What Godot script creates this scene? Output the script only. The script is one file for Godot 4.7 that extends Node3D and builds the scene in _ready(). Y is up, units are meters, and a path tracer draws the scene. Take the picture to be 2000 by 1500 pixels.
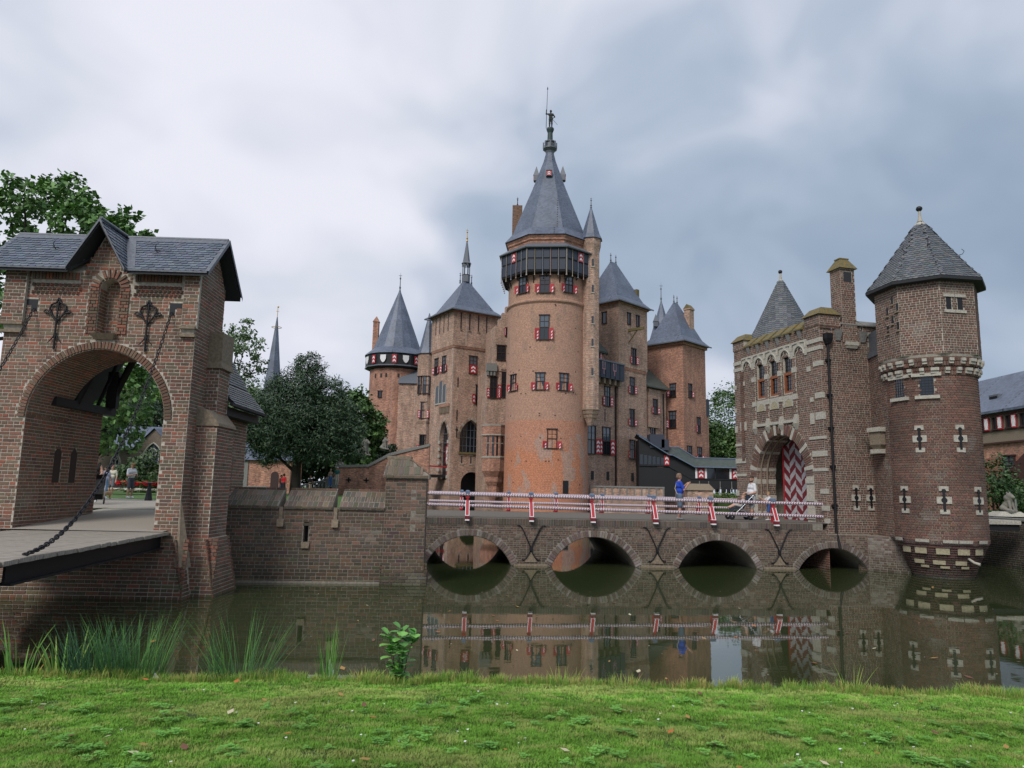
extends Node3D

const CAM := Vector3(0, 2.75, 0)
var used := {}
var M := {}
var rng := RandomNumberGenerator.new()
var cam_xf: Transform3D
var noise := FastNoiseLite.new()
var cache := {}


class MB:
	var v := PackedVector3Array()
	var n := PackedVector3Array()
	var t := PackedVector2Array()
	var c := PackedColorArray()
	var col := Color(1, 1, 1)

	func tri(a: Vector3, b: Vector3, d: Vector3, ua := Vector2.ZERO, ub := Vector2.RIGHT, ud := Vector2.ONE) -> void:
		var k := (b - a).cross(d - a).normalized()
		trin(a, b, d, k, k, k, ua, ub, ud)

	func trin(a: Vector3, b: Vector3, d: Vector3, na: Vector3, nb: Vector3, nd: Vector3, ua: Vector2, ub: Vector2, ud: Vector2) -> void:
		v.append(a); v.append(d); v.append(b)
		n.append(na); n.append(nd); n.append(nb)
		t.append(ua); t.append(ud); t.append(ub)
		c.append(col); c.append(col); c.append(col)

	# corners counter-clockwise as seen from outside; uv in metres from u0
	func quad(a: Vector3, b: Vector3, d: Vector3, e: Vector3, u0 := Vector2.ZERO) -> void:
		var l := a.distance_to(b)
		var ux := (b - a) / maxf(l, 1e-6)
		var k := (b - a).cross(e - a)
		if k.length() < 1e-9:
			k = (d - b).cross(e - b)
		var uy := k.normalized().cross(ux)
		var pd := Vector2((d - a).dot(ux), -(d - a).dot(uy))
		var pe := Vector2((e - a).dot(ux), -(e - a).dot(uy))
		tri(a, b, d, u0, u0 + Vector2(l, 0), u0 + pd)
		if a.distance_to(e) > 1e-5 and d.distance_to(e) > 1e-5:
			tri(a, d, e, u0, u0 + pd, u0 + pe)

	func quad_uv(a: Vector3, b: Vector3, d: Vector3, e: Vector3, r: Rect2) -> void:
		tri(a, b, d, Vector2(r.position.x, r.end.y), r.end, Vector2(r.end.x, r.position.y))
		tri(a, d, e, Vector2(r.position.x, r.end.y), Vector2(r.end.x, r.position.y), r.position)

	func box(center: Vector3, size: Vector3, b := Basis()) -> void:
		var h := size * 0.5
		var p := func(x: float, y: float, z: float) -> Vector3: return center + b * Vector3(x * h.x, y * h.y, z * h.z)
		var o := Vector2(center.x, -center.y + h.y)
		quad(p.call(-1, -1, 1), p.call(1, -1, 1), p.call(1, 1, 1), p.call(-1, 1, 1), o)
		quad(p.call(1, -1, -1), p.call(-1, -1, -1), p.call(-1, 1, -1), p.call(1, 1, -1), o)
		quad(p.call(1, -1, 1), p.call(1, -1, -1), p.call(1, 1, -1), p.call(1, 1, 1), o)
		quad(p.call(-1, -1, -1), p.call(-1, -1, 1), p.call(-1, 1, 1), p.call(-1, 1, -1), o)
		quad(p.call(-1, 1, 1), p.call(1, 1, 1), p.call(1, 1, -1), p.call(-1, 1, -1), o)
		quad(p.call(-1, -1, -1), p.call(1, -1, -1), p.call(1, -1, 1), p.call(-1, -1, 1), o)

	# from one corner to the opposite one
	func box2(a: Vector3, b: Vector3) -> void:
		box((a + b) * 0.5, (b - a).abs())

	# a frustum-like block: bottom rectangle and top rectangle (x0, x1, z0, z1)
	func frustum(y0: float, r0: Rect2, y1: float, r1: Rect2) -> void:
		var a := [Vector3(r0.position.x, y0, r0.end.y), Vector3(r0.end.x, y0, r0.end.y), Vector3(r0.end.x, y0, r0.position.y), Vector3(r0.position.x, y0, r0.position.y)]
		var b := [Vector3(r1.position.x, y1, r1.end.y), Vector3(r1.end.x, y1, r1.end.y), Vector3(r1.end.x, y1, r1.position.y), Vector3(r1.position.x, y1, r1.position.y)]
		for i in 4:
			var j := (i + 1) % 4
			quad(a[i], a[j], b[j], b[i], Vector2(a[i].x - a[i].z, -y0))
		quad(b[0], b[1], b[2], b[3])
		quad(a[3], a[2], a[1], a[0])

	# polygon (x, y) pushed out from z0 to z1
	func prism(poly: PackedVector2Array, z0: float, z1: float, xf := Transform3D()) -> void:
		var q := poly
		if Geometry2D.is_polygon_clockwise(q):
			q = q.duplicate()
			q.reverse()
		var ids := Geometry2D.triangulate_polygon(q)
		for i in range(0, ids.size(), 3):
			var a := q[ids[i]]
			var b := q[ids[i + 1]]
			var d := q[ids[i + 2]]
			if (b - a).cross(d - a) < 0:
				var s := b
				b = d
				d = s
			tri(xf * Vector3(a.x, a.y, z1), xf * Vector3(b.x, b.y, z1), xf * Vector3(d.x, d.y, z1), Vector2(a.x, -a.y), Vector2(b.x, -b.y), Vector2(d.x, -d.y))
			tri(xf * Vector3(a.x, a.y, z0), xf * Vector3(d.x, d.y, z0), xf * Vector3(b.x, b.y, z0), Vector2(a.x, -a.y), Vector2(d.x, -d.y), Vector2(b.x, -b.y))
		for i in q.size():
			var a := q[i]
			var b := q[(i + 1) % q.size()]
			quad(xf * Vector3(a.x, a.y, z1), xf * Vector3(a.x, a.y, z0), xf * Vector3(b.x, b.y, z0), xf * Vector3(b.x, b.y, z1))

	# profile of (radius, height) turned about y; flat gives facets
	func lathe(prof: Array, seg: int, at := Vector3.ZERO, a0 := 0.0, a1 := TAU, flat := false) -> void:
		var along := 0.0
		for i in prof.size() - 1:
			var p: Vector2 = prof[i]
			var q: Vector2 = prof[i + 1]
			var l := p.distance_to(q)
			var ny := Vector2(q.y - p.y, -(q.x - p.x)).normalized()
			for k in seg:
				var b0 := lerpf(a0, a1, float(k) / seg)
				var b1 := lerpf(a0, a1, float(k + 1) / seg)
				var d0 := Vector3(sin(b0), 0, cos(b0))
				var d1 := Vector3(sin(b1), 0, cos(b1))
				var up := Vector3.UP
				var A := at + d0 * p.x + up * p.y
				var B := at + d1 * p.x + up * p.y
				var C := at + d1 * q.x + up * q.y
				var D := at + d0 * q.x + up * q.y
				if flat:
					if p.x > 1e-5:
						quad(A, B, C, D, Vector2(k * 3.0, -along))
					else:
						tri(A, C, D)
				else:
					var n0 := d0 * ny.x + up * ny.y
					var n1 := d1 * ny.x + up * ny.y
					var r := maxf(p.x, q.x)
					var ua := Vector2(b0 * r, -along)
					var ub := Vector2(b1 * r, -along)
					var uc := Vector2(b1 * r, -along - l)
					var ud := Vector2(b0 * r, -along - l)
					if p.x > 1e-5:
						trin(A, B, C, n0, n1, n1, ua, ub, uc)
					if q.x > 1e-5:
						trin(A, C, D, n0, n1, n0, ua, uc, ud)
			along += l

	func tube(path: Array, r0: float, r1 := -1.0, seg := 6, cap := true) -> void:
		if r1 < 0:
			r1 = r0
		var rings := []
		var side := Vector3.ZERO
		for i in path.size():
			var p: Vector3 = path[i]
			var f: Vector3 = (path[mini(i + 1, path.size() - 1)] - path[maxi(i - 1, 0)]).normalized()
			if side == Vector3.ZERO:
				side = f.cross(Vector3.UP if absf(f.y) < 0.9 else Vector3.RIGHT).normalized()
			side = (side - f * side.dot(f)).normalized()
			var up := f.cross(side)
			var r := lerpf(r0, r1, float(i) / maxf(path.size() - 1, 1))
			var ring := []
			for k in seg:
				var a := TAU * k / seg
				var d := side * cos(a) + up * sin(a)
				ring.append([p + d * r, d])
			rings.append(ring)
		var along := 0.0
		for i in path.size() - 1:
			var l: float = path[i].distance_to(path[i + 1])
			for k in seg:
				var j := (k + 1) % seg
				var A = rings[i][k]
				var B = rings[i][j]
				var C = rings[i + 1][j]
				var D = rings[i + 1][k]
				var u0 := float(k) / seg
				var u1 := float(k + 1) / seg
				trin(A[0], B[0], C[0], A[1], B[1], C[1], Vector2(along, u0), Vector2(along, u1), Vector2(along + l, u1))
				trin(A[0], C[0], D[0], A[1], C[1], D[1], Vector2(along, u0), Vector2(along + l, u1), Vector2(along + l, u0))
			along += l
		if cap:
			for e in [0, path.size() - 1]:
				for k in range(1, seg - 1):
					tri(rings[e][0][0], rings[e][k][0], rings[e][k + 1][0])

	func ball(p: Vector3, r: float, seg := 10, sy := 1.0) -> void:
		var prof := []
		for i in 7:
			var a := -PI / 2 + PI * i / 6.0
			prof.append(Vector2(r * cos(a), r * sin(a) * sy))
		lathe(prof, seg, p)

	func arrays() -> Array:
		var a := []
		a.resize(Mesh.ARRAY_MAX)
		a[Mesh.ARRAY_VERTEX] = v
		a[Mesh.ARRAY_NORMAL] = n
		a[Mesh.ARRAY_TEX_UV] = t
		a[Mesh.ARRAY_COLOR] = c
		return a


func mesh_of(pairs: Array) -> ArrayMesh:
	var m := ArrayMesh.new()
	for p in pairs:
		if p[0].v.size() == 0:
			continue
		m.add_surface_from_arrays(Mesh.PRIMITIVE_TRIANGLES, p[0].arrays())
		m.surface_set_material(m.get_surface_count() - 1, p[1])
	return m


func numbered(k: String) -> String:
	if not used.has(k):
		used[k] = 0
		return k
	used[k] += 1
	return "%s_%03d" % [k, used[k]]


func tag(o: Node, label: String, category := "", group := "", kind := "") -> Node:
	if label: o.set_meta("label", label)
	if category: o.set_meta("category", category)
	if group: o.set_meta("group", group)
	if kind: o.set_meta("kind", kind)
	return o


func thing(called: String, label: String, category: String, at := Vector3.ZERO, turn := 0.0, group := "") -> Node3D:
	var o := Node3D.new()
	o.name = numbered(called)
	add_child(o)
	o.position = at
	o.rotation.y = turn
	tag(o, label, category, group)
	return o


# ONE named mesh under parent
func part(parent: Node, called: String, st: MB, m: Material) -> MeshInstance3D:
	return parts(parent, called, [[st, m]])


func parts(parent: Node, called: String, pairs: Array) -> MeshInstance3D:
	return put(parent, called, mesh_of(pairs))


var kid_names := {}
func put(parent: Node, called: String, mesh: Mesh) -> MeshInstance3D:
	var o := MeshInstance3D.new()
	if parent == self:
		o.name = numbered(called)
	else:
		var key := str(parent.get_instance_id()) + called
		var k: int = kid_names.get(key, 0)
		kid_names[key] = k + 1
		o.name = called if k == 0 else "%s_%03d" % [called, k]
	o.mesh = mesh
	parent.add_child(o)
	return o


func lin(r: float, g: float, b: float) -> Color:
	return Color(r, g, b).linear_to_srgb()


func mat(key: String, c: Color, rough := 0.9, tex: Texture2D = null, metal := 0.0, opts := {}) -> StandardMaterial3D:
	var m := StandardMaterial3D.new()
	m.resource_name = key
	m.albedo_color = c.linear_to_srgb()
	m.roughness = rough
	m.metallic = metal
	if tex:
		m.albedo_texture = tex
	for k in opts:
		m.set(k, opts[k])
	M[key] = m
	return m


func noise_tex(sz: int, freq: float, lo: float, hi: float, oct := 4, sd := 1, normal := false, ramp = null) -> NoiseTexture2D:
	var t := NoiseTexture2D.new()
	t.width = sz
	t.height = sz
	t.seamless = true
	t.generate_mipmaps = false
	var fnl := FastNoiseLite.new()
	fnl.noise_type = FastNoiseLite.TYPE_SIMPLEX_SMOOTH
	fnl.frequency = freq
	fnl.fractal_octaves = oct
	fnl.seed = sd
	t.noise = fnl
	if normal:
		t.as_normal_map = true
		t.bump_strength = 6.0
	elif ramp:
		t.color_ramp = ramp
	else:
		var g := Gradient.new()
		g.set_color(0, Color(lo, lo, lo))
		g.set_color(1, Color(hi, hi, hi))
		t.color_ramp = g
	return t


func ramp(cols: Array, offs: Array) -> Gradient:
	var g := Gradient.new()
	g.colors = PackedColorArray(cols)
	g.offsets = PackedFloat32Array(offs)
	return g


# distant brickwork: 64 courses by 19 bricks in 5.6 m
func brick_texture(sd: int, mortar: Color, cols: Array) -> ImageTexture:
	var r := RandomNumberGenerator.new()
	r.seed = sd
	var im := Image.create(512, 512, false, Image.FORMAT_RGB8)
	im.fill(mortar)
	for row in 64:
		var off := int(13 * (row % 2)) + (row * 7) % 5
		var head := row % 2 == 1
		var x := off - 30.0
		while x < 512:
			var l := 13.5 if head else 27.0
			var c: Color = cols[r.randi() % cols.size()]
			c = c * r.randf_range(0.85, 1.15)
			var x0 := int(x)
			var x1 := int(x + l - 1)
			im.fill_rect(Rect2i(posmod(x0, 512), row * 8, mini(x1 - x0, 512 - posmod(x0, 512)), 7), c)
			x += l
	return ImageTexture.create_from_image(im)


func slate_texture(sd: int) -> ImageTexture:
	var r := RandomNumberGenerator.new()
	r.seed = sd
	var im := Image.create(512, 512, false, Image.FORMAT_RGB8)
	for row in 32:
		for k in 24:
			var g := r.randf_range(0.84, 1.0)
			var x0 := int(k * 21.33 + (10 if row % 2 else 0))
			im.fill_rect(Rect2i(x0 % 512, row * 16, 22, 16), Color(g, g, g * r.randf_range(0.97, 1.0)))
		im.fill_rect(Rect2i(0, row * 16 + 14, 512, 2), Color(0.7, 0.7, 0.72))
	return ImageTexture.create_from_image(im)


func chevron_texture() -> ImageTexture:
	var im := Image.create(64, 64, false, Image.FORMAT_RGB8)
	for y in 64:
		for x in 64:
			var f := fposmod((x + absf(y % 32 - 16.0) * 2.0) / 64.0, 1.0)
			im.set_pixel(x, y, Color(0.40, 0.10, 0.15) if f < 0.36 else Color(0.80, 0.78, 0.81))
	return ImageTexture.create_from_image(im)


# splits a polygon with holes into simple pieces by cutting at each hole's middle
func holed(poly: PackedVector2Array, holes: Array) -> Array:
	var xs := []
	for h in holes:
		var lo := INF
		var hi := -INF
		for p in h:
			lo = minf(lo, p.x)
			hi = maxf(hi, p.x)
		xs.append((lo + hi) * 0.5)
	xs.sort()
	var cuts := [-500.0]
	for x in xs:
		if x - cuts[-1] > 0.02:
			cuts.append(x)
	cuts.append(500.0)
	var out := []
	for i in cuts.size() - 1:
		var slab := PackedVector2Array([Vector2(cuts[i], -500), Vector2(cuts[i + 1], -500), Vector2(cuts[i + 1], 500), Vector2(cuts[i], 500)])
		var pieces := Geometry2D.intersect_polygons(poly, slab)
		for h in holes:
			var next := []
			for q in pieces:
				next.append_array(Geometry2D.clip_polygons(q, h))
			pieces.assign(next)
		out.append_array(pieces)
	return out


func wall_prism(st: MB, poly: PackedVector2Array, holes: Array, z0: float, z1: float, xf := Transform3D()) -> void:
	for q in holed(poly, holes):
		st.prism(q, z0, z1, xf)


func rect(x0: float, y0: float, x1: float, y1: float) -> PackedVector2Array:
	return PackedVector2Array([Vector2(x0, y0), Vector2(x1, y0), Vector2(x1, y1), Vector2(x0, y1)])


# opening with a pointed, round or segmental head: centre x, sill y, spring y, half width, rise
func arch_line(cx: float, ys: float, a: float, h: float, n := 8) -> Array:
	var out := []
	if h >= a * 0.999:
		var R := (a * a + h * h) / (2 * a)
		var c := R - a
		var top := atan2(h, -c) if c > 0 else PI / 2
		for i in n + 1:
			var t := lerpf(PI, top, float(i) / n)
			out.append(Vector2(cx + c + R * cos(t), ys + R * sin(t)))
		out[n] = Vector2(cx, ys + h)
		for i in range(n - 1, -1, -1):
			out.append(Vector2(2 * cx - out[i].x, out[i].y))
	else:
		var R := (a * a + h * h) / (2 * h)
		var half := asin(a / R)
		for i in 2 * n + 1:
			var t := lerpf(-half, half, float(i) / (2 * n))
			out.append(Vector2(cx + R * sin(t), ys + h - R + R * cos(t)))
	return out


func arch_hole(cx: float, y0: float, ys: float, a: float, h: float, n := 8) -> PackedVector2Array:
	var p := PackedVector2Array([Vector2(cx - a, y0)])
	if ys - y0 < 0.01:
		p = PackedVector2Array()
	for q in arch_line(cx, ys, a, h, n):
		p.append(q)
	if ys - y0 > 0.01:
		p.append(Vector2(cx + a, y0))
	return p


# ---- bricks: lists of placements, turned into parts at the end
class Lay:
	var xf := []
	var col := []


func pick(pal: Array, p: Vector3) -> Color:
	var k := noise.get_noise_3dv(p * 22.0) * 0.25 + rng.randf()
	var c: Color = pal[clampi(int(clampf(k, 0, 0.999) * pal.size()), 0, pal.size() - 1)]
	var g := rng.randf_range(0.86, 1.14) * (1.0 + 0.42 * noise.get_noise_3dv(p * 9.0))
	var bloom := clampf((noise.get_noise_3dv(p * 16.0 + Vector3(50, 0, 9)) - 0.34) * 2.0, 0.0, 0.38)   # lime bloom in patches
	return Color(c.r * g, c.g * g, c.b * g).lerp(Color(0.34, 0.31, 0.27), bloom)


func stain(c: Color, y: float) -> Color:   # water-side growth and damp near the moat level
	var k := clampf(1.0 - y / 1.1, 0.0, 1.0) * 0.65
	return c.lerp(Color(c.r * 0.42, c.g * 0.56, c.b * 0.40), k)


func lay(L: Lay, o: Vector3, ux: Vector3, uy: Vector3, W: float, H: float, pal: Array, test = null, course := 0.0875, bl := 0.29, opts := {}) -> void:
	var n := ux.cross(uy).normalized()
	var rows := int(H / course + 0.5)
	var ch := H / rows
	var joint: float = opts.get("joint", 0.016)
	var damp: bool = opts.get("damp", false)
	var thick := 0.03
	for r in rows:
		var head := r % 2 == 1
		var u := -bl * (0.5 if r % 4 == 0 else 0.0) - (bl * 0.25 if head else 0.0)
		while u < W:
			var l := bl * 0.5 if head else bl
			if rng.randf() < 0.12:
				l = bl * 0.75
			var a := maxf(u, 0.0)
			var b := minf(u + l, W)
			u += l
			if b - a < 0.05:
				continue
			var vm := (r + 0.5) * ch
			if test:
				var inside := 0
				var lo := 9.0
				var hi := -9.0
				for k in 5:
					var f := lerpf(a + 0.01, b - 0.01, k / 4.0)
					if test.call(f, vm):
						inside += 1
						lo = minf(lo, f)
						hi = maxf(hi, f)
				if inside < 2:
					continue
				if inside < 5:
					a = maxf(a, lo - 0.01)
					b = minf(b, hi + 0.01)
			var p := o + ux * ((a + b) * 0.5) + uy * vm
			var c := pick(pal, p)
			if damp:
				c = stain(c, p.y)
			var jx := ux * (b - a - joint)
			var jy := uy * (ch - joint) + ux * rng.randf_range(-0.0015, 0.0015)
			var proud := thick + rng.randf_range(-0.004, 0.004)
			L.xf.append(Transform3D(Basis(jx, jy, n * proud), p - n * 0.022))
			L.col.append(c)


func lay_cyl(L: Lay, c: Vector3, r0: float, r1: float, y0: float, y1: float, a0: float, a1: float, pal: Array, test = null, course := 0.0875, bl := 0.24, opts := {}) -> void:
	var rows := int((y1 - y0) / course + 0.5)
	var ch := (y1 - y0) / rows
	var damp: bool = opts.get("damp", false)
	for r in rows:
		var y := y0 + (r + 0.5) * ch
		var R := lerpf(r0, r1, (r + 0.5) / rows)
		var head := r % 2 == 1
		var a := a0 - (bl * 0.5 if r % 4 == 0 else 0.0) / R - (bl * 0.25 if head else 0.0) / R
		while a < a1:
			var l := (bl * 0.5 if head else bl) / R
			var m := a + l * 0.5
			a += l
			if m < a0 or m > a1 or (test and not test.call(m, y)):
				continue
			var d := Vector3(sin(m), 0, cos(m))
			var e := Vector3(cos(m), 0, -sin(m))
			var p := c + d * R + Vector3.UP * y
			var col := pick(pal, p)
			if damp:
				col = stain(col, p.y)
			L.xf.append(Transform3D(Basis(e * (l * R - 0.013), Vector3.UP * (ch - 0.016), d * (0.03 + rng.randf_range(-0.003, 0.003))), p - d * 0.022))
			L.col.append(col)


# radial bricks along a curve of (u, v) points in the plane o, ux, uy
func ring(L: Lay, o: Vector3, ux: Vector3, uy: Vector3, curve: Array, depth: float, pal: Array, width := 0.095, proud := 0.02, thick := 0.2) -> void:
	var n := ux.cross(uy).normalized()
	var total := 0.0
	for i in curve.size() - 1:
		total += curve[i].distance_to(curve[i + 1])
	var cnt := int(total / width)
	var w := total / cnt
	var seg := 0
	var acc := 0.0
	for k in cnt:
		var s := (k + 0.5) * w
		while seg < curve.size() - 2 and acc + curve[seg].distance_to(curve[seg + 1]) < s:
			acc += curve[seg].distance_to(curve[seg + 1])
			seg += 1
		var f: float = (s - acc) / curve[seg].distance_to(curve[seg + 1])
		var p: Vector2 = curve[seg].lerp(curve[seg + 1], f)
		var t: Vector2 = (curve[seg + 1] - curve[seg]).normalized()
		var out := Vector2(-t.y, t.x)
		var q := p + out * depth * 0.5
		var P := o + ux * q.x + uy * q.y
		L.xf.append(Transform3D(Basis((ux * t.x + uy * t.y) * (w - 0.012), (ux * out.x + uy * out.y) * (depth - 0.008), n * thick), P + n * (proud - thick)))
		L.col.append(pick(pal, P))


func brick_mesh(key: String, m: Material) -> ArrayMesh:
	if cache.has(key):
		return cache[key]
	var st := MB.new()
	var b := 0.46
	var f := [Vector3(-b, -0.42, 1), Vector3(b, -0.42, 1), Vector3(b, 0.42, 1), Vector3(-b, 0.42, 1)]
	var g := [Vector3(-0.5, -0.5, 0.82), Vector3(0.5, -0.5, 0.82), Vector3(0.5, 0.5, 0.82), Vector3(-0.5, 0.5, 0.82)]
	st.quad(f[0], f[1], f[2], f[3])
	for i in 4:
		var j := (i + 1) % 4
		st.quad(g[i], g[j], f[j], f[i])
		st.quad(Vector3(g[i].x, g[i].y, 0), Vector3(g[j].x, g[j].y, 0), g[j], g[i])
	cache[key] = mesh_of([[st, m]])
	return cache[key]


func slate_mesh(key: String, m: Material) -> ArrayMesh:
	if cache.has(key):
		return cache[key]
	var st := MB.new()
	# x across, y up the slope (0 = lower tip), z out; a slate with a rounded lower edge
	var p := [Vector3(-0.5, 0.35, 0), Vector3(-0.3, 0.08, 0), Vector3(0.1, 0, 0), Vector3(0.42, 0.12, 0), Vector3(0.5, 0.35, 0), Vector3(0.5, 1.25, 0), Vector3(-0.5, 1.25, 0)]
	for i in range(1, 6):
		st.tri(p[0] + Vector3(0, 0, 1.6 - p[0].y), p[i] + Vector3(0, 0, 1.6 - p[i].y), p[i + 1] + Vector3(0, 0, 1.6 - p[i + 1].y))
	for i in 5:
		st.quad(p[i] + Vector3(0, 0, 0.2), p[i + 1] + Vector3(0, 0, 0.2), p[i + 1] + Vector3(0, 0, 1.6 - p[i + 1].y), p[i] + Vector3(0, 0, 1.6 - p[i].y))
	cache[key] = mesh_of([[st, m]])
	return cache[key]


func lay_slates(L: Lay, o: Vector3, ux: Vector3, uy: Vector3, W: float, H: float, pal: Array, test = null, w := 0.19, h := 0.135) -> void:
	var n := ux.cross(uy).normalized()
	var rows := int(H / h)
	for r in rows:
		var u := -w * (0.5 if r % 2 else 0.0)
		while u < W + w * 0.5:
			var m := u + w * 0.5
			u += w
			if m < 0 or m > W or (test and not test.call(m, (r + 0.5) * h)):
				continue
			var c: Color = pal[rng.randi() % pal.size()]
			var g := rng.randf_range(0.8, 1.15)
			L.xf.append(Transform3D(Basis(ux * w * 0.99, uy * h, n * (0.016 + rng.randf() * 0.004)), o + ux * m + uy * (r * h)))
			L.col.append(Color(c.r * g, c.g * g, c.b * g))


# conical or many-sided roof covered in slates: profile of (radius, height)
func cone_slates(L: Lay, c: Vector3, prof: Array, pal: Array, a0: float, a1: float, w := 0.19, h := 0.14) -> void:
	for i in prof.size() - 1:
		var p: Vector2 = prof[i]
		var q: Vector2 = prof[i + 1]
		var l := p.distance_to(q)
		var rows := maxi(int(l / h), 1)
		for r in rows:
			var f := float(r) / rows
			var R := lerpf(p.x, q.x, f)
			var y := lerpf(p.y, q.y, f)
			var cnt := int((a1 - a0) * R / w)
			for k in cnt:
				var a := a0 + (a1 - a0) * (k + (0.5 if r % 2 else 0.0) + 0.25) / cnt
				var d := Vector3(sin(a), 0, cos(a))
				var e := Vector3(cos(a), 0, -sin(a))
				var up := (d * (q.x - p.x) + Vector3.UP * (q.y - p.y)) / l
				var col: Color = pal[rng.randi() % pal.size()]
				var g := rng.randf_range(0.8, 1.15)
				L.xf.append(Transform3D(Basis(e * ((a1 - a0) * R / cnt), up * (l / rows), e.cross(up) * 0.016), c + d * R + Vector3.UP * y))
				L.col.append(Color(col.r * g, col.g * g, col.b * g))


# the pieces that show largest become parts of their own, the rest one part of kind stuff
func flush(root: Node3D, L: Lay, piece: String, rest: String, most: int, mesh_fn: Callable, rough := 0.92, parent: Node3D = null) -> void:
	if parent == null:
		parent = root
	var order := []
	var inv := cam_xf.affine_inverse()
	var to_world := root.transform
	if parent != root:
		to_world = root.transform * parent.transform
	for i in L.xf.size():
		var w: Transform3D = to_world * L.xf[i]
		var q := inv * w.origin
		var score := -1.0
		if q.z < -0.5 and absf(q.x / q.z) < 0.71 and absf(q.y / q.z) < 0.53 and w.basis.z.dot(CAM - w.origin) > 0:
			score = w.basis.x.length() * w.basis.y.length() * w.basis.z.normalized().dot((CAM - w.origin).normalized()) / w.origin.distance_squared_to(CAM)
		order.append([score, i])
	order.sort_custom(func(a, b): return a[0] > b[0])
	var single := {}
	for k in mini(most, order.size()):
		if order[k][0] <= 0:
			break
		var i: int = order[k][1]
		single[i] = true
		var c: Color = L.col[i]
		var q := Color(snappedf(c.r, 0.025), snappedf(c.g, 0.02), snappedf(c.b, 0.02))
		var key := "%s %.3f %.3f %.3f %.2f" % [piece, q.r, q.g, q.b, rough]
		if not M.has(key):
			mat(key, q * 1.12, rough, M.grain.albedo_texture, 0.0, {"uv1_triplanar": true, "uv1_world_triplanar": true, "uv1_scale": Vector3.ONE * 2.3})
		var o := put(parent, piece, mesh_fn.call(key + "mesh", M[key]))
		o.transform = L.xf[i]
	var left := L.xf.size() - single.size()
	if left <= 0:
		return
	var mm := MultiMesh.new()
	mm.transform_format = MultiMesh.TRANSFORM_3D
	mm.use_colors = true
	var mk := "many %.2f" % rough
	if not M.has(mk):
		mat(mk, Color(1.12, 1.12, 1.12), rough, M.grain.albedo_texture, 0.0, {"uv1_triplanar": true, "uv1_world_triplanar": true, "uv1_scale": Vector3.ONE * 2.3, "vertex_color_use_as_albedo": true})
		M[mk].albedo_color = Color(1, 1, 1)
	mm.mesh = mesh_fn.call(piece + mk, M[mk])
	mm.instance_count = left
	var j := 0
	for i in L.xf.size():
		if single.has(i):
			continue
		mm.set_instance_transform(j, L.xf[i])
		mm.set_instance_color(j, L.col[i])
		j += 1
	var o := MultiMeshInstance3D.new()
	o.name = rest
	o.multimesh = mm
	parent.add_child(o, true)
	o.set_meta("kind", "stuff")


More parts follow.
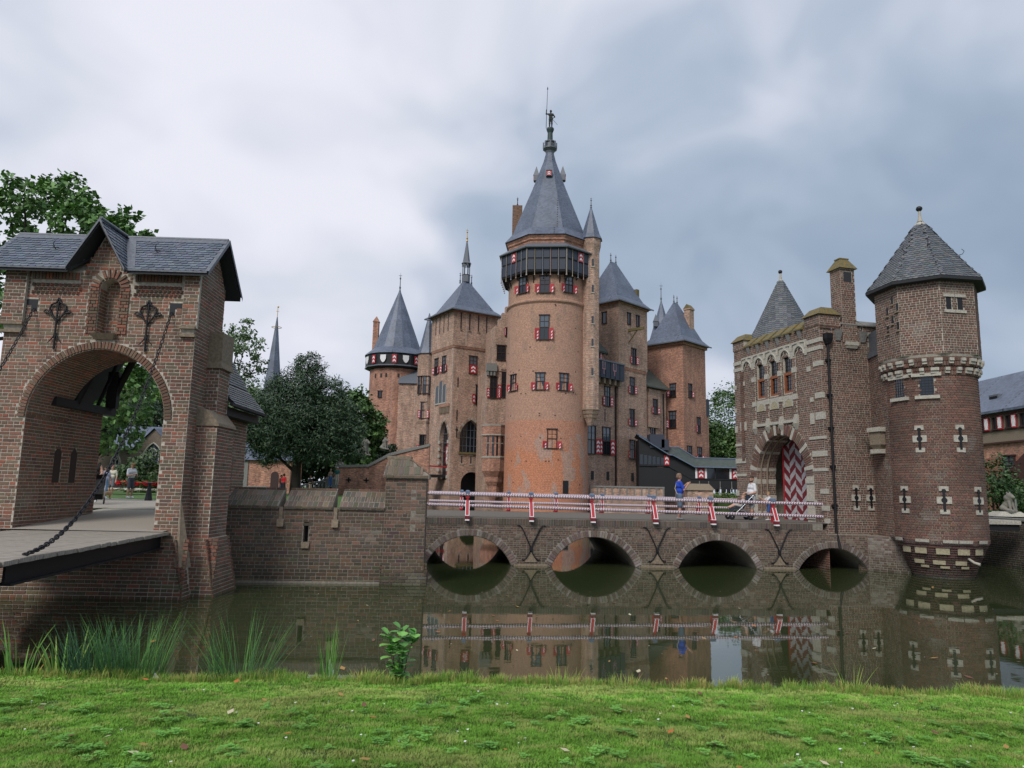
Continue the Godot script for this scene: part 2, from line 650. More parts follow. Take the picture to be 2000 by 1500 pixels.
# ---- bodies: tapered capsules joined with a smooth minimum and meshed as surface nets. bone: [a, b, ra, rb, colour]
func body_mesh(bones: Array, cell: float, k: float, m: Material) -> ArrayMesh:
	var lo := Vector3.ONE * 1e6
	var hi := -lo
	for b in bones:
		for e in 2:
			var r: float = b[2 + e] + cell * 2
			lo = lo.min(b[e] - Vector3.ONE * r)
			hi = hi.max(b[e] + Vector3.ONE * r)
	var nx := int((hi.x - lo.x) / cell) + 2
	var ny := int((hi.y - lo.y) / cell) + 2
	var nz := int((hi.z - lo.z) / cell) + 2
	var f := PackedFloat32Array()
	f.resize(nx * ny * nz)
	f.fill(10.0)
	for b in bones:
		var a: Vector3 = b[0]
		var e: Vector3 = b[1]
		var ra: float = b[2]
		var rb: float = b[3]
		var pad := maxf(ra, rb) + k + cell
		var p0 := ((a.min(e) - Vector3.ONE * pad - lo) / cell).floor()
		var p1 := ((a.max(e) + Vector3.ONE * pad - lo) / cell).ceil()
		var ab := e - a
		var dd := maxf(ab.length_squared(), 1e-9)
		for z in range(maxi(int(p0.z), 0), mini(int(p1.z), nz - 1) + 1):
			for y in range(maxi(int(p0.y), 0), mini(int(p1.y), ny - 1) + 1):
				var at := (z * ny + y) * nx
				for x in range(maxi(int(p0.x), 0), mini(int(p1.x), nx - 1) + 1):
					var p := lo + Vector3(x, y, z) * cell
					var t := clampf((p - a).dot(ab) / dd, 0, 1)
					var d := p.distance_to(a + ab * t) - lerpf(ra, rb, t)
					var o := f[at + x]
					var h := maxf(k - absf(o - d), 0.0) / k
					f[at + x] = minf(o, d) - h * h * k * 0.25
	var ids := PackedInt32Array()
	ids.resize(nx * ny * nz)
	ids.fill(-1)
	var st := MB.new()
	var V := PackedVector3Array()
	var N := PackedVector3Array()
	var C := PackedColorArray()
	var offs := [0, 1, nx, nx + 1, nx * ny, nx * ny + 1, nx * ny + nx, nx * ny + nx + 1]
	var edges := [[0, 1], [2, 3], [4, 5], [6, 7], [0, 2], [1, 3], [4, 6], [5, 7], [0, 4], [1, 5], [2, 6], [3, 7]]
	for z in nz - 1:
		for y in ny - 1:
			for x in nx - 1:
				var at := (z * ny + y) * nx + x
				if f[at] > cell * 2.5:
					continue
				var g := PackedFloat32Array()
				var neg := 0
				for q in offs:
					g.append(f[at + q])
					if f[at + q] < 0:
						neg += 1
				if neg == 0 or neg == 8:
					continue
				var s := Vector3.ZERO
				var cnt := 0
				for ed in edges:
					var u := g[ed[0]]
					var w := g[ed[1]]
					if (u < 0) != (w < 0):
						var t := u / (u - w)
						var A := Vector3(ed[0] & 1, (ed[0] >> 1) & 1, ed[0] >> 2)
						var B := Vector3(ed[1] & 1, (ed[1] >> 1) & 1, ed[1] >> 2)
						s += A.lerp(B, t)
						cnt += 1
				ids[at] = V.size()
				var p := lo + (Vector3(x, y, z) + s / cnt) * cell
				V.append(p)
				N.append(Vector3(g[1] + g[3] + g[5] + g[7] - g[0] - g[2] - g[4] - g[6], g[2] + g[3] + g[6] + g[7] - g[0] - g[1] - g[4] - g[5], g[4] + g[5] + g[6] + g[7] - g[0] - g[1] - g[2] - g[3]).normalized())
				var best := 1e6
				var col := Color.WHITE
				for b in bones:
					var ab: Vector3 = b[1] - b[0]
					var t := clampf((p - b[0]).dot(ab) / maxf(ab.length_squared(), 1e-9), 0, 1)
					var d: float = p.distance_to(b[0] + ab * t) - lerpf(b[2], b[3], t)
					if d < best:
						best = d
						col = b[4]
				C.append(col)
	for z in range(1, nz - 1):
		for y in range(1, ny - 1):
			for x in range(1, nx - 1):
				var at := (z * ny + y) * nx + x
				var o := f[at]
				if absf(o) > cell * 2.5:
					continue
				for ax in 3:
					var st1: int = [1, nx, nx * ny][ax]
					if (o < 0) == (f[at + st1] < 0):
						continue
					var s1: int = [nx, nx * ny, 1][ax]
					var s2: int = [nx * ny, 1, nx][ax]
					var q := [ids[at - s1 - s2], ids[at - s2], ids[at], ids[at - s1]]
					if q.min() < 0:
						continue
					if o >= 0:
						q.reverse()
					for tr in [[0, 1, 2], [0, 2, 3]]:
						for e in [0, 2, 1]:
							var id: int = q[tr[e]]
							st.v.append(V[id]); st.n.append(N[id]); st.c.append(C[id]); st.t.append(Vector2.ZERO)
	return mesh_of([[st, m]])


# a person of height 1.75 m at the origin who faces +z; hands: [left, right] targets as [elbow, wrist]
func person_bones(o: Dictionary) -> Array:
	var s: Color = o.get("skin", Color(0.45, 0.26, 0.19))
	var top: Color = o.top
	var leg: Color = o.leg
	var shoe: Color = o.get("shoe", Color(0.6, 0.6, 0.6))
	var hair: Color = o.get("hair", Color(0.06, 0.035, 0.02))
	var wide: float = o.get("wide", 1.0)
	var belly: float = o.get("belly", 0.0)
	var short: bool = o.get("shorts", true)
	var sleeve: bool = o.get("sleeve", true)
	var step: float = o.get("step", 0.0)
	var look: float = o.get("look", 0.0)      # head turned down (radians)
	var turn: float = o.get("turn", 0.0)
	var B := []
	for sx in [-1.0, 1.0]:
		var hip := Vector3(0.09 * sx * wide, 0.90, 0)
		var knee := Vector3(0.1 * sx, 0.49, 0.03 + step * sx * 0.5)
		var ankle := Vector3(0.1 * sx, 0.085, -0.02 + step * sx)
		if short:
			B.append([hip, hip.lerp(knee, 0.86), 0.098 * wide, 0.088 * wide, leg])
			B.append([hip.lerp(knee, 0.86), knee, 0.066, 0.054, s])
			B.append([knee, knee.lerp(ankle, 0.35), 0.052, 0.056, s])
			B.append([knee.lerp(ankle, 0.35), ankle, 0.056, 0.036, s])
		else:
			B.append([hip, knee, 0.096 * wide, 0.068, leg])
			B.append([knee, ankle, 0.068, 0.055, leg])
		B.append([ankle - Vector3(0, 0.03, 0.04), ankle + Vector3(0.02 * sx, -0.045, 0.15), 0.042, 0.034, shoe])
	B.append([Vector3(-0.07 * wide, 0.95, 0), Vector3(0.07 * wide, 0.95, 0), 0.105, 0.105, leg])
	B.append([Vector3(-0.07 * wide, 1.1, 0.01 + belly * 0.4), Vector3(0.07 * wide, 1.1, 0.01 + belly * 0.4), 0.105 + belly, 0.105 + belly, top])
	B.append([Vector3(-0.1 * wide, 1.3, 0), Vector3(0.1 * wide, 1.3, 0), 0.112, 0.112, top])
	B.append([Vector3(-0.15 * wide, 1.41, -0.01), Vector3(0.15 * wide, 1.41, -0.01), 0.066, 0.066, top])
	B.append([Vector3(0, 1.42, -0.01), Vector3(0, 1.53, 0.01), 0.056, 0.052, s])
	var hb := Basis(Vector3.UP, turn) * Basis(Vector3.RIGHT, look)
	var hc := Vector3(0, 1.56, 0.0)
	var H := func(x: float, y: float, z: float) -> Vector3: return hc + hb * Vector3(x, y, z)
	B.append([H.call(0, 0.09, 0.015), H.call(0, 0.03, 0.035), 0.082, 0.062, s])
	B.append([H.call(0, 0.12, -0.02), H.call(0, 0.08, -0.03), 0.09, 0.086, hair if o.get("haired", true) else s])
	B.append([H.call(0, 0.15, 0.02), H.call(0, 0.15, 0.0), 0.075, 0.075, hair if o.get("haired", true) else s])
	B.append([H.call(0, 0.055, 0.1), H.call(0, 0.085, 0.095), 0.015, 0.01, s])
	for sx in [-1.0, 1.0]:
		B.append([H.call(0.078 * sx, 0.07, 0), H.call(0.08 * sx, 0.05, 0), 0.018, 0.013, s])
		B.append([H.call(0.03 * sx, 0.087, 0.082), H.call(0.032 * sx, 0.087, 0.082), 0.011, 0.011, Color(0.06, 0.04, 0.035)])
	if o.get("beard", false):
		B.append([H.call(-0.03, 0.0, 0.055), H.call(0.03, 0.0, 0.055), 0.036, 0.036, hair])
	for i in 2:
		var sx := -1.0 + 2.0 * i
		var sh := Vector3(0.19 * sx * wide, 1.4, -0.01)
		var el: Vector3 = o.arms[i][0]
		var wr: Vector3 = o.arms[i][1]
		var mid := sh.lerp(el, 0.72)
		B.append([sh, mid, 0.062 if sleeve else 0.05, 0.058 if sleeve else 0.044, top if sleeve else s])
		B.append([mid, el, 0.045, 0.04, s])
		B.append([el, wr, 0.041, 0.03, s])
		var d := (wr - el).normalized()
		B.append([wr, wr + d * 0.06, 0.032, 0.034, s])
		var side := d.cross(Vector3.UP).normalized()
		if side.length() < 0.5:
			side = Vector3.RIGHT
		for q in 4:
			var root := wr + d * 0.085 + side * (q - 1.5) * 0.019
			B.append([root, root + d * 0.05 + Vector3(0, -0.012, 0.012), 0.0105, 0.009, s])
		B.append([wr + d * 0.03 - side * 0.03, wr + d * 0.085 - side * 0.045, 0.012, 0.01, s])
	return B


func person(label: String, at: Vector3, turn: float, h: float, o: Dictionary, cell := 0.02) -> Node3D:
	var t := thing("person", label, "person", at, turn, o.get("group", ""))
	var b := put(t, "body", body_mesh(person_bones(o), cell, 0.035, M.cloth))
	b.scale = Vector3.ONE * (h / 1.78)
	return t


# ---- plants
func rand_dir() -> Vector3:
	var z := rng.randf_range(-1, 1)
	var a := rng.randf() * TAU
	var r := sqrt(1 - z * z)
	return Vector3(r * cos(a), z, r * sin(a))


# leaves spread in blobs: [centre, radii]
func crown_mesh(blobs: Array, count: int, size: float, cols: Array, m: Material, droop := 0.3, shell := 0.55, long := 1.5) -> ArrayMesh:
	var st := MB.new()
	var total := 0.0
	for b in blobs:
		total += pow(b[1].x * b[1].y * b[1].z, 0.667)
	for b in blobs:
		var k := int(count * pow(b[1].x * b[1].y * b[1].z, 0.667) / total)
		# clumps inside the blob give light and dark masses and gaps
		var clumps := []
		for i in maxi(7, k / 26):
			clumps.append(rand_dir() * pow(rng.randf_range(pow(shell, 3), 1.0), 0.333))
		for i in k:
			var q: Vector3 = clumps[rng.randi() % clumps.size()]
			var p: Vector3 = b[0] + b[1] * (q + rand_dir() * 0.34 * pow(rng.randf(), 0.5))
			var s := size * rng.randf_range(0.65, 1.25)
			var out: Vector3 = ((p - b[0]) / b[1]).normalized()
			var nn := (out * 0.5 + Vector3.UP * 0.55 + rand_dir() * 0.75).normalized()
			var dir := (rand_dir() + out * 0.5 + Vector3.DOWN * droop).normalized()
			dir = (dir - nn * dir.dot(nn)).normalized()
			var side := dir.cross(nn)
			var c: Color = cols[rng.randi() % cols.size()]
			var g := rng.randf_range(0.75, 1.25)
			st.col = Color(c.r * g, c.g * g, c.b * g)
			var e := dir * s * long
			var w := side * s * 0.5
			var mid := p + e * 0.42 - nn * s * 0.08
			st.tri(p, mid + w, p + e)
			st.tri(p, p + e, mid - w)
	return mesh_of([[st, m]])


func trunk_mesh(base_r: float, height: float, lean: Vector3, ends: Array, bark: Material) -> ArrayMesh:
	var st := MB.new()
	var pts := []
	for i in 6:
		var f := i / 5.0
		pts.append(Vector3(0, -0.2 + f * (height + 0.2), 0) + lean * f * f + Vector3(rng.randf_range(-1, 1), 0, rng.randf_range(-1, 1)) * base_r * 0.35 * f)
	st.tube(pts, base_r * 1.15, base_r * 0.6, 9)
	for e in ends:
		var k := rng.randi_range(2, 4)
		var a: Vector3 = pts[k]
		var m1: Vector3 = a.lerp(e, 0.45) + Vector3(0, rng.randf_range(-0.3, 0.5), 0)
		st.tube([a, m1, e], base_r * 0.42, base_r * 0.08, 6)
		for j in 2:
			var b: Vector3 = m1.lerp(e, rng.randf_range(0.2, 0.8))
			st.tube([b, b + (rand_dir() + Vector3.UP * 0.3) * e.distance_to(a) * 0.18], base_r * 0.13, base_r * 0.03, 5)
	return mesh_of([[st, bark]])


func tree(called: String, label: String, at: Vector3, blobs: Array, count: int, size: float, cols: Array, trunk_r: float, trunk_h: float, group := "", droop := 0.3, shell := 0.55, long := 1.5) -> Node3D:
	var t := thing(called, label, "tree", at, 0, group)
	var ends := []
	for b in blobs:
		ends.append(b[0])
	put(t, "trunk", trunk_mesh(trunk_r, trunk_h, Vector3(rng.randf_range(-0.4, 0.4), 0, rng.randf_range(-0.4, 0.4)), ends, M.bark))
	put(t, "crown", crown_mesh(blobs, count, size, cols, M.leaf, droop, shell, long))
	return t


func round_crown(R: float, h0: float, h1: float, n: int) -> Array:
	var out := []
	var cy := (h0 + h1) * 0.5
	var ry := (h1 - h0) * 0.5
	out.append([Vector3(0, cy, 0), Vector3(R * 0.72, ry * 0.8, R * 0.72)])
	for i in n:
		var d := rand_dir()
		var p := Vector3(d.x * R * 0.66, cy + d.y * ry * 0.66, d.z * R * 0.66)
		var r := R * rng.randf_range(0.28, 0.45)
		out.append([p, Vector3(r, r * 0.85, r)])
	return out


# ---- far windows: dark frame, glass, two shutters folded back against the wall below the transom
func shutter_mesh(w: float, h: float, style: int) -> ArrayMesh:
	var key := "shutter %.2f %.2f %d" % [w, h, style]
	if cache.has(key):
		return cache[key]
	var r := MB.new()
	var wh := MB.new()
	r.box(Vector3(0, 0, 0.03), Vector3(w, h, 0.06))
	var n := maxi(2, int(h / (w * 0.75)))
	var iw := w * 0.3
	var m := h * 0.08
	var sh := (h - 2 * m) / n
	for i in n:
		var y := -h * 0.5 + m + sh * i
		for sx in [-1.0, 1.0]:
			var a := Vector3(iw * sx, y, 0.066)
			var b := Vector3(0, y + sh * 0.42 * (1 if style == 0 else -1), 0.066)
			if style == 2 and sx < 0:
				continue
			wh.quad(a, b, b + Vector3(0, sh * 0.5, 0), a + Vector3(0, sh * 0.5, 0))
	cache[key] = mesh_of([[r, M.red], [wh, M.white]])
	return cache[key]


func window_at(parent: Node3D, at: Vector3, yaw: float, w: float, h: float, sh := 0.5, style := 0, bars := true, sides := 3) -> void:
	var key := "win %.2f %.2f %s" % [w, h, bars]
	if not cache.has(key):
		var f := MB.new()
		var g := MB.new()
		var t := 0.09
		f.box(Vector3(-w / 2 - t / 2, 0, 0.05), Vector3(t, h + 2 * t, 0.14))
		f.box(Vector3(w / 2 + t / 2, 0, 0.05), Vector3(t, h + 2 * t, 0.14))
		f.box(Vector3(0, h / 2 + t / 2 + 0.02, 0.06), Vector3(w + 4 * t, t * 1.2, 0.2))
		f.box(Vector3(0, -h / 2 - t / 2, 0.07), Vector3(w + 3 * t, t, 0.22))
		if bars:
			f.box(Vector3(0, 0, 0.045), Vector3(w, t, 0.1))
			f.box(Vector3(0, 0, 0.04), Vector3(0.05, h, 0.08))
			f.box(Vector3(0, h * 0.25, 0.035), Vector3(w, 0.04, 0.06))
		g.box(Vector3(0, 0, 0.0), Vector3(w, h, 0.03))
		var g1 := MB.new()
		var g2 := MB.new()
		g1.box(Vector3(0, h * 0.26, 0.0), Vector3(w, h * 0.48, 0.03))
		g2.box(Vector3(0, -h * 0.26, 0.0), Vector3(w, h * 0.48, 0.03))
		cache[key] = [mesh_of([[f, M.frame]]), mesh_of([[g, M.glass]]), mesh_of([[g1, M.painted_sky_glass], [g2, M.glass]])]
	var xf := Transform3D(Basis(Vector3.UP, yaw), at)
	put(parent, "window_frame", cache[key][0]).transform = xf
	put(parent, "pane", cache[key][2 if bars and rng.randf() < 0.6 else 1]).transform = xf
	if sh > 0:
		var W := w * 0.52
		var H := h * sh
		for i in 2:
			if not (sides & (1 << i)):
				continue
			var sx := -1.0 + 2.0 * i
			put(parent, "shutter", shutter_mesh(W, H, style)).transform = xf * Transform3D(Basis(Vector3.UP, -0.25 * sx), Vector3(sx * (w / 2 + W / 2 + 0.1), -h / 2 + H / 2, 0.12))


func spear(parent: Node3D, called: String, at: Vector3, h: float, r := 0.05, m: Material = null) -> void:
	var st := MB.new()
	st.lathe([Vector2(r * 2.4, 0), Vector2(r * 1.2, h * 0.12), Vector2(r * 2.2, h * 0.2), Vector2(r, h * 0.28), Vector2(r * 0.8, h * 0.6), Vector2(r * 1.9, h * 0.66), Vector2(r * 0.6, h * 0.72), Vector2(0.0, h)], 7)
	st.box(Vector3(0, h * 0.8, 0), Vector3(h * 0.16, r * 0.8, r * 0.8))
	part(parent, called, st, m if m else M.lead).position = at


func sky_picture() -> ImageTexture:
	var W := 1024
	var H := 512
	var im := Image.create(W, H, false, Image.FORMAT_RGBF)
	var a := FastNoiseLite.new()
	a.noise_type = FastNoiseLite.TYPE_SIMPLEX_SMOOTH
	a.fractal_octaves = 5
	a.fractal_gain = 0.52
	a.frequency = 0.42
	a.seed = 11
	var b := FastNoiseLite.new()
	b.noise_type = FastNoiseLite.TYPE_SIMPLEX_SMOOTH
	b.fractal_octaves = 3
	b.frequency = 0.9
	b.seed = 5
	var bright := Vector3(-0.50, 0.26, -0.83).normalized()
	for y in H:
		var el := PI * 0.5 - PI * (y + 0.5) / H
		for x in W:
			var az := TAU * (x + 0.5) / W
			var d := Vector3(sin(az) * cos(el), sin(el), -cos(az) * cos(el))
			if el < -0.02:
				im.set_pixel(x, y, Color(0.10, 0.11, 0.09))
				continue
			var p := Vector3(d.x, 0, d.z) / (maxf(d.y, 0.0) + 0.5) * 1.9
			var warp := Vector3(b.get_noise_3dv(p * 0.8 + Vector3(9, 0, 3)), 0, b.get_noise_3dv(p * 0.8)) * 0.55
			var n := a.get_noise_3dv(p * 1.25 + warp)
			var fine := a.get_noise_3dv(p * 3.6 + warp * 2.0 + Vector3(3, 7, 1))
			var glow := pow(maxf(d.dot(bright), 0.0), 5.0)
			var low := pow(1.0 - clampf(d.y, 0, 1), 5.0)
			var shade := pow(maxf(d.dot(Vector3(0.62, 0.42, -0.66).normalized()), 0.0), 4.0)
			var k := 0.47 + 0.40 * glow + 0.12 * low + 0.25 * d.y * d.y - 0.13 * shade + n * 0.58 + fine * 0.34
			k = clampf(k, 0.0, 1.0)
			k = k * k * (3 - 2 * k) * 0.6 + k * 0.4
			var dark := Color(0.285, 0.375, 0.50)
			var mid := Color(0.46, 0.535, 0.66)
			var light := Color(0.82, 0.83, 0.92)
			var c := dark.lerp(mid, clampf(k * 2.0, 0, 1)) if k < 0.5 else mid.lerp(light, clampf(k * 2.0 - 1.0, 0, 1))
			im.set_pixel(x, y, c * 0.67)
	return ImageTexture.create_from_image(im)


func materials() -> void:
	var grain := noise_tex(256, 0.05, 0.72, 1.0, 5, 4)
	mat("grain", Color(1, 1, 1), 0.9, grain)
	var stains := noise_tex(512, 0.012, 0.74, 1.0, 5, 8)
	var tri := {"uv1_triplanar": true, "uv1_world_triplanar": true, "uv1_scale": Vector3.ONE * 0.8}
	var far_bricks := brick_texture(3, Color(0.80, 0.73, 0.68), [Color(0.73, 0.59, 0.51), Color(0.78, 0.615, 0.52), Color(0.69, 0.585, 0.515), Color(0.76, 0.65, 0.565), Color(0.63, 0.51, 0.45), Color(0.81, 0.645, 0.54)])
	var red_bricks := brick_texture(5, Color(0.74, 0.62, 0.56), [Color(0.75, 0.535, 0.44), Color(0.80, 0.58, 0.47), Color(0.69, 0.515, 0.43), Color(0.73, 0.55, 0.47), Color(0.63, 0.465, 0.40)])
	var worn := {"uv1_scale": Vector3(1 / 5.6, 1 / 5.6, 1), "detail_enabled": true, "detail_blend_mode": BaseMaterial3D.BLEND_MODE_MUL, "detail_albedo": stains, "detail_uv_layer": BaseMaterial3D.DETAIL_UV_2, "uv2_triplanar": true, "uv2_world_triplanar": true, "uv2_scale": Vector3(0.17, 0.04, 0.17)}
	mat("castle_brick", Color(0.98, 0.98, 0.98), 0.95, far_bricks, 0.0, worn)
	mat("castle_red", Color(0.98, 0.98, 0.98), 0.95, red_bricks, 0.0, worn)
	mat("mortar", Color(0.58, 0.53, 0.44), 0.95, grain, 0.0, tri)
	mat("mortar_dark", Color(0.30, 0.27, 0.22), 0.95, grain, 0.0, tri)
	mat("stone", Color(0.56, 0.53, 0.45), 0.9, grain, 0.0, tri)
	mat("sandstone", Color(0.47, 0.42, 0.28), 0.9, grain, 0.0, tri)
	mat("brown_stone", Color(0.30, 0.24, 0.17), 0.95, grain, 0.0, tri)
	mat("grey_stone", Color(0.28, 0.28, 0.265), 0.95, grain, 0.0, tri)
	var lichen := noise_tex(256, 0.03, 0, 1, 4, 21, false, ramp([Color(0.44, 0.43, 0.38), Color(0.48, 0.46, 0.38), Color(0.60, 0.52, 0.24), Color(0.70, 0.55, 0.18)], [0.0, 0.46, 0.62, 1.0]))
	mat("lichen", Color(0.62, 0.62, 0.62), 0.95, lichen, 0.0, {"uv1_triplanar": true, "uv1_world_triplanar": true, "uv1_scale": Vector3.ONE * 0.9})
	var slates := slate_texture(4)
	mat("far_slate", Color(0.175, 0.215, 0.305), 0.5, slates, 0.0, {"uv1_scale": Vector3(1 / 6.0, 1 / 6.0, 1), "detail_enabled": true, "detail_blend_mode": BaseMaterial3D.BLEND_MODE_MUL, "detail_albedo": stains, "detail_uv_layer": BaseMaterial3D.DETAIL_UV_2, "uv2_triplanar": true, "uv2_world_triplanar": true, "uv2_scale": Vector3.ONE * 0.06})
	mat("green_slate", Color(0.075, 0.095, 0.085), 0.55, slates, 0.0, {"uv1_scale": Vector3(1 / 6.0, 1 / 6.0, 1)})
	mat("lead", Color(0.17, 0.19, 0.22), 0.45, grain, 0.0, tri)
	mat("under_slate", Color(0.03, 0.033, 0.037), 0.9)
	mat("niche_shade", Color(0.045, 0.032, 0.026), 0.95)  # recess shade as a colour, for the flat niche panels
	mat("black_wood", Color(0.016, 0.017, 0.02), 0.65, grain, 0.0, tri)
	mat("grey_wood", Color(0.048, 0.060, 0.092), 0.6, grain, 0.0, tri)
	mat("iron", Color(0.014, 0.014, 0.017), 0.5, null, 0.3)
	mat("frame", Color(0.035, 0.016, 0.014), 0.6)
	mat("glass", Color(0.012, 0.016, 0.022), 0.06, null, 0.0, {"metallic_specular": 0.75})
	mat("painted_sky_glass", Color(0.085, 0.11, 0.135), 0.12, null, 0.0, {"metallic_specular": 0.75})  # paler colour paints the sky's reflection into upper panes
	mat("red", Color(0.40, 0.022, 0.032), 0.55)
	mat("dark_red", Color(0.22, 0.018, 0.028), 0.55, grain, 0.0, tri)
	mat("white", Color(0.78, 0.77, 0.78), 0.6)
	mat("door_white", Color(0.56, 0.53, 0.54), 0.6, grain, 0.0, tri)
	mat("orange_wood", Color(0.33, 0.10, 0.035), 0.5, grain, 0.0, tri)
	mat("zinc", Color(0.16, 0.22, 0.33), 0.45, grain, 0.0, tri)
	mat("chevron", Color(1, 1, 1), 0.5, chevron_texture(), 0.0, {"uv1_scale": Vector3(10.0, 2.0, 1)})
	mat("gold", Color(0.6, 0.4, 0.1), 0.35, null, 0.8)
	mat("copper", Color(0.05, 0.085, 0.085), 0.6, grain, 0.0, tri)
	mat("cloth", Color(1, 1, 1), 0.85, null, 0.0, {"vertex_color_use_as_albedo": true})
	mat("leaf", Color(1, 1, 1), 0.55, null, 0.0, {"vertex_color_use_as_albedo": true, "backlight_enabled": true, "backlight": Color(0.35, 0.45, 0.2)})
	mat("bark", Color(0.055, 0.045, 0.035), 0.95, grain, 0.0, tri)
	var planks := noise_tex(256, 0.03, 0.6, 1.0, 5, 31)
	mat("deck", Color(0.46, 0.41, 0.34), 0.85, planks, 0.0, {"uv1_triplanar": true, "uv1_world_triplanar": true, "uv1_scale": Vector3(0.35, 1, 3.5)})
	mat("gravel", Color(0.56, 0.51, 0.43), 0.95, noise_tex(512, 0.16, 0.55, 1.0, 3, 14), 0.0, {"uv1_triplanar": true, "uv1_world_triplanar": true, "uv1_scale": Vector3.ONE * 0.5})
	mat("paving", Color(0.20, 0.175, 0.145), 0.95, noise_tex(256, 0.2, 0.6, 1.0, 3, 15), 0.0, {"uv1_triplanar": true, "uv1_world_triplanar": true, "uv1_scale": Vector3.ONE * 1.2})
	var turf := noise_tex(512, 0.02, 0, 1, 5, 3, false, ramp([Color(0.20, 0.34, 0.10), Color(0.30, 0.45, 0.14), Color(0.40, 0.50, 0.20)], [0.2, 0.55, 0.85]))
	mat("far_grass", Color(0.75, 0.75, 0.75), 0.95, turf, 0.0, {"uv1_triplanar": true, "uv1_world_triplanar": true, "uv1_scale": Vector3.ONE * 0.12})
	var soil := noise_tex(512, 0.035, 0, 1, 5, 6, false, ramp([Color(0.14, 0.17, 0.07), Color(0.21, 0.29, 0.09), Color(0.30, 0.34, 0.13)], [0.2, 0.55, 0.85]))
	mat("soil", Color(0.85, 0.85, 0.85), 1.0, soil, 0.0, {"uv1_triplanar": true, "uv1_world_triplanar": true, "uv1_scale": Vector3.ONE * 0.6})
	var ripples := noise_tex(512, 0.012, 0, 1, 3, 17, true)
	mat("water", Color(0.034, 0.045, 0.017), 0.02, null, 0.0, {"normal_enabled": true, "normal_texture": ripples, "normal_scale": 0.012, "uv1_triplanar": true, "uv1_world_triplanar": true, "uv1_scale": Vector3(0.22, 0.22, 0.5), "metallic_specular": 1.0})
	mat("blade", Color(1, 1, 1), 0.85, null, 0.0, {"metallic_specular": 0.2, "vertex_color_use_as_albedo": true, "backlight_enabled": true, "backlight": Color(0.4, 0.5, 0.15)})


func _ready() -> void:
	rng.seed = 7
	noise.seed = 3
	noise.frequency = 0.05
	# camera
	var cam := Camera3D.new()
	cam.name = "camera"
	cam.position = CAM
	cam.rotation_degrees = Vector3(8.41, 0, 1.17)
	cam.fov = 56.36
	cam.near = 0.1
	cam.far = 1500
	add_child(cam)
	cam_xf = cam.transform
	# sky, sun and exposure
	var env := Environment.new()
	env.background_mode = Environment.BG_SKY
	var sky := Sky.new()
	var pan := PanoramaSkyMaterial.new()
	pan.panorama = sky_picture()
	sky.sky_material = pan
	env.sky = sky
	env.tonemap_mode = Environment.TONE_MAPPER_LINEAR
	env.tonemap_exposure = 1.5
	env.sdfgi_enabled = true
	env.ssao_enabled = true
	env.ssil_enabled = true
	var we := WorldEnvironment.new()
	we.name = "environment"
	we.environment = env
	add_child(we)
	var sun := DirectionalLight3D.new()
	sun.name = "sun"
	sun.light_energy = 0.5
	sun.light_color = Color(1.0, 0.975, 0.95)
	sun.light_angular_distance = 20.0
	sun.rotation_degrees = Vector3(-42, -28, 0)
	sun.shadow_enabled = true
	add_child(sun)
	materials()
	ground_and_water()
	castle()
	gatehouse()
	stone_bridge()
	gate_tower()
	low_wall()
	background()
	trees()
	people()
	bank()


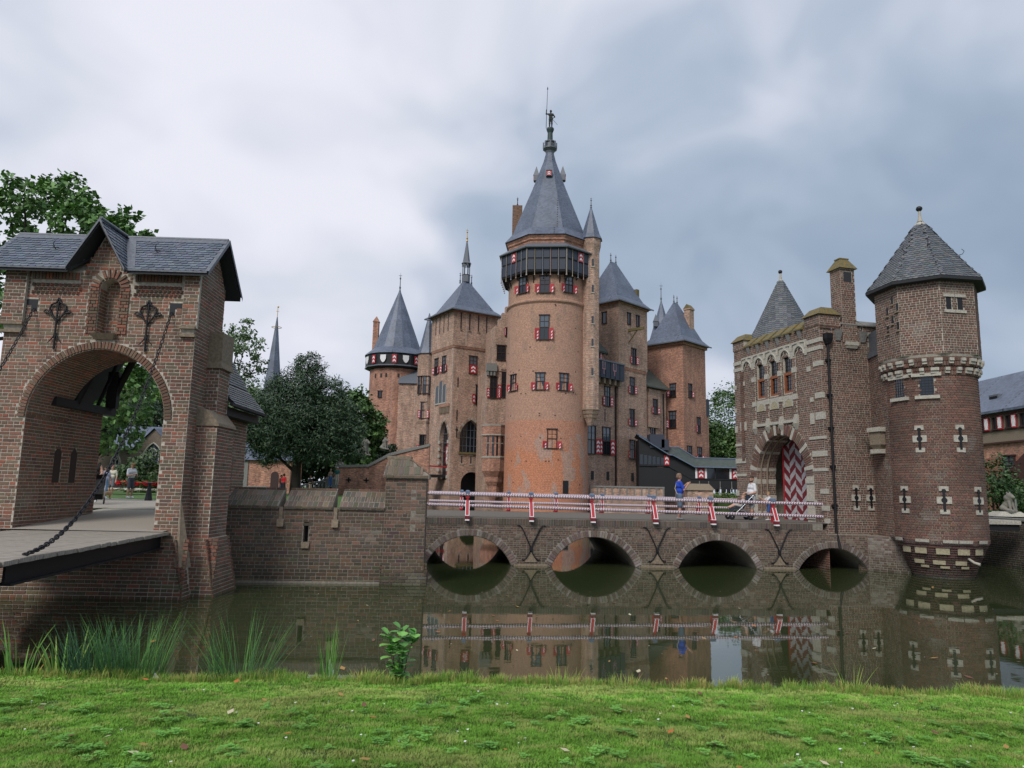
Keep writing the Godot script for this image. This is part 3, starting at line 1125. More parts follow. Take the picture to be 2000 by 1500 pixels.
func ground_and_water() -> void:
	var st := MB.new()
	st.quad(Vector3(-500, 0, 30), Vector3(500, 0, 30), Vector3(500, 0, -160), Vector3(-500, 0, -160))
	tag(part(self, "water", st, M.water), "still dark green moat that mirrors the castle", "", "", "structure")
	# the land round the moat: one sheet out to the horizon, its edge a wall down into the water
	var shore := [Vector2(-600, -20.9), Vector2(-12.9, -20.9), Vector2(-12.7, -22.6), Vector2(-8.2, -22.6), Vector2(-8.0, -22.0), Vector2(-3.3, -21.75), Vector2(-11.5, -80), Vector2(-27, -110), Vector2(-27, -126), Vector2(38, -136), Vector2(35, -100), Vector2(25.5, -90), Vector2(22.0, -42), Vector2(21.6, -36), Vector2(21.3, -27), Vector2(21.3, 4), Vector2(900, 4), Vector2(900, -900), Vector2(-900, -900), Vector2(-900, -20.9)]
	var poly := PackedVector2Array()
	for p in shore:
		poly.append(Vector2(p.x, -p.y))
	var g := MB.new()
	g.prism(poly, -1.2, 1.93, Transform3D(Basis(Vector3.RIGHT, Vector3.FORWARD, Vector3.UP), Vector3.ZERO))
	tag(part(self, "ground", g, M.far_grass), "", "", "", "structure")
	# gravel path from the gate to the church side
	var path := [Vector2(-12.6, -22.9), Vector2(-8.3, -22.9), Vector2(-11.5, -27), Vector2(-14.6, -31.0), Vector2(-15.4, -32.5), Vector2(-16.2, -34.2), Vector2(-19, -35.6), Vector2(-25, -36.5), Vector2(-25, -44), Vector2(-40, -44), Vector2(-40, -26), Vector2(-18, -24), Vector2(-13, -21.5)]
	var pp := PackedVector2Array()
	for p in path:
		pp.append(Vector2(p.x, -p.y))
	var ps := MB.new()
	ps.prism(pp, 1.9, 1.945, Transform3D(Basis(Vector3.RIGHT, Vector3.FORWARD, Vector3.UP), Vector3.ZERO))
	ps.quad(Vector3(-12.6, 1.59, -17.5), Vector3(-8.3, 1.59, -17.5), Vector3(-8.3, 1.95, -23.0), Vector3(-12.6, 1.95, -23.0))
	tag(part(self, "path", ps, M.gravel), "pale gravel path leading away through the gate arch", "", "", "structure")
	# quay wall on the right
	var q := thing("quay_wall", "dark brick quay wall along the moat beyond the round tower", "wall", Vector3(21.15, 0, -32), atan2(0.9, 9.0))
	var qs := MB.new()
	qs.box2(Vector3(-0.35, -1, -4.0), Vector3(0.3, 1.9, 30))
	part(q, "wall", qs, M.mortar_dark)
	var cp := MB.new()
	cp.box2(Vector3(-0.42, 1.9, -4.05), Vector3(0.35, 2.0, 30))
	part(q, "coping", cp, M.grey_stone)
	var L := Lay.new()
	lay(L, Vector3(-0.35, 0, -4), Vector3(0, 0, 1), Vector3(0, 1, 0), 10.0, 1.88, [Color(0.055, 0.043, 0.034), Color(0.075, 0.055, 0.043), Color(0.05, 0.045, 0.035)], null, 0.0875, 0.26, {"damp": true})
	for i in L.xf.size():    # the wall looks towards the tower
		var x: Transform3D = L.xf[i]
		L.xf[i] = Transform3D(Basis(x.basis.x, x.basis.y, x.basis.z), x.origin)
	flush(q, L, "brick", "brickwork", 120, brick_mesh)


# ------------------------------------------------------------------ the brick gate tower on the left
const GATE_PAL := [Color(0.211, 0.137, 0.092), Color(0.243, 0.140, 0.094), Color(0.269, 0.137, 0.094), Color(0.220, 0.151, 0.101), Color(0.301, 0.142, 0.096), Color(0.256, 0.129, 0.090), Color(0.186, 0.112, 0.083), Color(0.365, 0.132, 0.083), Color(0.192, 0.152, 0.099)]


func gate_tower() -> void:
	var t := thing("gate_tower", "brick gate tower with slate saddle roof, pointed archway and drawbridge chains", "gate tower", Vector3(-10.32, 0, -17.72), 0.035)
	var L := Lay.new()
	var S := Lay.new()
	var XL := -2.45
	var XR := 2.27
	var arch := arch_line(0.0, 4.30, 1.68, 1.74, 12)
	var outer := arch_line(0.0, 4.30, 1.90, 1.97, 12)
	var arch_poly := arch_hole(0.0, 1.5, 4.30, 1.68, 1.74, 12)
	var outer_poly := PackedVector2Array(outer)
	var niche := arch_hole(0.055, 6.42, 7.62, 0.25, 0.25, 6)
	var niche_o := arch_hole(0.055, 6.42, 7.62, 0.50, 0.5, 6)
	var slots := [rect(-1.86, 6.95, -1.70, 7.28), rect(1.58, 6.95, 1.72, 7.28), rect(-2.06, 7.12, -1.70, 7.28), rect(1.58, 7.12, 1.92, 7.28)]
	var friezes := [rect(-1.92, 7.38, -0.72, 7.98), rect(0.62, 7.38, 1.88, 7.98)]
	# core of the wall
	var w := MB.new()
	wall_prism(w, rect(XL, 1.4, XR, 8.05), [arch_poly, niche], -0.34, 0.0)
	wall_prism(w, rect(XL, 1.4, XR, 8.05), [arch_poly], -1.8, -0.34)
	w.prism(PackedVector2Array([Vector2(0, 8.05), Vector2(1.8, 8.05), Vector2(0.9, 9.12)]), XL, XR, Transform3D(Basis(Vector3.FORWARD, Vector3.UP, Vector3.RIGHT), Vector3.ZERO))
	w.frustum(-1.0, Rect2(-6.0, -1.9, 8.75, 2.2), 1.4, Rect2(-6.0, -1.85, 8.29, 1.86))
	part(t, "wall", w, M.mortar)
	# bricks of the front
	var in_front := func(u: float, v: float) -> bool:
		var p := Vector2(u + XL, v + 1.4)
		if Geometry2D.is_point_in_polygon(p, arch_poly) or Geometry2D.is_point_in_polygon(p, outer_poly) or Geometry2D.is_point_in_polygon(p, niche_o):
			return false
		for q in slots:
			if Geometry2D.is_point_in_polygon(p, q):
				return false
		for q in friezes:
			if Geometry2D.is_point_in_polygon(p, q):
				return false
		if absf(p.x - 0.055) < 0.55 and p.y > 8.0:
			return false
		return true
	lay(L, Vector3(XL, 1.4, 0), Vector3.RIGHT, Vector3.UP, XR - XL, 6.62, GATE_PAL, in_front)
	ring(L, Vector3.ZERO, Vector3.RIGHT, Vector3.UP, arch, 0.21, GATE_PAL.slice(0, 4), 0.078, 0.045, 0.4)
	# soffit and jambs of the archway
	for k in arch.size() - 1:
		var p: Vector2 = arch[k]
		var q: Vector2 = arch[k + 1]
		var uy := Vector3(q.x - p.x, q.y - p.y, 0)
		lay(L, Vector3(p.x, p.y, 0), Vector3(0, 0, -1), uy.normalized(), 1.8, uy.length(), GATE_PAL, null, 0.0875, 0.29)
	var in_left := func(u: float, v: float) -> bool:
		for z in [1.54, 2.29]:
			if absf(u - z) < 0.16 and v > 1.2 and v < 2.0 + maxf(0.0, 0.16 - absf(u - z)):
				return false
		return true
	lay(L, Vector3(-1.68, 1.5, 0), Vector3(0, 0, -1), Vector3.UP, 3.55, 3.2, GATE_PAL, in_left)
	lay(L, Vector3(1.68, 1.5, -3.55), Vector3(0, 0, 1), Vector3.UP, 3.55, 3.2, GATE_PAL)
	# right flank with its gable
	lay(L, Vector3(XR, 1.4, 0), Vector3(0, 0, -1), Vector3.UP, 1.8, 7.8, GATE_PAL, func(u, v): return v < 6.65 or absf(u - 0.9) < 0.95 - (v - 6.65) * 0.87)
	# foot of the tower
	var fu := Vector3(0, 2.4, -0.29).normalized()
	lay(L, Vector3(-6, -0.1, 0.197), Vector3.RIGHT, fu, 8.57, 1.52, GATE_PAL, null, 0.0875, 0.29, {"damp": true})
	lay(L, Vector3(2.583, -0.1, 0.19), Vector3(0, 0, -1), Vector3(-0.46, 2.4, 0).normalized(), 0.48, 1.54, GATE_PAL, null, 0.0875, 0.29, {"damp": true})
	# corner strips on corbels at the top
	var strips := MB.new()
	for sx in [-1, 1]:
		var x0 := XL if sx < 0 else 1.94
		var x1 := -1.98 if sx < 0 else XR
		var b := MB.new()
		b.box2(Vector3(x0 - (0.06 if sx < 0 else 0.0), 6.62, 0.0), Vector3(x1 + (0.06 if sx > 0 else 0.0), 8.02, 0.10))
		b.frustum(6.42, Rect2(x0 + 0.03, -0.05, x1 - x0 - 0.06, 0.07), 6.62, Rect2(x0, -0.05, x1 - x0, 0.14))
		part(t, "corner_pier", b, M.mortar)
		lay(L, Vector3(x0 - (0.06 if sx < 0 else 0.0), 6.62, 0.10), Vector3.RIGHT, Vector3.UP, x1 - x0 + 0.06, 1.4, GATE_PAL)
		var c := MB.new()
		c.box2(Vector3(x0 - 0.03, 6.40, 0.0), Vector3(x1 + 0.03, 6.47, 0.11))
		c.box2(Vector3(x0 - 0.03, 6.60, 0.0), Vector3(x1 + 0.03, 6.66, 0.15))
		part(t, "corbel", c, M.brown_stone)
	# dogtooth friezes under the eaves
	for fr in [[-1.92, -0.72], [0.62, 1.88]]:
		var x: float = fr[0] + 0.05
		while x < fr[1] - 0.04:
			for r in 3:
				var p := Vector3(x + (0.055 if r == 1 else 0.0), 7.47 + r * 0.1, -0.02)
				L.xf.append(Transform3D(Basis(Vector3.UP, PI / 4) * Basis.from_scale(Vector3(0.075, 0.075, 0.075)), p))
				L.col.append(pick(GATE_PAL, p) * 0.8)
			x += 0.11
		lay(L, Vector3(fr[0], 7.80, 0.035), Vector3.RIGHT, Vector3.UP, fr[1] - fr[0], 0.2, GATE_PAL, null, 0.2, 0.085)
	# the tall niche between the friezes
	var nb := MB.new()
	nb.box2(Vector3(-0.35, 6.3, -0.5), Vector3(0.45, 8.0, -0.335))
	part(t, "niche_back", nb, M.mortar)
	lay(L, Vector3(-0.2, 6.42, -0.335), Vector3.RIGHT, Vector3.UP, 0.51, 1.45, GATE_PAL)
	for sx in [-1, 1]:
		lay(L, Vector3(0.055 + (0.25 if sx > 0 else -0.51), 6.42, 0.03), Vector3.RIGHT, Vector3.UP, 0.26, 1.2, GATE_PAL, null, 0.0875, 0.26)
		if sx < 0:
			lay(L, Vector3(-0.195, 6.42, 0.0), Vector3(0, 0, -1), Vector3.UP, 0.34, 1.2, GATE_PAL)
	ring(L, Vector3.ZERO, Vector3.RIGHT, Vector3.UP, arch_line(0.055, 7.62, 0.25, 0.25, 6), 0.26, GATE_PAL, 0.075, 0.05, 0.3)
	var sill := MB.new()
	sill.frustum(6.28, Rect2(-0.19, -0.02, 0.46, 0.08), 6.42, Rect2(-0.27, -0.02, 0.62, 0.2))
	part(t, "niche_sill", sill, M.brown_stone)
	for q in slots:
		var slot_st := MB.new()
		slot_st.box2(Vector3(q[0].x, q[0].y, 0.001), Vector3(q[2].x, q[2].y, 0.004 + 0.0005 * slots.find(q)))
		part(t, "chain_slot", slot_st, M.under_slate)
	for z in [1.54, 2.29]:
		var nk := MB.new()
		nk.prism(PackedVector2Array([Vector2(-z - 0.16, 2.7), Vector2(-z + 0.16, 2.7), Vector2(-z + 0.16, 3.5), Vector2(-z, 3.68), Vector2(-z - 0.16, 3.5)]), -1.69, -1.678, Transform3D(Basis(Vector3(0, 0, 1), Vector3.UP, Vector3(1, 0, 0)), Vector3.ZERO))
		part(t, "niche_shade_panel", nk, M.niche_shade)  # flat panel, no recess: its dark colour paints the niche's shade
	# forged wall anchors
	for ax in [-1.16, 1.08]:
		var a := MB.new()
		var at := Vector3(ax, 6.72, 0.05)
		var r := 0.024
		a.tube([at + Vector3(0, -0.72, 0), at + Vector3(0, 0.0, 0.02), at + Vector3(0, 0.5, 0)], r, r, 6)
		for sx in [-1.0, 1.0]:
			a.tube([at + Vector3(0, -0.3, 0), at + Vector3(0.05 * sx, -0.42, 0), at + Vector3(0.17 * sx, -0.56, 0)], r, 0.008, 6)
			a.tube([at + Vector3(0, -0.02, 0), at + Vector3(0.12 * sx, 0.14, 0), at + Vector3(0.2 * sx, 0.30, 0), at + Vector3(0.17 * sx, 0.42, 0), at + Vector3(0.05 * sx, 0.48, 0), at + Vector3(0, 0.6, 0)], r, r, 6)
			var spiral := []
			for i in 9:
				var s := i / 8.0
				spiral.append(at + Vector3((0.26 + 0.07 * (1 - s) * cos(s * 7.0)) * sx, 0.23 + 0.07 * (1 - s) * sin(s * 7.0), 0.01))
			a.tube(spiral, 0.02, 0.014, 5)
			a.tube([at + Vector3(0.14 * sx, 0.16, 0), at + Vector3(0.2 * sx, 0.2, 0.01), spiral[0]], 0.018, 0.018, 5)
			var inner := []
			for i in 8:
				var s := i / 7.0
				inner.append(at + Vector3((0.09 + 0.055 * (1 - s) * cos(3.1 - s * 6.0)) * sx, 0.36 + 0.055 * (1 - s) * sin(3.1 - s * 6.0), 0.01))
			a.tube(inner, 0.015, 0.01, 5)
		part(t, "wall_anchor", a, M.iron)
	# buttress on the right flank
	var bt := MB.new()
	bt.box2(Vector3(XR - 0.01, 1.0, -1.72), Vector3(2.60, 6.35, -0.95))
	bt.box2(Vector3(XR - 0.01, -0.5, -1.78), Vector3(2.80, 4.25, -0.55))
	bt.frustum(-1.0, Rect2(XR - 0.1, -1.95, 1.15, 1.75), 1.4, Rect2(XR - 0.1, -1.85, 0.64, 1.34))
	part(t, "buttress", bt, M.mortar)
	lay(L, Vector3(XR, 4.3, -0.95), Vector3.RIGHT, Vector3.UP, 0.33, 1.5, GATE_PAL)
	lay(L, Vector3(2.60, 4.3, -0.95), Vector3(0, 0, -1), Vector3.UP, 0.77, 2.05, GATE_PAL)
	lay(L, Vector3(XR, 1.4, -0.55), Vector3.RIGHT, Vector3.UP, 0.53, 2.85, GATE_PAL)
	lay(L, Vector3(2.80, 1.4, -0.55), Vector3(0, 0, -1), Vector3.UP, 1.23, 2.85, GATE_PAL)
	lay(L, Vector3(XR, -0.1, -0.31), Vector3.RIGHT, Vector3(0, 2.4, -0.31).normalized(), 0.82, 1.52, GATE_PAL, null, 0.0875, 0.29, {"damp": true})
	lay(L, Vector3(3.135, -0.1, -0.31), Vector3(0, 0, -1), Vector3(-0.51, 2.4, 0).normalized(), 1.7, 1.52, GATE_PAL, null, 0.0875, 0.29, {"damp": true})
	var caps := MB.new()
	caps.box2(Vector3(XR, 5.85, -1.74), Vector3(2.64, 6.75, -0.92))
	caps.frustum(5.78, Rect2(XR, -1.78, 0.42, 0.9), 5.95, Rect2(XR, -1.75, 0.38, 0.84))
	caps.prism(PackedVector2Array([Vector2(XR, 4.22), Vector2(2.86, 4.22), Vector2(2.84, 4.30), Vector2(2.58, 4.62), Vector2(XR, 4.72)]), -1.8, -0.50)
	part(t, "weathering_stone", caps, M.brown_stone)
	var broach := MB.new()
	var top := Vector3(2.29, 2.35, 0.0)
	broach.quad(Vector3(2.42, 0.75, 0.16), Vector3(2.62, 0.75, -0.08), top, top)
	broach.quad(Vector3(2.30, 0.75, 0.14), Vector3(2.42, 0.75, 0.16), top + Vector3(0, 0, 0.01), top)
	part(t, "broach_stone", broach, M.brown_stone)
	# ---- saddle roof with a gablet over the niche
	var ey := 8.02
	var ry := 9.27
	var rx0 := -2.95
	var rx1 := 2.58
	var up := Vector3(0, ry - ey, -1.25).normalized()
	var slope := Vector3(0, ry - ey, -1.25).length()
	var deck := MB.new()
	var off := Vector3(0, -0.05, 0)
	var gx := -0.13
	var ridge_f := Vector3(0, ry - ey, -1.25)
	var planes := [
		[Vector3(rx0, ey, 0.35), Vector3(-0.86, ey, 0.35), Vector3(gx, ry, -0.9), Vector3(rx0, ry, -0.9)],
		[Vector3(0.60, ey, 0.35), Vector3(rx1, ey, 0.35), Vector3(rx1, ry, -0.9), Vector3(gx, ry, -0.9)],
		[Vector3(rx1, ey, -2.15), Vector3(rx0, ey, -2.15), Vector3(rx0, ry, -0.9), Vector3(rx1, ry, -0.9)]]
	for q in planes:
		deck.quad(q[0], q[1], q[2], q[3])
		deck.quad(q[0] + off * 2, q[1] + off * 2, q[2] + off * 2, q[3] + off * 2)
		for i in 4:
			deck.quad(q[i], q[(i + 1) % 4], q[(i + 1) % 4] + off * 2, q[i] + off * 2)
	var gw := MB.new()
	gw.prism(PackedVector2Array([Vector2(-0.62, 8.05), Vector2(0.44, 8.05), Vector2(gx + 0.05, 9.05), Vector2(gx - 0.05, 9.05)]), -0.34, -0.0)
	part(t, "gablet_wall", gw, M.mortar)
	lay(L, Vector3(-0.62, 8.0, 0.0), Vector3.RIGHT, Vector3.UP, 1.06, 1.05, GATE_PAL, func(u, v):
		var p := Vector2(u - 0.62, v + 8.0)
		return absf(p.x - gx) < (9.1 - p.y) * 0.55 and p.distance_to(Vector2(0.055, 7.62)) > 0.5)
	# gablet boards
	var pk := Vector3(gx, 9.29, 0.46)
	for s in [[-0.86, -1], [0.60, 1]]:
		var e := Vector3(s[0], ey - 0.02, 0.46)
		deck.quad(pk, e, e + Vector3(0, -0.1, 0), pk + Vector3(0, -0.14, 0))
		deck.tri(pk + off, e + off, Vector3(gx, 9.26, -0.9))
		deck.tri(e, Vector3(s[0], ey, 0.30), e + off * 2)
	var roof := part(t, "roof", deck, M.under_slate)
	var pal := [Color(0.135, 0.165, 0.215), Color(0.155, 0.185, 0.235), Color(0.12, 0.145, 0.19), Color(0.17, 0.20, 0.24)]
	var not_gablet := func(u: float, v: float) -> bool:
		var x := u + rx0
		var f := v / slope
		var lo := lerpf(-0.86, gx, f)
		var hi := lerpf(0.60, gx, f)
		return x < lo - 0.02 or x > hi + 0.02
	lay_slates(S, Vector3(rx0, ey, 0.36), Vector3.RIGHT, up, rx1 - rx0, slope - 0.08, pal, not_gablet, 0.185, 0.128)
	# gablet slopes
	for s in [[-0.86, -1.0], [0.60, 1.0]]:
		var e := Vector3(s[0], ey, 0.46)
		var ub := (pk - e)
		var gl := ub.length()
		var back := Vector3(0, 0, -1)
		var ux := back if s[1] > 0 else -back
		var o := e if s[1] > 0 else e + back * 1.36
		var uy := ub.normalized()
		var side: float = s[1]
		lay_slates(S, o, ux, uy, 1.36, gl, pal, func(u, v):
			var depth: float = u if side > 0 else 1.36 - u
			return depth < 0.08 + 1.28 * v / gl, 0.185, 0.128)
	flush(t, S, "slate", "slates", 300, slate_mesh, 0.5, roof)
	var lead := MB.new()
	lead.tube([Vector3(rx0, ry + 0.02, -0.9), Vector3(rx1, ry + 0.02, -0.9)], 0.05, 0.05, 8)
	lead.quad(Vector3(rx0, ry - 0.12, -0.74), Vector3(rx1, ry - 0.12, -0.74), Vector3(rx1, ry + 0.03, -0.88), Vector3(rx0, ry + 0.03, -0.88))
	for s in [-0.86, 0.60]:
		var e := Vector3(s, ey, 0.50)
		var hi := pk + Vector3(0, 0.02, 0.04)
		var wv := Vector3(0, 0, -0.16)
		lead.quad(e, hi, hi + wv, e + wv)
		lead.quad(e, e + Vector3(0, -0.07, 0), hi + Vector3(0, -0.09, 0), hi)
	lead.quad(Vector3(gx - 0.1, 9.20, 0.5), Vector3(gx + 0.1, 9.20, 0.5), Vector3(gx + 0.12, 9.24, -0.9), Vector3(gx, 9.32, -0.9))
	lead.tube([pk + Vector3(0, 0.03, 0), Vector3(gx, 9.33, -0.9)], 0.04, 0.04, 6)
	lead.quad(Vector3(0.60, ey + 0.02, 0.375), Vector3(0.80, ey + 0.02, 0.375), Vector3(gx + 0.28, 9.27, -0.85), Vector3(gx, 9.30, -0.85))
	for x in [rx0, rx1]:
		for zz in [[0.38, -0.9], [-2.18, -0.9]]:
			lead.quad(Vector3(x - 0.05, ey + 0.02, zz[0]), Vector3(x + 0.05, ey + 0.02, zz[0]), Vector3(x + 0.05, ry + 0.03, zz[1]), Vector3(x - 0.05, ry + 0.03, zz[1]))
			lead.quad(Vector3(x + 0.05, ey - 0.10, zz[0]), Vector3(x + 0.05, ry - 0.09, zz[1]), Vector3(x + 0.05, ry + 0.03, zz[1]), Vector3(x + 0.05, ey + 0.02, zz[0]))
	lead.box2(Vector3(rx0, ey - 0.03, 0.36), Vector3(-0.86, ey + 0.012, 0.385))
	lead.box2(Vector3(0.60, ey - 0.03, 0.36), Vector3(rx1, ey + 0.012, 0.385))
	part(t, "lead_flashing", lead, M.lead)
	for hx in [-1.62, 0.98]:
		var hook := MB.new()
		var b := Vector3(hx, 8.72, -0.32)
		hook.tube([b, b + Vector3(0, 0.05, 0.08), b + Vector3(-0.02, 0.12, 0.1), b + Vector3(0.02, 0.2, 0.08)], 0.012, 0.01, 5)
		hook.tube([b + Vector3(-0.06, 0.06, 0.02), b + Vector3(0, 0.02, 0.08), b + Vector3(0.1, 0.03, 0.03)], 0.012, 0.01, 5)
		part(t, "roof_hook", hook, M.iron)
	# ---- the wing behind the arch: walls, roof and its timbers
	var rw := MB.new()
	rw.box2(Vector3(-2.25, -1, -3.55), Vector3(-1.68, 4.70, -1.8))
	var rear_holes := [arch_hole(-3.27, -0.8, 0.55, 0.42, 0.42, 6), rect(-3.52, 2.35, -3.44, 3.5), rect(-2.82, 2.2, -2.75, 2.9)]
	wall_prism(rw, rect(-4.55, -1.0, -1.8, 4.75), rear_holes, 1.75, 2.25, Transform3D(Basis(Vector3(0, 0, 1), Vector3.UP, Vector3(1, 0, 0)), Vector3.ZERO))
	rw.box2(Vector3(1.2, -1, -4.5), Vector3(1.76, 4.7, -1.8))
	part(t, "rear_wall", rw, M.mortar)
	var in_rear := func(u: float, v: float) -> bool:
		var p := Vector2(-1.8 - u, v)
		for q in rear_holes:
			if Geometry2D.is_point_in_polygon(p, q):
				return false
		return not (absf(p.x + 3.27) < 0.60 and p.y < 0.6) and Vector2(p.x + 3.27, p.y - 0.55).length() > 0.60
	lay(L, Vector3(2.25, 0, -1.8), Vector3(0, 0, -1), Vector3.UP, 2.75, 4.72, GATE_PAL, in_rear, 0.0875, 0.24, {"damp": true})
	ring(L, Vector3(2.25, 0, 0), Vector3(0, 0, -1), Vector3.UP, arch_line(3.27, 0.55, 0.42, 0.42, 6), 0.19, GATE_PAL, 0.075, 0.02, 0.2)
	var rroof := MB.new()
	var prof := [Vector2(2.78, 4.92), Vector2(2.2, 5.62), Vector2(1.66, 6.55), Vector2(0.9, 7.75), Vector2(0.0, 9.0)]
	for sx in [-1.0, 1.0]:
		for i in prof.size() - 1:
			var p: Vector2 = prof[i]
			var q: Vector2 = prof[i + 1]
			rroof.quad(Vector3(p.x * sx, p.y, -1.75), Vector3(p.x * sx, p.y, -4.5), Vector3(q.x * sx, q.y, -4.5), Vector3(q.x * sx, q.y, -1.75))
			rroof.quad(Vector3(p.x * sx, p.y - 0.1, -1.75), Vector3(p.x * sx, p.y - 0.1, -4.5), Vector3(q.x * sx, q.y - 0.1, -4.5), Vector3(q.x * sx, q.y - 0.1, -1.75))
			rroof.quad(Vector3(p.x * sx, p.y - 0.1, -4.5), Vector3(p.x * sx, p.y, -4.5), Vector3(q.x * sx, q.y, -4.5), Vector3(q.x * sx, q.y - 0.1, -4.5))
			rroof.quad(Vector3(p.x * sx, p.y - 0.1, -1.75), Vector3(p.x * sx, p.y, -1.75), Vector3(q.x * sx, q.y, -1.75), Vector3(q.x * sx, q.y - 0.1, -1.75))
	var rr := part(t, "rear_roof", rroof, M.under_slate)
	var R := Lay.new()
	for i in prof.size() - 1:
		var p: Vector2 = prof[i]
		var q: Vector2 = prof[i + 1]
		lay_slates(R, Vector3(p.x + 0.008, p.y, -1.75), Vector3(0, 0, -1), Vector3(q.x - p.x, q.y - p.y, 0).normalized(), 2.75, p.distance_to(q), [Color(0.13, 0.14, 0.14), Color(0.16, 0.165, 0.155), Color(0.115, 0.125, 0.13)], null, 0.15, 0.105)
	flush(t, R, "slate", "slates", 120, slate_mesh, 0.5, rr)
	var gut := MB.new()
	gut.box2(Vector3(2.74, 4.86, -4.52), Vector3(2.82, 4.93, -1.5))
	gut.box2(Vector3(2.25, 4.62, -4.5), Vector3(2.60, 4.86, -1.75))
	part(t, "eaves_board", gut, M.black_wood)
	var tim := MB.new()
	tim.box2(Vector3(-1.78, 4.70, -3.95), Vector3(-1.50, 4.92, -0.9))
	for z in [-1.95, -3.62]:
		tim.tube([Vector3(-1.6, 4.85, z), Vector3(0.0, 8.8, z)], 0.11, 0.11, 4)
		tim.tube([Vector3(1.6, 4.85, z), Vector3(0.0, 8.8, z)], 0.11, 0.11, 4)
		tim.box2(Vector3(-1.45, 6.55, z - 0.08), Vector3(1.45, 6.75, z + 0.08))
	tim.box2(Vector3(-1.62, 4.9, -3.72), Vector3(-1.32, 6.0, -3.52))
	tim.tube([Vector3(-1.55, 4.95, -3.0), Vector3(-1.45, 6.2, -3.6)], 0.07, 0.07, 4)
	part(t, "roof_timbers", tim, M.black_wood)
	flush(t, L, "brick", "brickwork", 300, brick_mesh)
	# ---- the drawbridge in front
	var d := thing("drawbridge", "weathered plank drawbridge on dark steel beams in front of the gate arch", "drawbridge", Vector3(-9.85, 1.57, -17.55), 0.13)
	var z := 0.0
	while z < 10.2:
		var pl := MB.new()
		var x1 := 1.62 + rng.randf_range(-0.02, 0.03)
		pl.box(Vector3((x1 - 1.9) * 0.5, -0.03 + rng.randf_range(-0.004, 0.004), z + 0.12), Vector3(x1 + 1.9, 0.07, 0.228))
		part(d, "plank", pl, M.deck)
		z += 0.24
	for bx in [1.42, -0.3, -1.75]:
		var beam := MB.new()
		beam.box2(Vector3(bx - 0.02, -0.37, 0.0), Vector3(bx + 0.02, -0.07, 6.7))
		beam.box2(Vector3(bx - 0.11, -0.40, 0.0), Vector3(bx + 0.11, -0.365, 6.7))
		beam.box2(Vector3(bx - 0.11, -0.10, 0.0), Vector3(bx + 0.11, -0.068, 10.2))
		part(d, "beam", beam, M.iron)
	var ends := [[Vector3(1.65, 7.05, 0.03), Vector3(0, 0, 0), "right drawbridge chain, from the slot beside the arch down to the deck edge"], [Vector3(-1.76, 7.05, 0.03), Vector3(0, 0, 0), "left drawbridge chain, running out of the picture beside the arch"]]
	for i in 2:
		var a: Vector3 = t.transform * (ends[i][0] as Vector3)
		var b: Vector3 = d.transform * Vector3(1.58 if i == 0 else -1.86, 0.05, 6.5)
		var ch := thing("chain", ends[i][2], "chain", Vector3.ZERO, 0, "drawbridge chains of the brick gate")
		var link := MB.new()
		var loop := []
		for k in 9:
			var an := TAU * k / 8.0
			loop.append(Vector3(0.034 * cos(an), 0.08 * sin(an), 0))
		link.tube(loop, 0.0135, 0.0135, 5, false)
		var lm := mesh_of([[link, M.iron]])
		var n := 74
		for k in n:
			var f0 := float(k) / n
			var f1 := float(k + 1) / n
			var p0 := a.lerp(b, f0) - Vector3(0, 5.2 * f0 * (1 - f0), 0)
			var p1 := a.lerp(b, f1) - Vector3(0, 5.2 * f1 * (1 - f1), 0)
			var y := (p1 - p0).normalized()
			var s := y.cross(Vector3(0, 0, 1)).normalized()
			var bs := Basis(s, y, s.cross(y))
			put(ch, "link", lm).transform = Transform3D(bs * Basis(Vector3.UP, PI / 2 * (k % 2)), (p0 + p1) * 0.5)


# ------------------------------------------------------------------ the low moat wall between gate and bridge
const WALL_PAL := [Color(0.132, 0.099, 0.071), Color(0.163, 0.108, 0.078), Color(0.191, 0.116, 0.082), Color(0.146, 0.114, 0.082), Color(0.116, 0.087, 0.067), Color(0.215, 0.123, 0.086)]


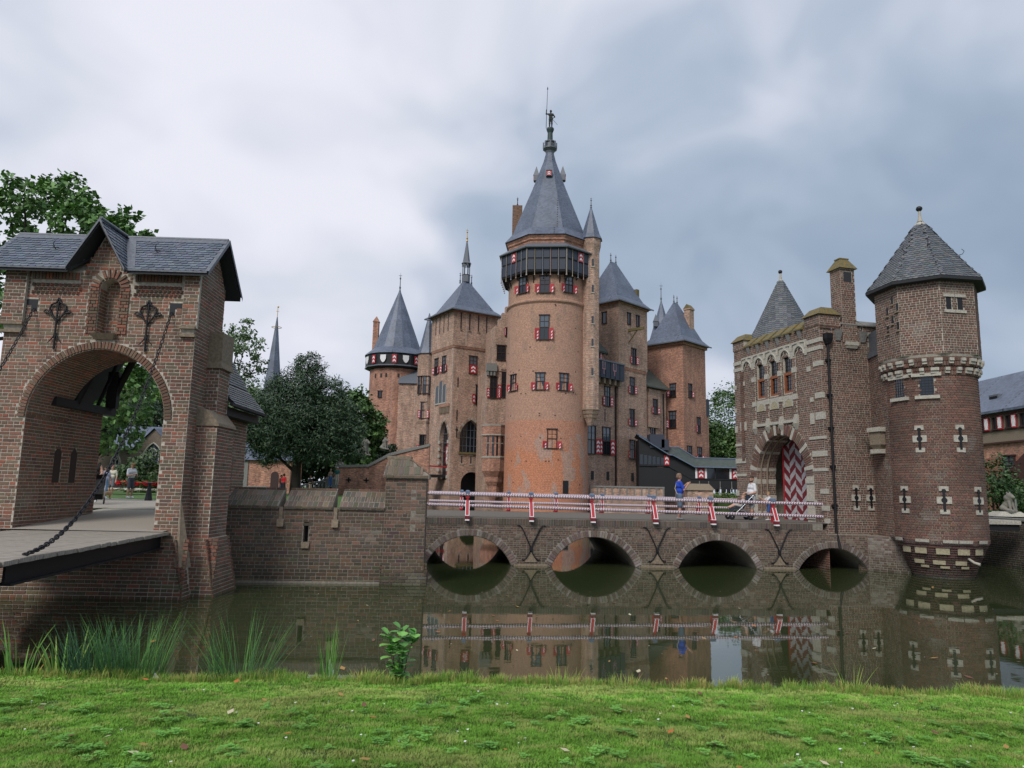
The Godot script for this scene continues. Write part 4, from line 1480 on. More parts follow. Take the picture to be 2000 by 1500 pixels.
func low_wall() -> void:
	var t := thing("moat_wall", "low weathered brick wall with tiled coping between gate tower and bridge", "wall", Vector3(-7.6, 0, -20.95), 0.075)
	var L := Lay.new()
	var w := MB.new()
	var slot := rect(1.68, 1.15, 1.82, 1.72)
	wall_prism(w, rect(-0.9, -1, 4.0, 2.1), [slot], -0.7, 0.0)
	var segs := [[-0.9, 0.94], [1.10, 2.47], [2.67, 3.97]]
	for s in segs:
		w.prism(PackedVector2Array([Vector2(0.0, 2.1), Vector2(0.0, 2.14), Vector2(0.72, 2.56), Vector2(0.72, 2.1)]), s[0] + 0.01, s[1] - 0.01, Transform3D(Basis(Vector3.FORWARD, Vector3.UP, Vector3.RIGHT), Vector3.ZERO))
	# end pier, widening at its foot
	w.box2(Vector3(3.97, 0.6, -1.15), Vector3(5.15, 3.02, 0.02))
	w.frustum(-1.0, Rect2(3.9, -1.2, 1.42, 1.36), 0.62, Rect2(3.97, -1.15, 1.18, 1.17))
	part(t, "wall", w, M.mortar_dark)
	lay(L, Vector3(-0.9, 0, 0), Vector3.RIGHT, Vector3.UP, 4.87, 2.1, WALL_PAL, func(u, v):
		return not (u > 2.58 and u < 2.72 and v > 1.15 and v < 1.72), 0.0985, 0.3, {"damp": true})
	lay(L, Vector3(3.97, 0.6, 0.02), Vector3.RIGHT, Vector3.UP, 1.18, 2.4, WALL_PAL, func(u, v):
		return not (absf(u - 0.83) < 0.06 and v > 0.85 and v < 2.2), 0.0985, 0.3, {"damp": true})
	lay(L, Vector3(5.15, 0.6, 0.02), Vector3(0, 0, -1), Vector3.UP, 1.17, 2.4, WALL_PAL, null, 0.0985, 0.3, {"damp": true})
	lay(L, Vector3(3.9, -0.05, 0.10), Vector3.RIGHT, Vector3(0.0, 0.65, -0.08).normalized(), 1.36, 0.66, WALL_PAL, null, 0.0985, 0.3, {"damp": true})
	lay(L, Vector3(5.26, -0.05, 0.10), Vector3(0, 0, -1), Vector3(-0.10, 0.65, 0).normalized(), 1.3, 0.66, WALL_PAL, null, 0.0985, 0.3, {"damp": true})
	# sloping coping of tiles on edge, in three lengths with gaps
	var C := Lay.new()
	var cpal := [Color(0.155, 0.13, 0.095), Color(0.18, 0.132, 0.095), Color(0.13, 0.115, 0.085), Color(0.21, 0.155, 0.11)]
	var sl := Vector3(0, 0.46, -0.78).normalized()
	for s in segs:
		lay(C, Vector3(s[0], 2.155, 0.06), Vector3.RIGHT, sl, s[1] - s[0], 0.60, cpal, null, 0.30, 0.15)
		lay(C, Vector3(s[0], 2.10, 0.07), Vector3.RIGHT, Vector3.UP, s[1] - s[0], 0.075, cpal, null, 0.075, 0.2)
		lay(C, Vector3(s[0], 2.435, -0.42), Vector3.RIGHT, sl, s[1] - s[0], 0.33, cpal, null, 0.33, 0.15)
		lay(C, Vector3(s[0], 2.60, -0.72), Vector3.RIGHT, Vector3.UP, s[1] - s[0], 0.09, WALL_PAL, null, 0.09, 0.3)
		var bed := MB.new()
		bed.prism(PackedVector2Array([Vector2(-0.058, 2.085), Vector2(-0.058, 2.16), Vector2(0.71, 2.61), Vector2(0.86, 2.68), Vector2(0.86, 2.085)]), s[0], s[1], Transform3D(Basis(Vector3.FORWARD, Vector3.UP, Vector3.RIGHT), Vector3.ZERO))
		part(t, "coping", bed, M.mortar_dark)
	for gx in [1.02, 2.57]:
		var st := MB.new()
		st.frustum(1.58, Rect2(gx - 0.09, -0.02, 0.18, 0.13), 1.80, Rect2(gx - 0.10, -0.02, 0.20, 0.08))
		st.box2(Vector3(gx - 0.05, 1.8, -0.02), Vector3(gx + 0.05, 2.14, 0.045))
		part(t, "drain_stone", st, M.brown_stone)
	var sb := MB.new()
	sb.box2(Vector3(1.6, 1.1, -0.5), Vector3(1.9, 1.75, -0.3))
	part(t, "slot_back", sb, M.under_slate)
	var sq := MB.new()
	sq.frustum(0.98, Rect2(1.66, -0.02, 0.2, 0.1), 1.15, Rect2(1.64, -0.02, 0.24, 0.07))
	part(t, "slot_sill", sq, M.brown_stone)
	# cap of the pier
	var cap := MB.new()
	cap.box2(Vector3(3.90, 3.02, -1.2), Vector3(5.24, 3.12, 0.10))
	cap.frustum(3.12, Rect2(3.90, -1.2, 1.34, 1.3), 3.62, Rect2(3.98, -1.1, 0.62, 0.66))
	part(t, "pier_cap", cap, M.mortar_dark)
	lay(C, Vector3(3.92, 3.13, 0.105), Vector3.RIGHT, Vector3(0, 0.5, -0.55).normalized(), 1.3, 0.72, cpal, func(u, v): return u < 1.3 - v * 0.86, 0.36, 0.16)
	lay(C, Vector3(5.25, 3.13, 0.08), Vector3(0, 0, -1), Vector3(-0.63, 0.5, 0).normalized(), 1.26, 0.78, cpal, func(u, v): return u > v * 0.6 and u < 1.26 - v * 0.2, 0.26, 0.16)
	lay(C, Vector3(3.90, 3.02, 0.11), Vector3.RIGHT, Vector3.UP, 1.34, 0.1, cpal, null, 0.1, 0.2)
	var ridge := MB.new()
	ridge.box2(Vector3(3.94, 3.60, -1.12), Vector3(4.66, 3.69, -0.40))
	part(t, "cap_stone", ridge, M.brown_stone)
	flush(t, C, "tile", "tiles", 150, brick_mesh)
	flush(t, L, "brick", "brickwork", 300, brick_mesh)
	var foot := MB.new()
	foot.box2(Vector3(-0.9, -0.6, -0.5), Vector3(3.95, 0.06, 0.045))
	part(t, "footing", foot, M.mortar_dark)


# ------------------------------------------------------------------ the gatehouse on the right with its round corner tower
const HOUSE_PAL := [Color(0.198, 0.106, 0.081), Color(0.222, 0.114, 0.085), Color(0.174, 0.100, 0.080), Color(0.240, 0.123, 0.091), Color(0.206, 0.125, 0.093), Color(0.186, 0.132, 0.100), Color(0.156, 0.091, 0.074)]
const ROOF_PAL := [Color(0.128, 0.143, 0.162), Color(0.150, 0.165, 0.180), Color(0.112, 0.126, 0.143), Color(0.165, 0.173, 0.173)]


# a white stone in the arch face (z along the face, y up)
func face_stone(t: Node3D, z0: float, y0: float, z1: float, y1: float, out := 0.035, m := "stone", x := 0.0) -> void:
	var b := MB.new()
	b.box2(Vector3(x - out, y0, z0), Vector3(x + 0.1, y1, z1))
	part(t, "white_stone", b, M[m])


func slit(t: Node3D, at: Vector3, yaw: float, big: bool) -> void:
	var s := 1.0 if big else 0.85
	var xf := Transform3D(Basis(Vector3.UP, yaw), at)
	for k in 3:
		var b := MB.new()
		var w: float = [0.30, 0.46, 0.30][k] * s
		var h: float = [0.16, 0.24, 0.16][k]
		b.box(Vector3(0, (k - 1) * 0.40, 0), Vector3(w, h, 0.07))
		part(t, "slit_stone", b, M.stone).transform = xf
	var d := MB.new()
	d.box(Vector3(0, 0, 0.036), Vector3(0.085, 0.78, 0.012))
	d.box(Vector3(0, 0.34, 0.035), Vector3(0.13, 0.05, 0.012))
	d.lathe([Vector2(0.095, -0.007), Vector2(0.095, 0.007), Vector2(0.0, 0.007)], 12)
	var n := d.v.size() - 12 * 9
	for i in range(n, d.v.size()):   # the eye of the slit faces outwards
		var p := d.v[i]
		d.v[i] = Vector3(p.x, -p.z, 0.036 + p.y)
	part(t, "slit_opening", d, M.iron).transform = xf  # opaque plate on the stones; black paints the shade inside the slit


func gatehouse() -> void:
	var t := thing("gatehouse", "brick gatehouse with white stone bands, chevron gate and round corner tower", "gatehouse", Vector3(12.24, 0, -27.98), 0.25)
	var L := Lay.new()
	var side := Transform3D(Basis(Vector3(0, 0, 1), Vector3.UP, Vector3(1, 0, 0)), Vector3.ZERO)
	var ac := -2.90
	var arch := arch_line(ac, 3.55, 1.72, 1.80, 12)
	var hole := arch_hole(ac, 1.7, 3.55, 1.72, 1.80, 12)
	var outer := arch_hole(ac, 1.7, 3.55, 2.20, 2.28, 12)
	var wins := [-4.05, -3.10, -2.12]
	var holes := [hole]
	for z in wins:
		holes.append(rect(z - 0.30, 7.05, z + 0.30, 8.62))
	var ZF := -6.25
	var w := MB.new()
	wall_prism(w, rect(ZF, 1.3, 0.0, 9.55), holes, 0.0, 0.4, side)
	wall_prism(w, rect(ZF, 1.3, 0.0, 9.2), [hole], 0.4, 0.95, side)
	w.box2(Vector3(0.95, 1.3, -0.7), Vector3(6.2, 9.4, -0.001))
	w.box2(Vector3(0.4, 1.3, -0.7), Vector3(0.95, 9.4, -0.002))
	w.box2(Vector3(2.9, -1, -0.7), Vector3(6.2, 1.3, -0.001))
	w.box2(Vector3(0.95, 1.35, ZF), Vector3(6.2, 9.4, ZF + 0.6))
	w.box2(Vector3(5.6, -1, ZF + 0.6), Vector3(6.2, 9.4, -0.7))
	w.box2(Vector3(0.95, 8.7, ZF + 0.6), Vector3(5.6, 8.9, -0.7))
	w.box2(Vector3(0.95, 6.2, ZF + 0.6), Vector3(5.6, 6.4, -0.7))
	w.box2(Vector3(0.0, 1.2, ZF + 0.6), Vector3(5.6, 1.69, -0.7))
	# the slanting piece between flank and tower
	w.prism(PackedVector2Array([Vector2(2.25, 0.0), Vector2(1.62, -1.72), Vector2(2.6, -2.2), Vector2(3.6, 0.0)]), 1.3, 8.3, Transform3D(Basis(Vector3.RIGHT, Vector3.FORWARD, Vector3.UP), Vector3.ZERO))
	part(t, "wall", w, M.mortar)
	var blank := [[-5.42, -4.75], [-1.55, -1.05]]
	var in_face := func(u: float, v: float) -> bool:
		var p := Vector2(u + ZF, v)
		for q in holes:
			if Geometry2D.is_point_in_polygon(p, q):
				return false
		return not Geometry2D.is_point_in_polygon(p, outer)
	# the arch face looks left
	lay(L, Vector3(0, 0, ZF), Vector3(0, 0, 1), Vector3.UP, -ZF, 9.55, HOUSE_PAL, in_face, 0.0875, 0.25)
	lay(L, Vector3(0, 1.3, 0), Vector3.RIGHT, Vector3.UP, 2.3, 8.1, HOUSE_PAL, null, 0.0875, 0.25)
	var cu := Vector3(2.25, 0, 0)
	var cd := Vector3(1.72, 0, 1.25)
	lay(L, Vector3(2.25, 1.3, 0.0), Vector3(-0.63, 0, 1.72).normalized() * 1.0, Vector3.UP, 1.83, 7.0, HOUSE_PAL, null, 0.0875, 0.25)
	# striped voussoirs and reveal of the gate arch
	var A := Lay.new()
	ring(A, Vector3(0, 0, 0), Vector3(0, 0, 1), Vector3.UP, arch, 0.48, HOUSE_PAL, 0.085, 0.03, 0.12)
	var white := [Color(0.50, 0.47, 0.39)]
	for i in A.xf.size():
		L.xf.append(A.xf[i])
		L.col.append(A.col[i])
	for k in arch.size() - 1:
		var p: Vector2 = arch[k]
		var q: Vector2 = arch[k + 1]
		var uy := Vector3(0, q.y - p.y, q.x - p.x)
		lay(L, Vector3(0, p.y, p.x), Vector3(1, 0, 0), uy.normalized(), 0.95, uy.length(), HOUSE_PAL, null, 0.0875, 0.25)
	lay(L, Vector3(0, 1.7, ac - 1.72), Vector3(1, 0, 0), Vector3.UP, 0.95, 1.85, HOUSE_PAL, null, 0.0875, 0.25)
	# white voussoirs: wedge blocks through the arch
	var steps := [0.06, 0.20, 0.345, 0.46, 0.54, 0.655, 0.80, 0.94]
	var inner := arch_line(ac, 3.55, 1.70, 1.78, 40)
	var outl := arch_line(ac, 3.55, 2.21, 2.29, 40)
	for s in steps:
		var i0 := int(s * 80)
		var b := MB.new()
		b.prism(PackedVector2Array([inner[i0], inner[i0 + 2], outl[i0 + 2], outl[i0]]), -0.045, 0.96, side)
		part(t, "white_voussoir", b, M.stone)
	for y in [1.85, 2.55, 3.25]:
		for sx in [-1, 1]:
			var z0: float = ac + sx * 2.20
			var z1: float = ac + sx * 1.705
			var b := MB.new()
			b.box2(Vector3(-0.045, y, minf(z0, z1)), Vector3(0.96, y + 0.2, maxf(z0, z1)))
			part(t, "white_stone", b, M.stone)
	for k in 2:
		var off := 0.18 + 0.2 * k
		var fl := MB.new()
		var line := arch_line(ac, 3.55, 1.715 - 0.03 * k, 1.795 - 0.03 * k, 14)
		var path := [Vector3(0.2 + 0.3 * k, 1.75, ac - 1.715 + 0.03 * k)]
		for p in line:
			path.append(Vector3(0.2 + 0.3 * k, p.y, p.x))
		path.append(Vector3(0.2 + 0.3 * k, 1.75, ac + 1.715 - 0.03 * k))
		fl.tube(path, 0.045, 0.045, 6)
		part(t, "arch_moulding", fl, M.brown_stone)
	# quoins and bands
	var bands := [[8.86, 9.03], [8.55, 8.71]]
	for b in bands:
		face_stone(t, -1.0, b[0], 0.04, b[1])
		face_stone(t, ZF - 0.02, b[0], -5.45, b[1])
	for q in [[-0.45, 7.9, 0.03, 8.1], [-0.85, 7.75, -0.62, 7.95], [-0.40, 6.6, 0.03, 6.82], [-0.72, 6.5, -0.52, 6.68], [-0.42, 5.75, 0.03, 6.05], [-0.75, 5.6, -0.5, 6.05], [-0.85, 4.98, 0.04, 5.10], [-0.72, 4.3, 0.03, 4.52], [-0.72, 3.72, 0.05, 3.84], [-0.32, 2.85, 0.03, 3.03], [-0.28, 2.2, 0.03, 2.4], [-0.16, 1.72, 0.03, 1.9], [-0.72, 2.4, -0.55, 2.6]]:
		face_stone(t, q[0], q[1], q[2], q[3])
	for q in [[-5.75, 7.8, -5.35, 8.0], [ZF - 0.02, 7.7, ZF + 0.18, 7.9], [-5.7, 6.75, -5.4, 6.95], [ZF - 0.02, 6.6, ZF + 0.15, 6.8], [-5.8, 5.7, -5.3, 6.1], [ZF - 0.02, 5.65, ZF + 0.2, 5.95], [ZF - 0.02, 5.0, -5.5, 5.12], [ZF - 0.02, 4.2, -5.45, 4.42], [ZF - 0.02, 3.6, -5.4, 3.72], [ZF - 0.02, 2.7, ZF + 0.2, 2.95], [ZF - 0.02, 2.15, ZF + 0.3, 2.35]]:
		face_stone(t, q[0], q[1], q[2], q[3])
	# row of five traceried heads over the windows
	for i in 5:
		var z := -5.10 + i * 0.955
		var tr := MB.new()
		var o := arch_hole(z, 8.46, 8.56, 0.33, 0.36, 6)
		wall_prism(tr, rect(z - 0.475, 8.46, z + 0.475, 9.12), [o], -0.05, 0.08, side)
		var m1 := arch_line(z, 8.54, 0.33, 0.37, 8)
		var path := []
		for p in m1:
			path.append(Vector3(-0.06, p.y, p.x))
		tr.tube(path, 0.035, 0.035, 5)
		for sx in [-1, 1]:
			tr.tube([Vector3(-0.02, 8.50, z + 0.30 * sx), Vector3(-0.02, 8.66, z + 0.20 * sx), Vector3(-0.02, 8.72, z + 0.10 * sx), Vector3(-0.02, 8.80, z + 0.12 * sx), Vector3(-0.02, 8.88, z)], 0.03, 0.03, 5)
			tr.tube([Vector3(-0.07, 8.78, z + 0.43 * sx), Vector3(-0.07, 9.02, z + 0.40 * sx), Vector3(-0.07, 9.05, z + 0.1 * sx)], 0.02, 0.02, 5)
		part(t, "tracery", tr, M.stone)
	# brick shafts between the windows, with white blocks
	for z in [-4.57, -3.58, -2.61, -1.63]:
		var p := MB.new()
		p.box2(Vector3(-0.06, 5.85, z - 0.12), Vector3(0.02, 8.5, z + 0.12))
		part(t, "pier_core", p, M.mortar)
		lay(L, Vector3(-0.06, 6.1, z - 0.12), Vector3(0, 0, 1), Vector3.UP, 0.24, 2.36, HOUSE_PAL, null, 0.0875, 0.26)
		lay(L, Vector3(0.02, 6.1, z + 0.12), Vector3(-1, 0, 0), Vector3.UP, 0.08, 2.36, HOUSE_PAL, null, 0.0875, 0.26)
		for y in [7.85, 6.72, 5.72]:
			face_stone(t, z - 0.14, y, z + 0.14, y + (0.22 if y > 6 else 0.26), 0.085)
		var cone := MB.new()
		cone.frustum(5.45, Rect2(-0.03, z - 0.06, 0.08, 0.12), 5.72, Rect2(-0.14, z - 0.14, 0.2, 0.28))
		part(t, "corbel", cone, M.stone)
	for z in [-5.58]:
		lay(L, Vector3(-0.05, 4.3, z - 0.12), Vector3(0, 0, 1), Vector3.UP, 0.24, 4.2, HOUSE_PAL, null, 0.0875, 0.24)
	face_stone(t, -4.5, 5.78, -1.6, 5.90, 0.08)
	# panels under the windows
	for z in wins:
		var pn := MB.new()
		wall_prism(pn, rect(z - 0.36, 6.45, z + 0.36, 6.95), [arch_hole(z, 6.44, 6.52, 0.25, 0.27, 5)], -0.04, 0.06, side)
		part(t, "panel_head", pn, M.stone)
		var bk := MB.new()
		bk.box2(Vector3(-0.036, 6.46, z - 0.3), Vector3(-0.034, 6.9, z + 0.3))
		part(t, "panel_field", bk, M.sandstone)
	# windows: leaded light above, orange casement below
	for z in wins:
		var g := MB.new()
		g.box2(Vector3(0.10, 7.05, z - 0.3), Vector3(0.12, 8.62, z + 0.3))
		part(t, "pane", g, M.glass)
		var f := MB.new()
		f.box2(Vector3(0.02, 7.0, z - 0.30), Vector3(0.10, 7.14, z + 0.30))
		f.box2(Vector3(0.02, 7.82, z - 0.30), Vector3(0.10, 7.94, z + 0.30))
		f.box2(Vector3(0.02, 7.14, z - 0.30), Vector3(0.10, 7.82, z - 0.21))
		f.box2(Vector3(0.02, 7.14, z + 0.21), Vector3(0.10, 7.82, z + 0.30))
		part(t, "casement", f, M.orange_wood)
		var l := MB.new()
		for i in 5:
			var zz: float = z - 0.24 + i * 0.12
			l.box2(Vector3(0.088, 7.14, zz - 0.008), Vector3(0.099, 8.6, zz + 0.008))
		for i in 9:
			var yy := 7.25 + i * 0.16
			l.box2(Vector3(0.088, yy - 0.008, z - 0.29), Vector3(0.099, yy + 0.008, z + 0.29))
		part(t, "glazing_bars", l, M.iron)
	# battlement with lichen-covered cap stones
	var wallc := MB.new()
	for i in 6:
		var z := -5.28 + i * 0.75
		if i < 6:
			var m := MB.new()
			m.prism(PackedVector2Array([Vector2(-0.12, 9.56), Vector2(-0.12, 9.62), Vector2(0.34, 10.02), Vector2(0.48, 10.02), Vector2(0.48, 9.56)]), z, z + 0.52)
			part(t, "cap_stone", m, M.lichen)
			var c := MB.new()
			c.frustum(9.22, Rect2(-0.02, z + 0.24, 0.1, 0.14), 9.56, Rect2(-0.1, z + 0.18, 0.2, 0.24))
			part(t, "corbel", c, M.grey_stone)
			c = MB.new()
	for c in [[-0.9, 0.05], [ZF - 0.03, -5.35]]:
		var b := MB.new()
		b.box2(Vector3(-0.03, 9.55, c[0]), Vector3(0.95 if c[0] > -2 else 0.7, 9.98, c[1]))
		part(t, "corner_block", b, M.mortar)
		lay(L, Vector3(-0.03, 9.55, c[0]), Vector3(0, 0, 1), Vector3.UP, c[1] - c[0], 0.44, HOUSE_PAL, null, 0.0875, 0.25)
		if c[0] > -2:
			lay(L, Vector3(-0.03, 9.4, 0.05), Vector3.RIGHT, Vector3.UP, 0.98, 0.6, HOUSE_PAL, null, 0.0875, 0.25)
		var k := MB.new()
		k.frustum(9.98, Rect2(-0.12, c[0] - 0.08, 1.12 if c[0] > -2 else 0.88, c[1] - c[0] + 0.16), 10.30, Rect2(0.16, c[0] + 0.12, 0.5, c[1] - c[0] - 0.24))
		part(t, "cap_stone", k, M.lichen)
	# battlement of the flank
	for m in [[0.98, 1.95, 0.0], [2.05, 2.9, 0.0]]:
		var b := MB.new()
		b.box2(Vector3(m[0], 9.4, -0.5), Vector3(m[1], 9.62, -0.002))
		part(t, "merlon", b, M.mortar)
		lay(L, Vector3(m[0], 9.40, 0), Vector3.RIGHT, Vector3.UP, m[1] - m[0], 0.22, HOUSE_PAL, null, 0.0875, 0.25)
		var k := MB.new()
		k.prism(PackedVector2Array([Vector2(-0.08, 9.62), Vector2(-0.08, 9.66), Vector2(0.3, 9.92), Vector2(0.5, 9.92), Vector2(0.5, 9.62)]), m[0] - 0.03, m[1] + 0.03, Transform3D(Basis(Vector3.FORWARD, Vector3.UP, Vector3.RIGHT), Vector3.ZERO))
		part(t, "cap_stone", k, M.grey_stone)
	for x in [0.82, 2.0]:
		var k := MB.new()
		k.frustum(8.95, Rect2(x - 0.1, -0.05, 0.2, 0.1), 9.38, Rect2(x - 0.16, -0.05, 0.32, 0.2))
		part(t, "corbel", k, M.grey_stone)
	# chimney
	var ch := MB.new()
	ch.box2(Vector3(1.05, 8.9, -0.56), Vector3(1.72, 12.0, 0.06))
	part(t, "chimney", ch, M.mortar)
	lay(L, Vector3(1.05, 8.9, 0.06), Vector3.RIGHT, Vector3.UP, 0.67, 3.05, HOUSE_PAL, func(u, v): return not (absf(u - 0.34) < 0.2 and v > 2.5 and v < 2.95), 0.0875, 0.25)
	lay(L, Vector3(1.05, 8.9, -0.56), Vector3(0, 0, 1), Vector3.UP, 0.62, 3.05, HOUSE_PAL, null, 0.0875, 0.25)
	var ck := MB.new()
	ck.box2(Vector3(1.19, 11.42, 0.062), Vector3(1.57, 11.84, 0.072))
	part(t, "chimney_opening", ck, M.under_slate)
	ck = MB.new()
	ck.frustum(11.98, Rect2(0.95, -0.66, 0.87, 0.82), 12.42, Rect2(1.2, -0.4, 0.38, 0.3))
	ck.box2(Vector3(1.17, 12.42, -0.42), Vector3(1.61, 12.47, -0.08))
	part(t, "chimney_cap", ck, M.lichen)
	ck = MB.new()
	ck.box2(Vector3(1.14, 8.78, 0.0), Vector3(1.72, 8.92, 0.14))
	ck.frustum(8.66, Rect2(1.2, -0.02, 0.46, 0.1), 8.78, Rect2(1.16, -0.02, 0.54, 0.15))
	part(t, "corbel", ck, M.stone)
	# drain pipe with its hopper
	var dp := MB.new()
	dp.tube([Vector3(0.28, 9.0, 0.10), Vector3(0.28, 1.45, 0.10), Vector3(0.30, 0.80, 0.26)], 0.05, 0.05, 8)
	for y in [8.1, 6.7, 5.4, 3.9, 2.4]:
		dp.box(Vector3(0.28, y, 0.07), Vector3(0.2, 0.1, 0.12))
	dp.frustum(8.75, Rect2(0.2, 0.0, 0.16, 0.18), 8.98, Rect2(0.13, 0.0, 0.30, 0.24))
	dp.box2(Vector3(0.13, 8.98, 0.0), Vector3(0.43, 9.18, 0.24))
	part(t, "drain_pipe", dp, M.iron)
	slit(t, Vector3(1.31, 2.72, 0.015), 0, false)
	slit(t, Vector3(1.99, 2.72, 0.015), 0, false)
	# lower wall of the flank with the water arch
	var lw := MB.new()
	lw.prism(PackedVector2Array([Vector2(1.3, 0.0), Vector2(1.42, -0.42), Vector2(1.95, -1.2), Vector2(2.6, -1.9), Vector2(3.6, -1.2), Vector2(3.6, 0.0)]), -1.0, 1.30, Transform3D(Basis(Vector3.RIGHT, Vector3.FORWARD, Vector3.UP), Vector3.ZERO))
	part(t, "base_wall", lw, M.mortar_dark)
	lay(L, Vector3(1.42, 0, 0.42), Vector3(0.53, 0, 0.78).normalized(), Vector3.UP, 0.95, 1.3, [Color(0.17, 0.12, 0.10), Color(0.22, 0.17, 0.15), Color(0.15, 0.10, 0.085), Color(0.27, 0.235, 0.21)], null, 0.0875, 0.25, {"damp": true})
	lay(L, Vector3(1.95, 0, 1.2), Vector3(0.65, 0, 0.70).normalized(), Vector3.UP, 0.95, 1.3, [Color(0.17, 0.12, 0.10), Color(0.22, 0.17, 0.15), Color(0.15, 0.10, 0.085)], null, 0.0875, 0.25, {"damp": true})
	lay(L, Vector3(1.3, 0, 0.0), Vector3(0.12, 0, 0.42).normalized(), Vector3.UP, 0.44, 1.3, HOUSE_PAL, null, 0.0875, 0.25, {"damp": true})
	# ---- round corner tower
	var c := Vector3(3.02, 0, 2.22)
	var tw := MB.new()
	tw.lathe([Vector2(1.485, 1.2), Vector2(1.485, 7.35)], 40, c)
	part(t, "round_tower", tw, M.mortar)
	var world := func(deg: float) -> float: return deg_to_rad(deg) - 0.25   # degrees in the world to the gatehouse's own
	var slits := [[-47.7, 4.85], [0.7, 4.85], [-73.5, 2.70], [-23.8, 2.70], [22.0, 2.70]]
	var lights := [[-35.3, 6.70, 0.22], [-72.7, 6.70, 0.20]]
	var on_tower := func(a: float, y: float) -> bool:
		for l in lights:
			var da: float = (a - world.call(l[0])) * 1.5
			if absf(da) < l[2] and absf(y - 6.75) < 0.36:
				return false
		return true
	lay_cyl(L, c, 1.5, 1.5, 1.28, 7.35, world.call(-125), world.call(60), HOUSE_PAL, on_tower, 0.0875, 0.23)
	for s in slits:
		var a: float = world.call(s[0])
		slit(t, c + Vector3(sin(a), 0, cos(a)) * 1.505 + Vector3.UP * s[1], a, true)
	for l in lights:
		var a: float = world.call(l[0])
		var xf := Transform3D(Basis(Vector3.UP, a), c + Vector3(sin(a), 0, cos(a)) * 1.485)
		var g := MB.new()
		g.box(Vector3(0, 6.75, -0.05), Vector3(l[2] * 2, 0.72, 0.12))
		part(t, "pane", g, M.glass).transform = xf
		var bars := MB.new()
		for i in 4:
			bars.box(Vector3(-l[2] + l[2] * 0.5 * (i + 0.5), 6.75, 0.015), Vector3(0.014, 0.7, 0.014))
		for i in 7:
			bars.box(Vector3(0, 6.43 + i * 0.1, 0.016), Vector3(l[2] * 2, 0.012, 0.014))
		part(t, "glazing_bars", bars, M.iron).transform = xf
		var s := MB.new()
		s.box(Vector3(0, 6.33, 0.02), Vector3(l[2] * 2 + 0.34, 0.12, 0.16))
		s.box(Vector3(0, 7.14, 0.01), Vector3(l[2] * 2 + 0.5, 0.12, 0.12))
		part(t, "window_sill", s, M.stone).transform = xf
	# corbelled upper storey, eight-sided
	var o8 := deg_to_rad(-15.0) - 0.25
	var up := MB.new()
	up.lathe([Vector2(1.48, 7.2), Vector2(1.54, 7.55), Vector2(1.66, 7.85)], 40, c)
	up.lathe([Vector2(1.72, 7.84), Vector2(1.76, 7.86), Vector2(1.76, 10.7)], 8, c, o8, o8 + TAU, true)
	part(t, "upper_storey", up, M.mortar)
	var tops := [[-5.0, 9.68], [10.6, 9.68]]
	var loops := [[-70.7, 10.05], [-62.1, 9.73], [-81.1, 9.68], [-71.6, 9.32], [-62.3, 9.02], [-81.9, 9.0]]
	for k in 8:
		var a0 := o8 + TAU * k / 8.0
		var a1 := o8 + TAU * (k + 1) / 8.0
		var p0 := c + Vector3(sin(a0), 0, cos(a0)) * 1.76
		var p1 := c + Vector3(sin(a1), 0, cos(a1)) * 1.76
		var mid := (a0 + a1) * 0.5 + 0.25
		if absf(wrapf(mid + 0.5, -PI, PI)) > 1.7:
			continue
		var ln := p0.distance_to(p1)
		var ux := (p1 - p0) / ln
		lay(L, p0 + Vector3.UP * 7.86, ux, Vector3.UP, ln, 2.84, HOUSE_PAL, func(u, v):
			var p: Vector3 = p0 + ux * u - c
			var deg := rad_to_deg(atan2(p.x, p.z) + 0.25)
			for q in tops:
				if absf(deg - q[0]) * 0.0325 < 0.11 and absf(v + 7.86 - q[1]) < 0.26:
					return false
			for q in loops:
				if absf(deg - q[0]) * 0.0325 < 0.065 and absf(v + 7.86 - q[1]) < 0.16:
					return false
			return true, 0.0875, 0.23)
	for q in tops + loops:
		var a: float = deg_to_rad(q[0]) - 0.25
		# distance of the facet in this direction
		var fa := fposmod(a - o8, TAU / 8.0) - TAU / 16.0
		var r := 1.76 * cos(PI / 8) / cos(fa)
		var facet := a - fa
		var xf := Transform3D(Basis(Vector3.UP, facet), c + Vector3(sin(a), 0, cos(a)) * (r + 0.003) + Vector3.UP * q[1])
		var d := MB.new()
		var bigw: bool = q[1] == 9.68 and q[0] > -20
		d.box(Vector3(0, 0, -0.03), Vector3(0.2 if bigw else 0.12, 0.5 if bigw else 0.3, 0.066))
		part(t, "loophole", d, M.iron).transform = xf  # solid black block whose colour stands for the shade within the hole
		if bigw:
			for s in [-1, 1]:
				var st := MB.new()
				st.box(Vector3(0, 0.29 * s, 0), Vector3(0.42, 0.11, 0.09))
				part(t, "white_stone", st, M.stone).transform = xf
		else:
			var st := MB.new()
			st.box(Vector3(0, -0.19, 0), Vector3(0.18, 0.06, 0.12))
			part(t, "loophole_sill", st, M.brown_stone).transform = xf
	# two rows of white corbels
	for row in 2:
		var R := 1.585 if row == 0 else 1.67
		var y := 7.27 if row == 0 else 7.60
		for k in 13:
			var deg := -112.0 + k * 14.5 + (4.0 if row else 0.0)
			var a: float = world.call(deg)
			var b := MB.new()
			var wd := 0.15 if k % 3 else 0.26
			b.box(Vector3(0, 0.05, -0.01), Vector3(wd, 0.11, 0.15))
			b.box(Vector3(0, -0.05, -0.035), Vector3(wd, 0.10, 0.10))
			part(t, "white_corbel", b, M.stone).transform = Transform3D(Basis(Vector3.UP, a), c + Vector3(sin(a), 0, cos(a)) * R + Vector3.UP * y)
		lay_cyl(L, c, R - 0.06, R - 0.02, y - 0.17, y + 0.17, world.call(-125), world.call(60), HOUSE_PAL, null, 0.17, 0.09)
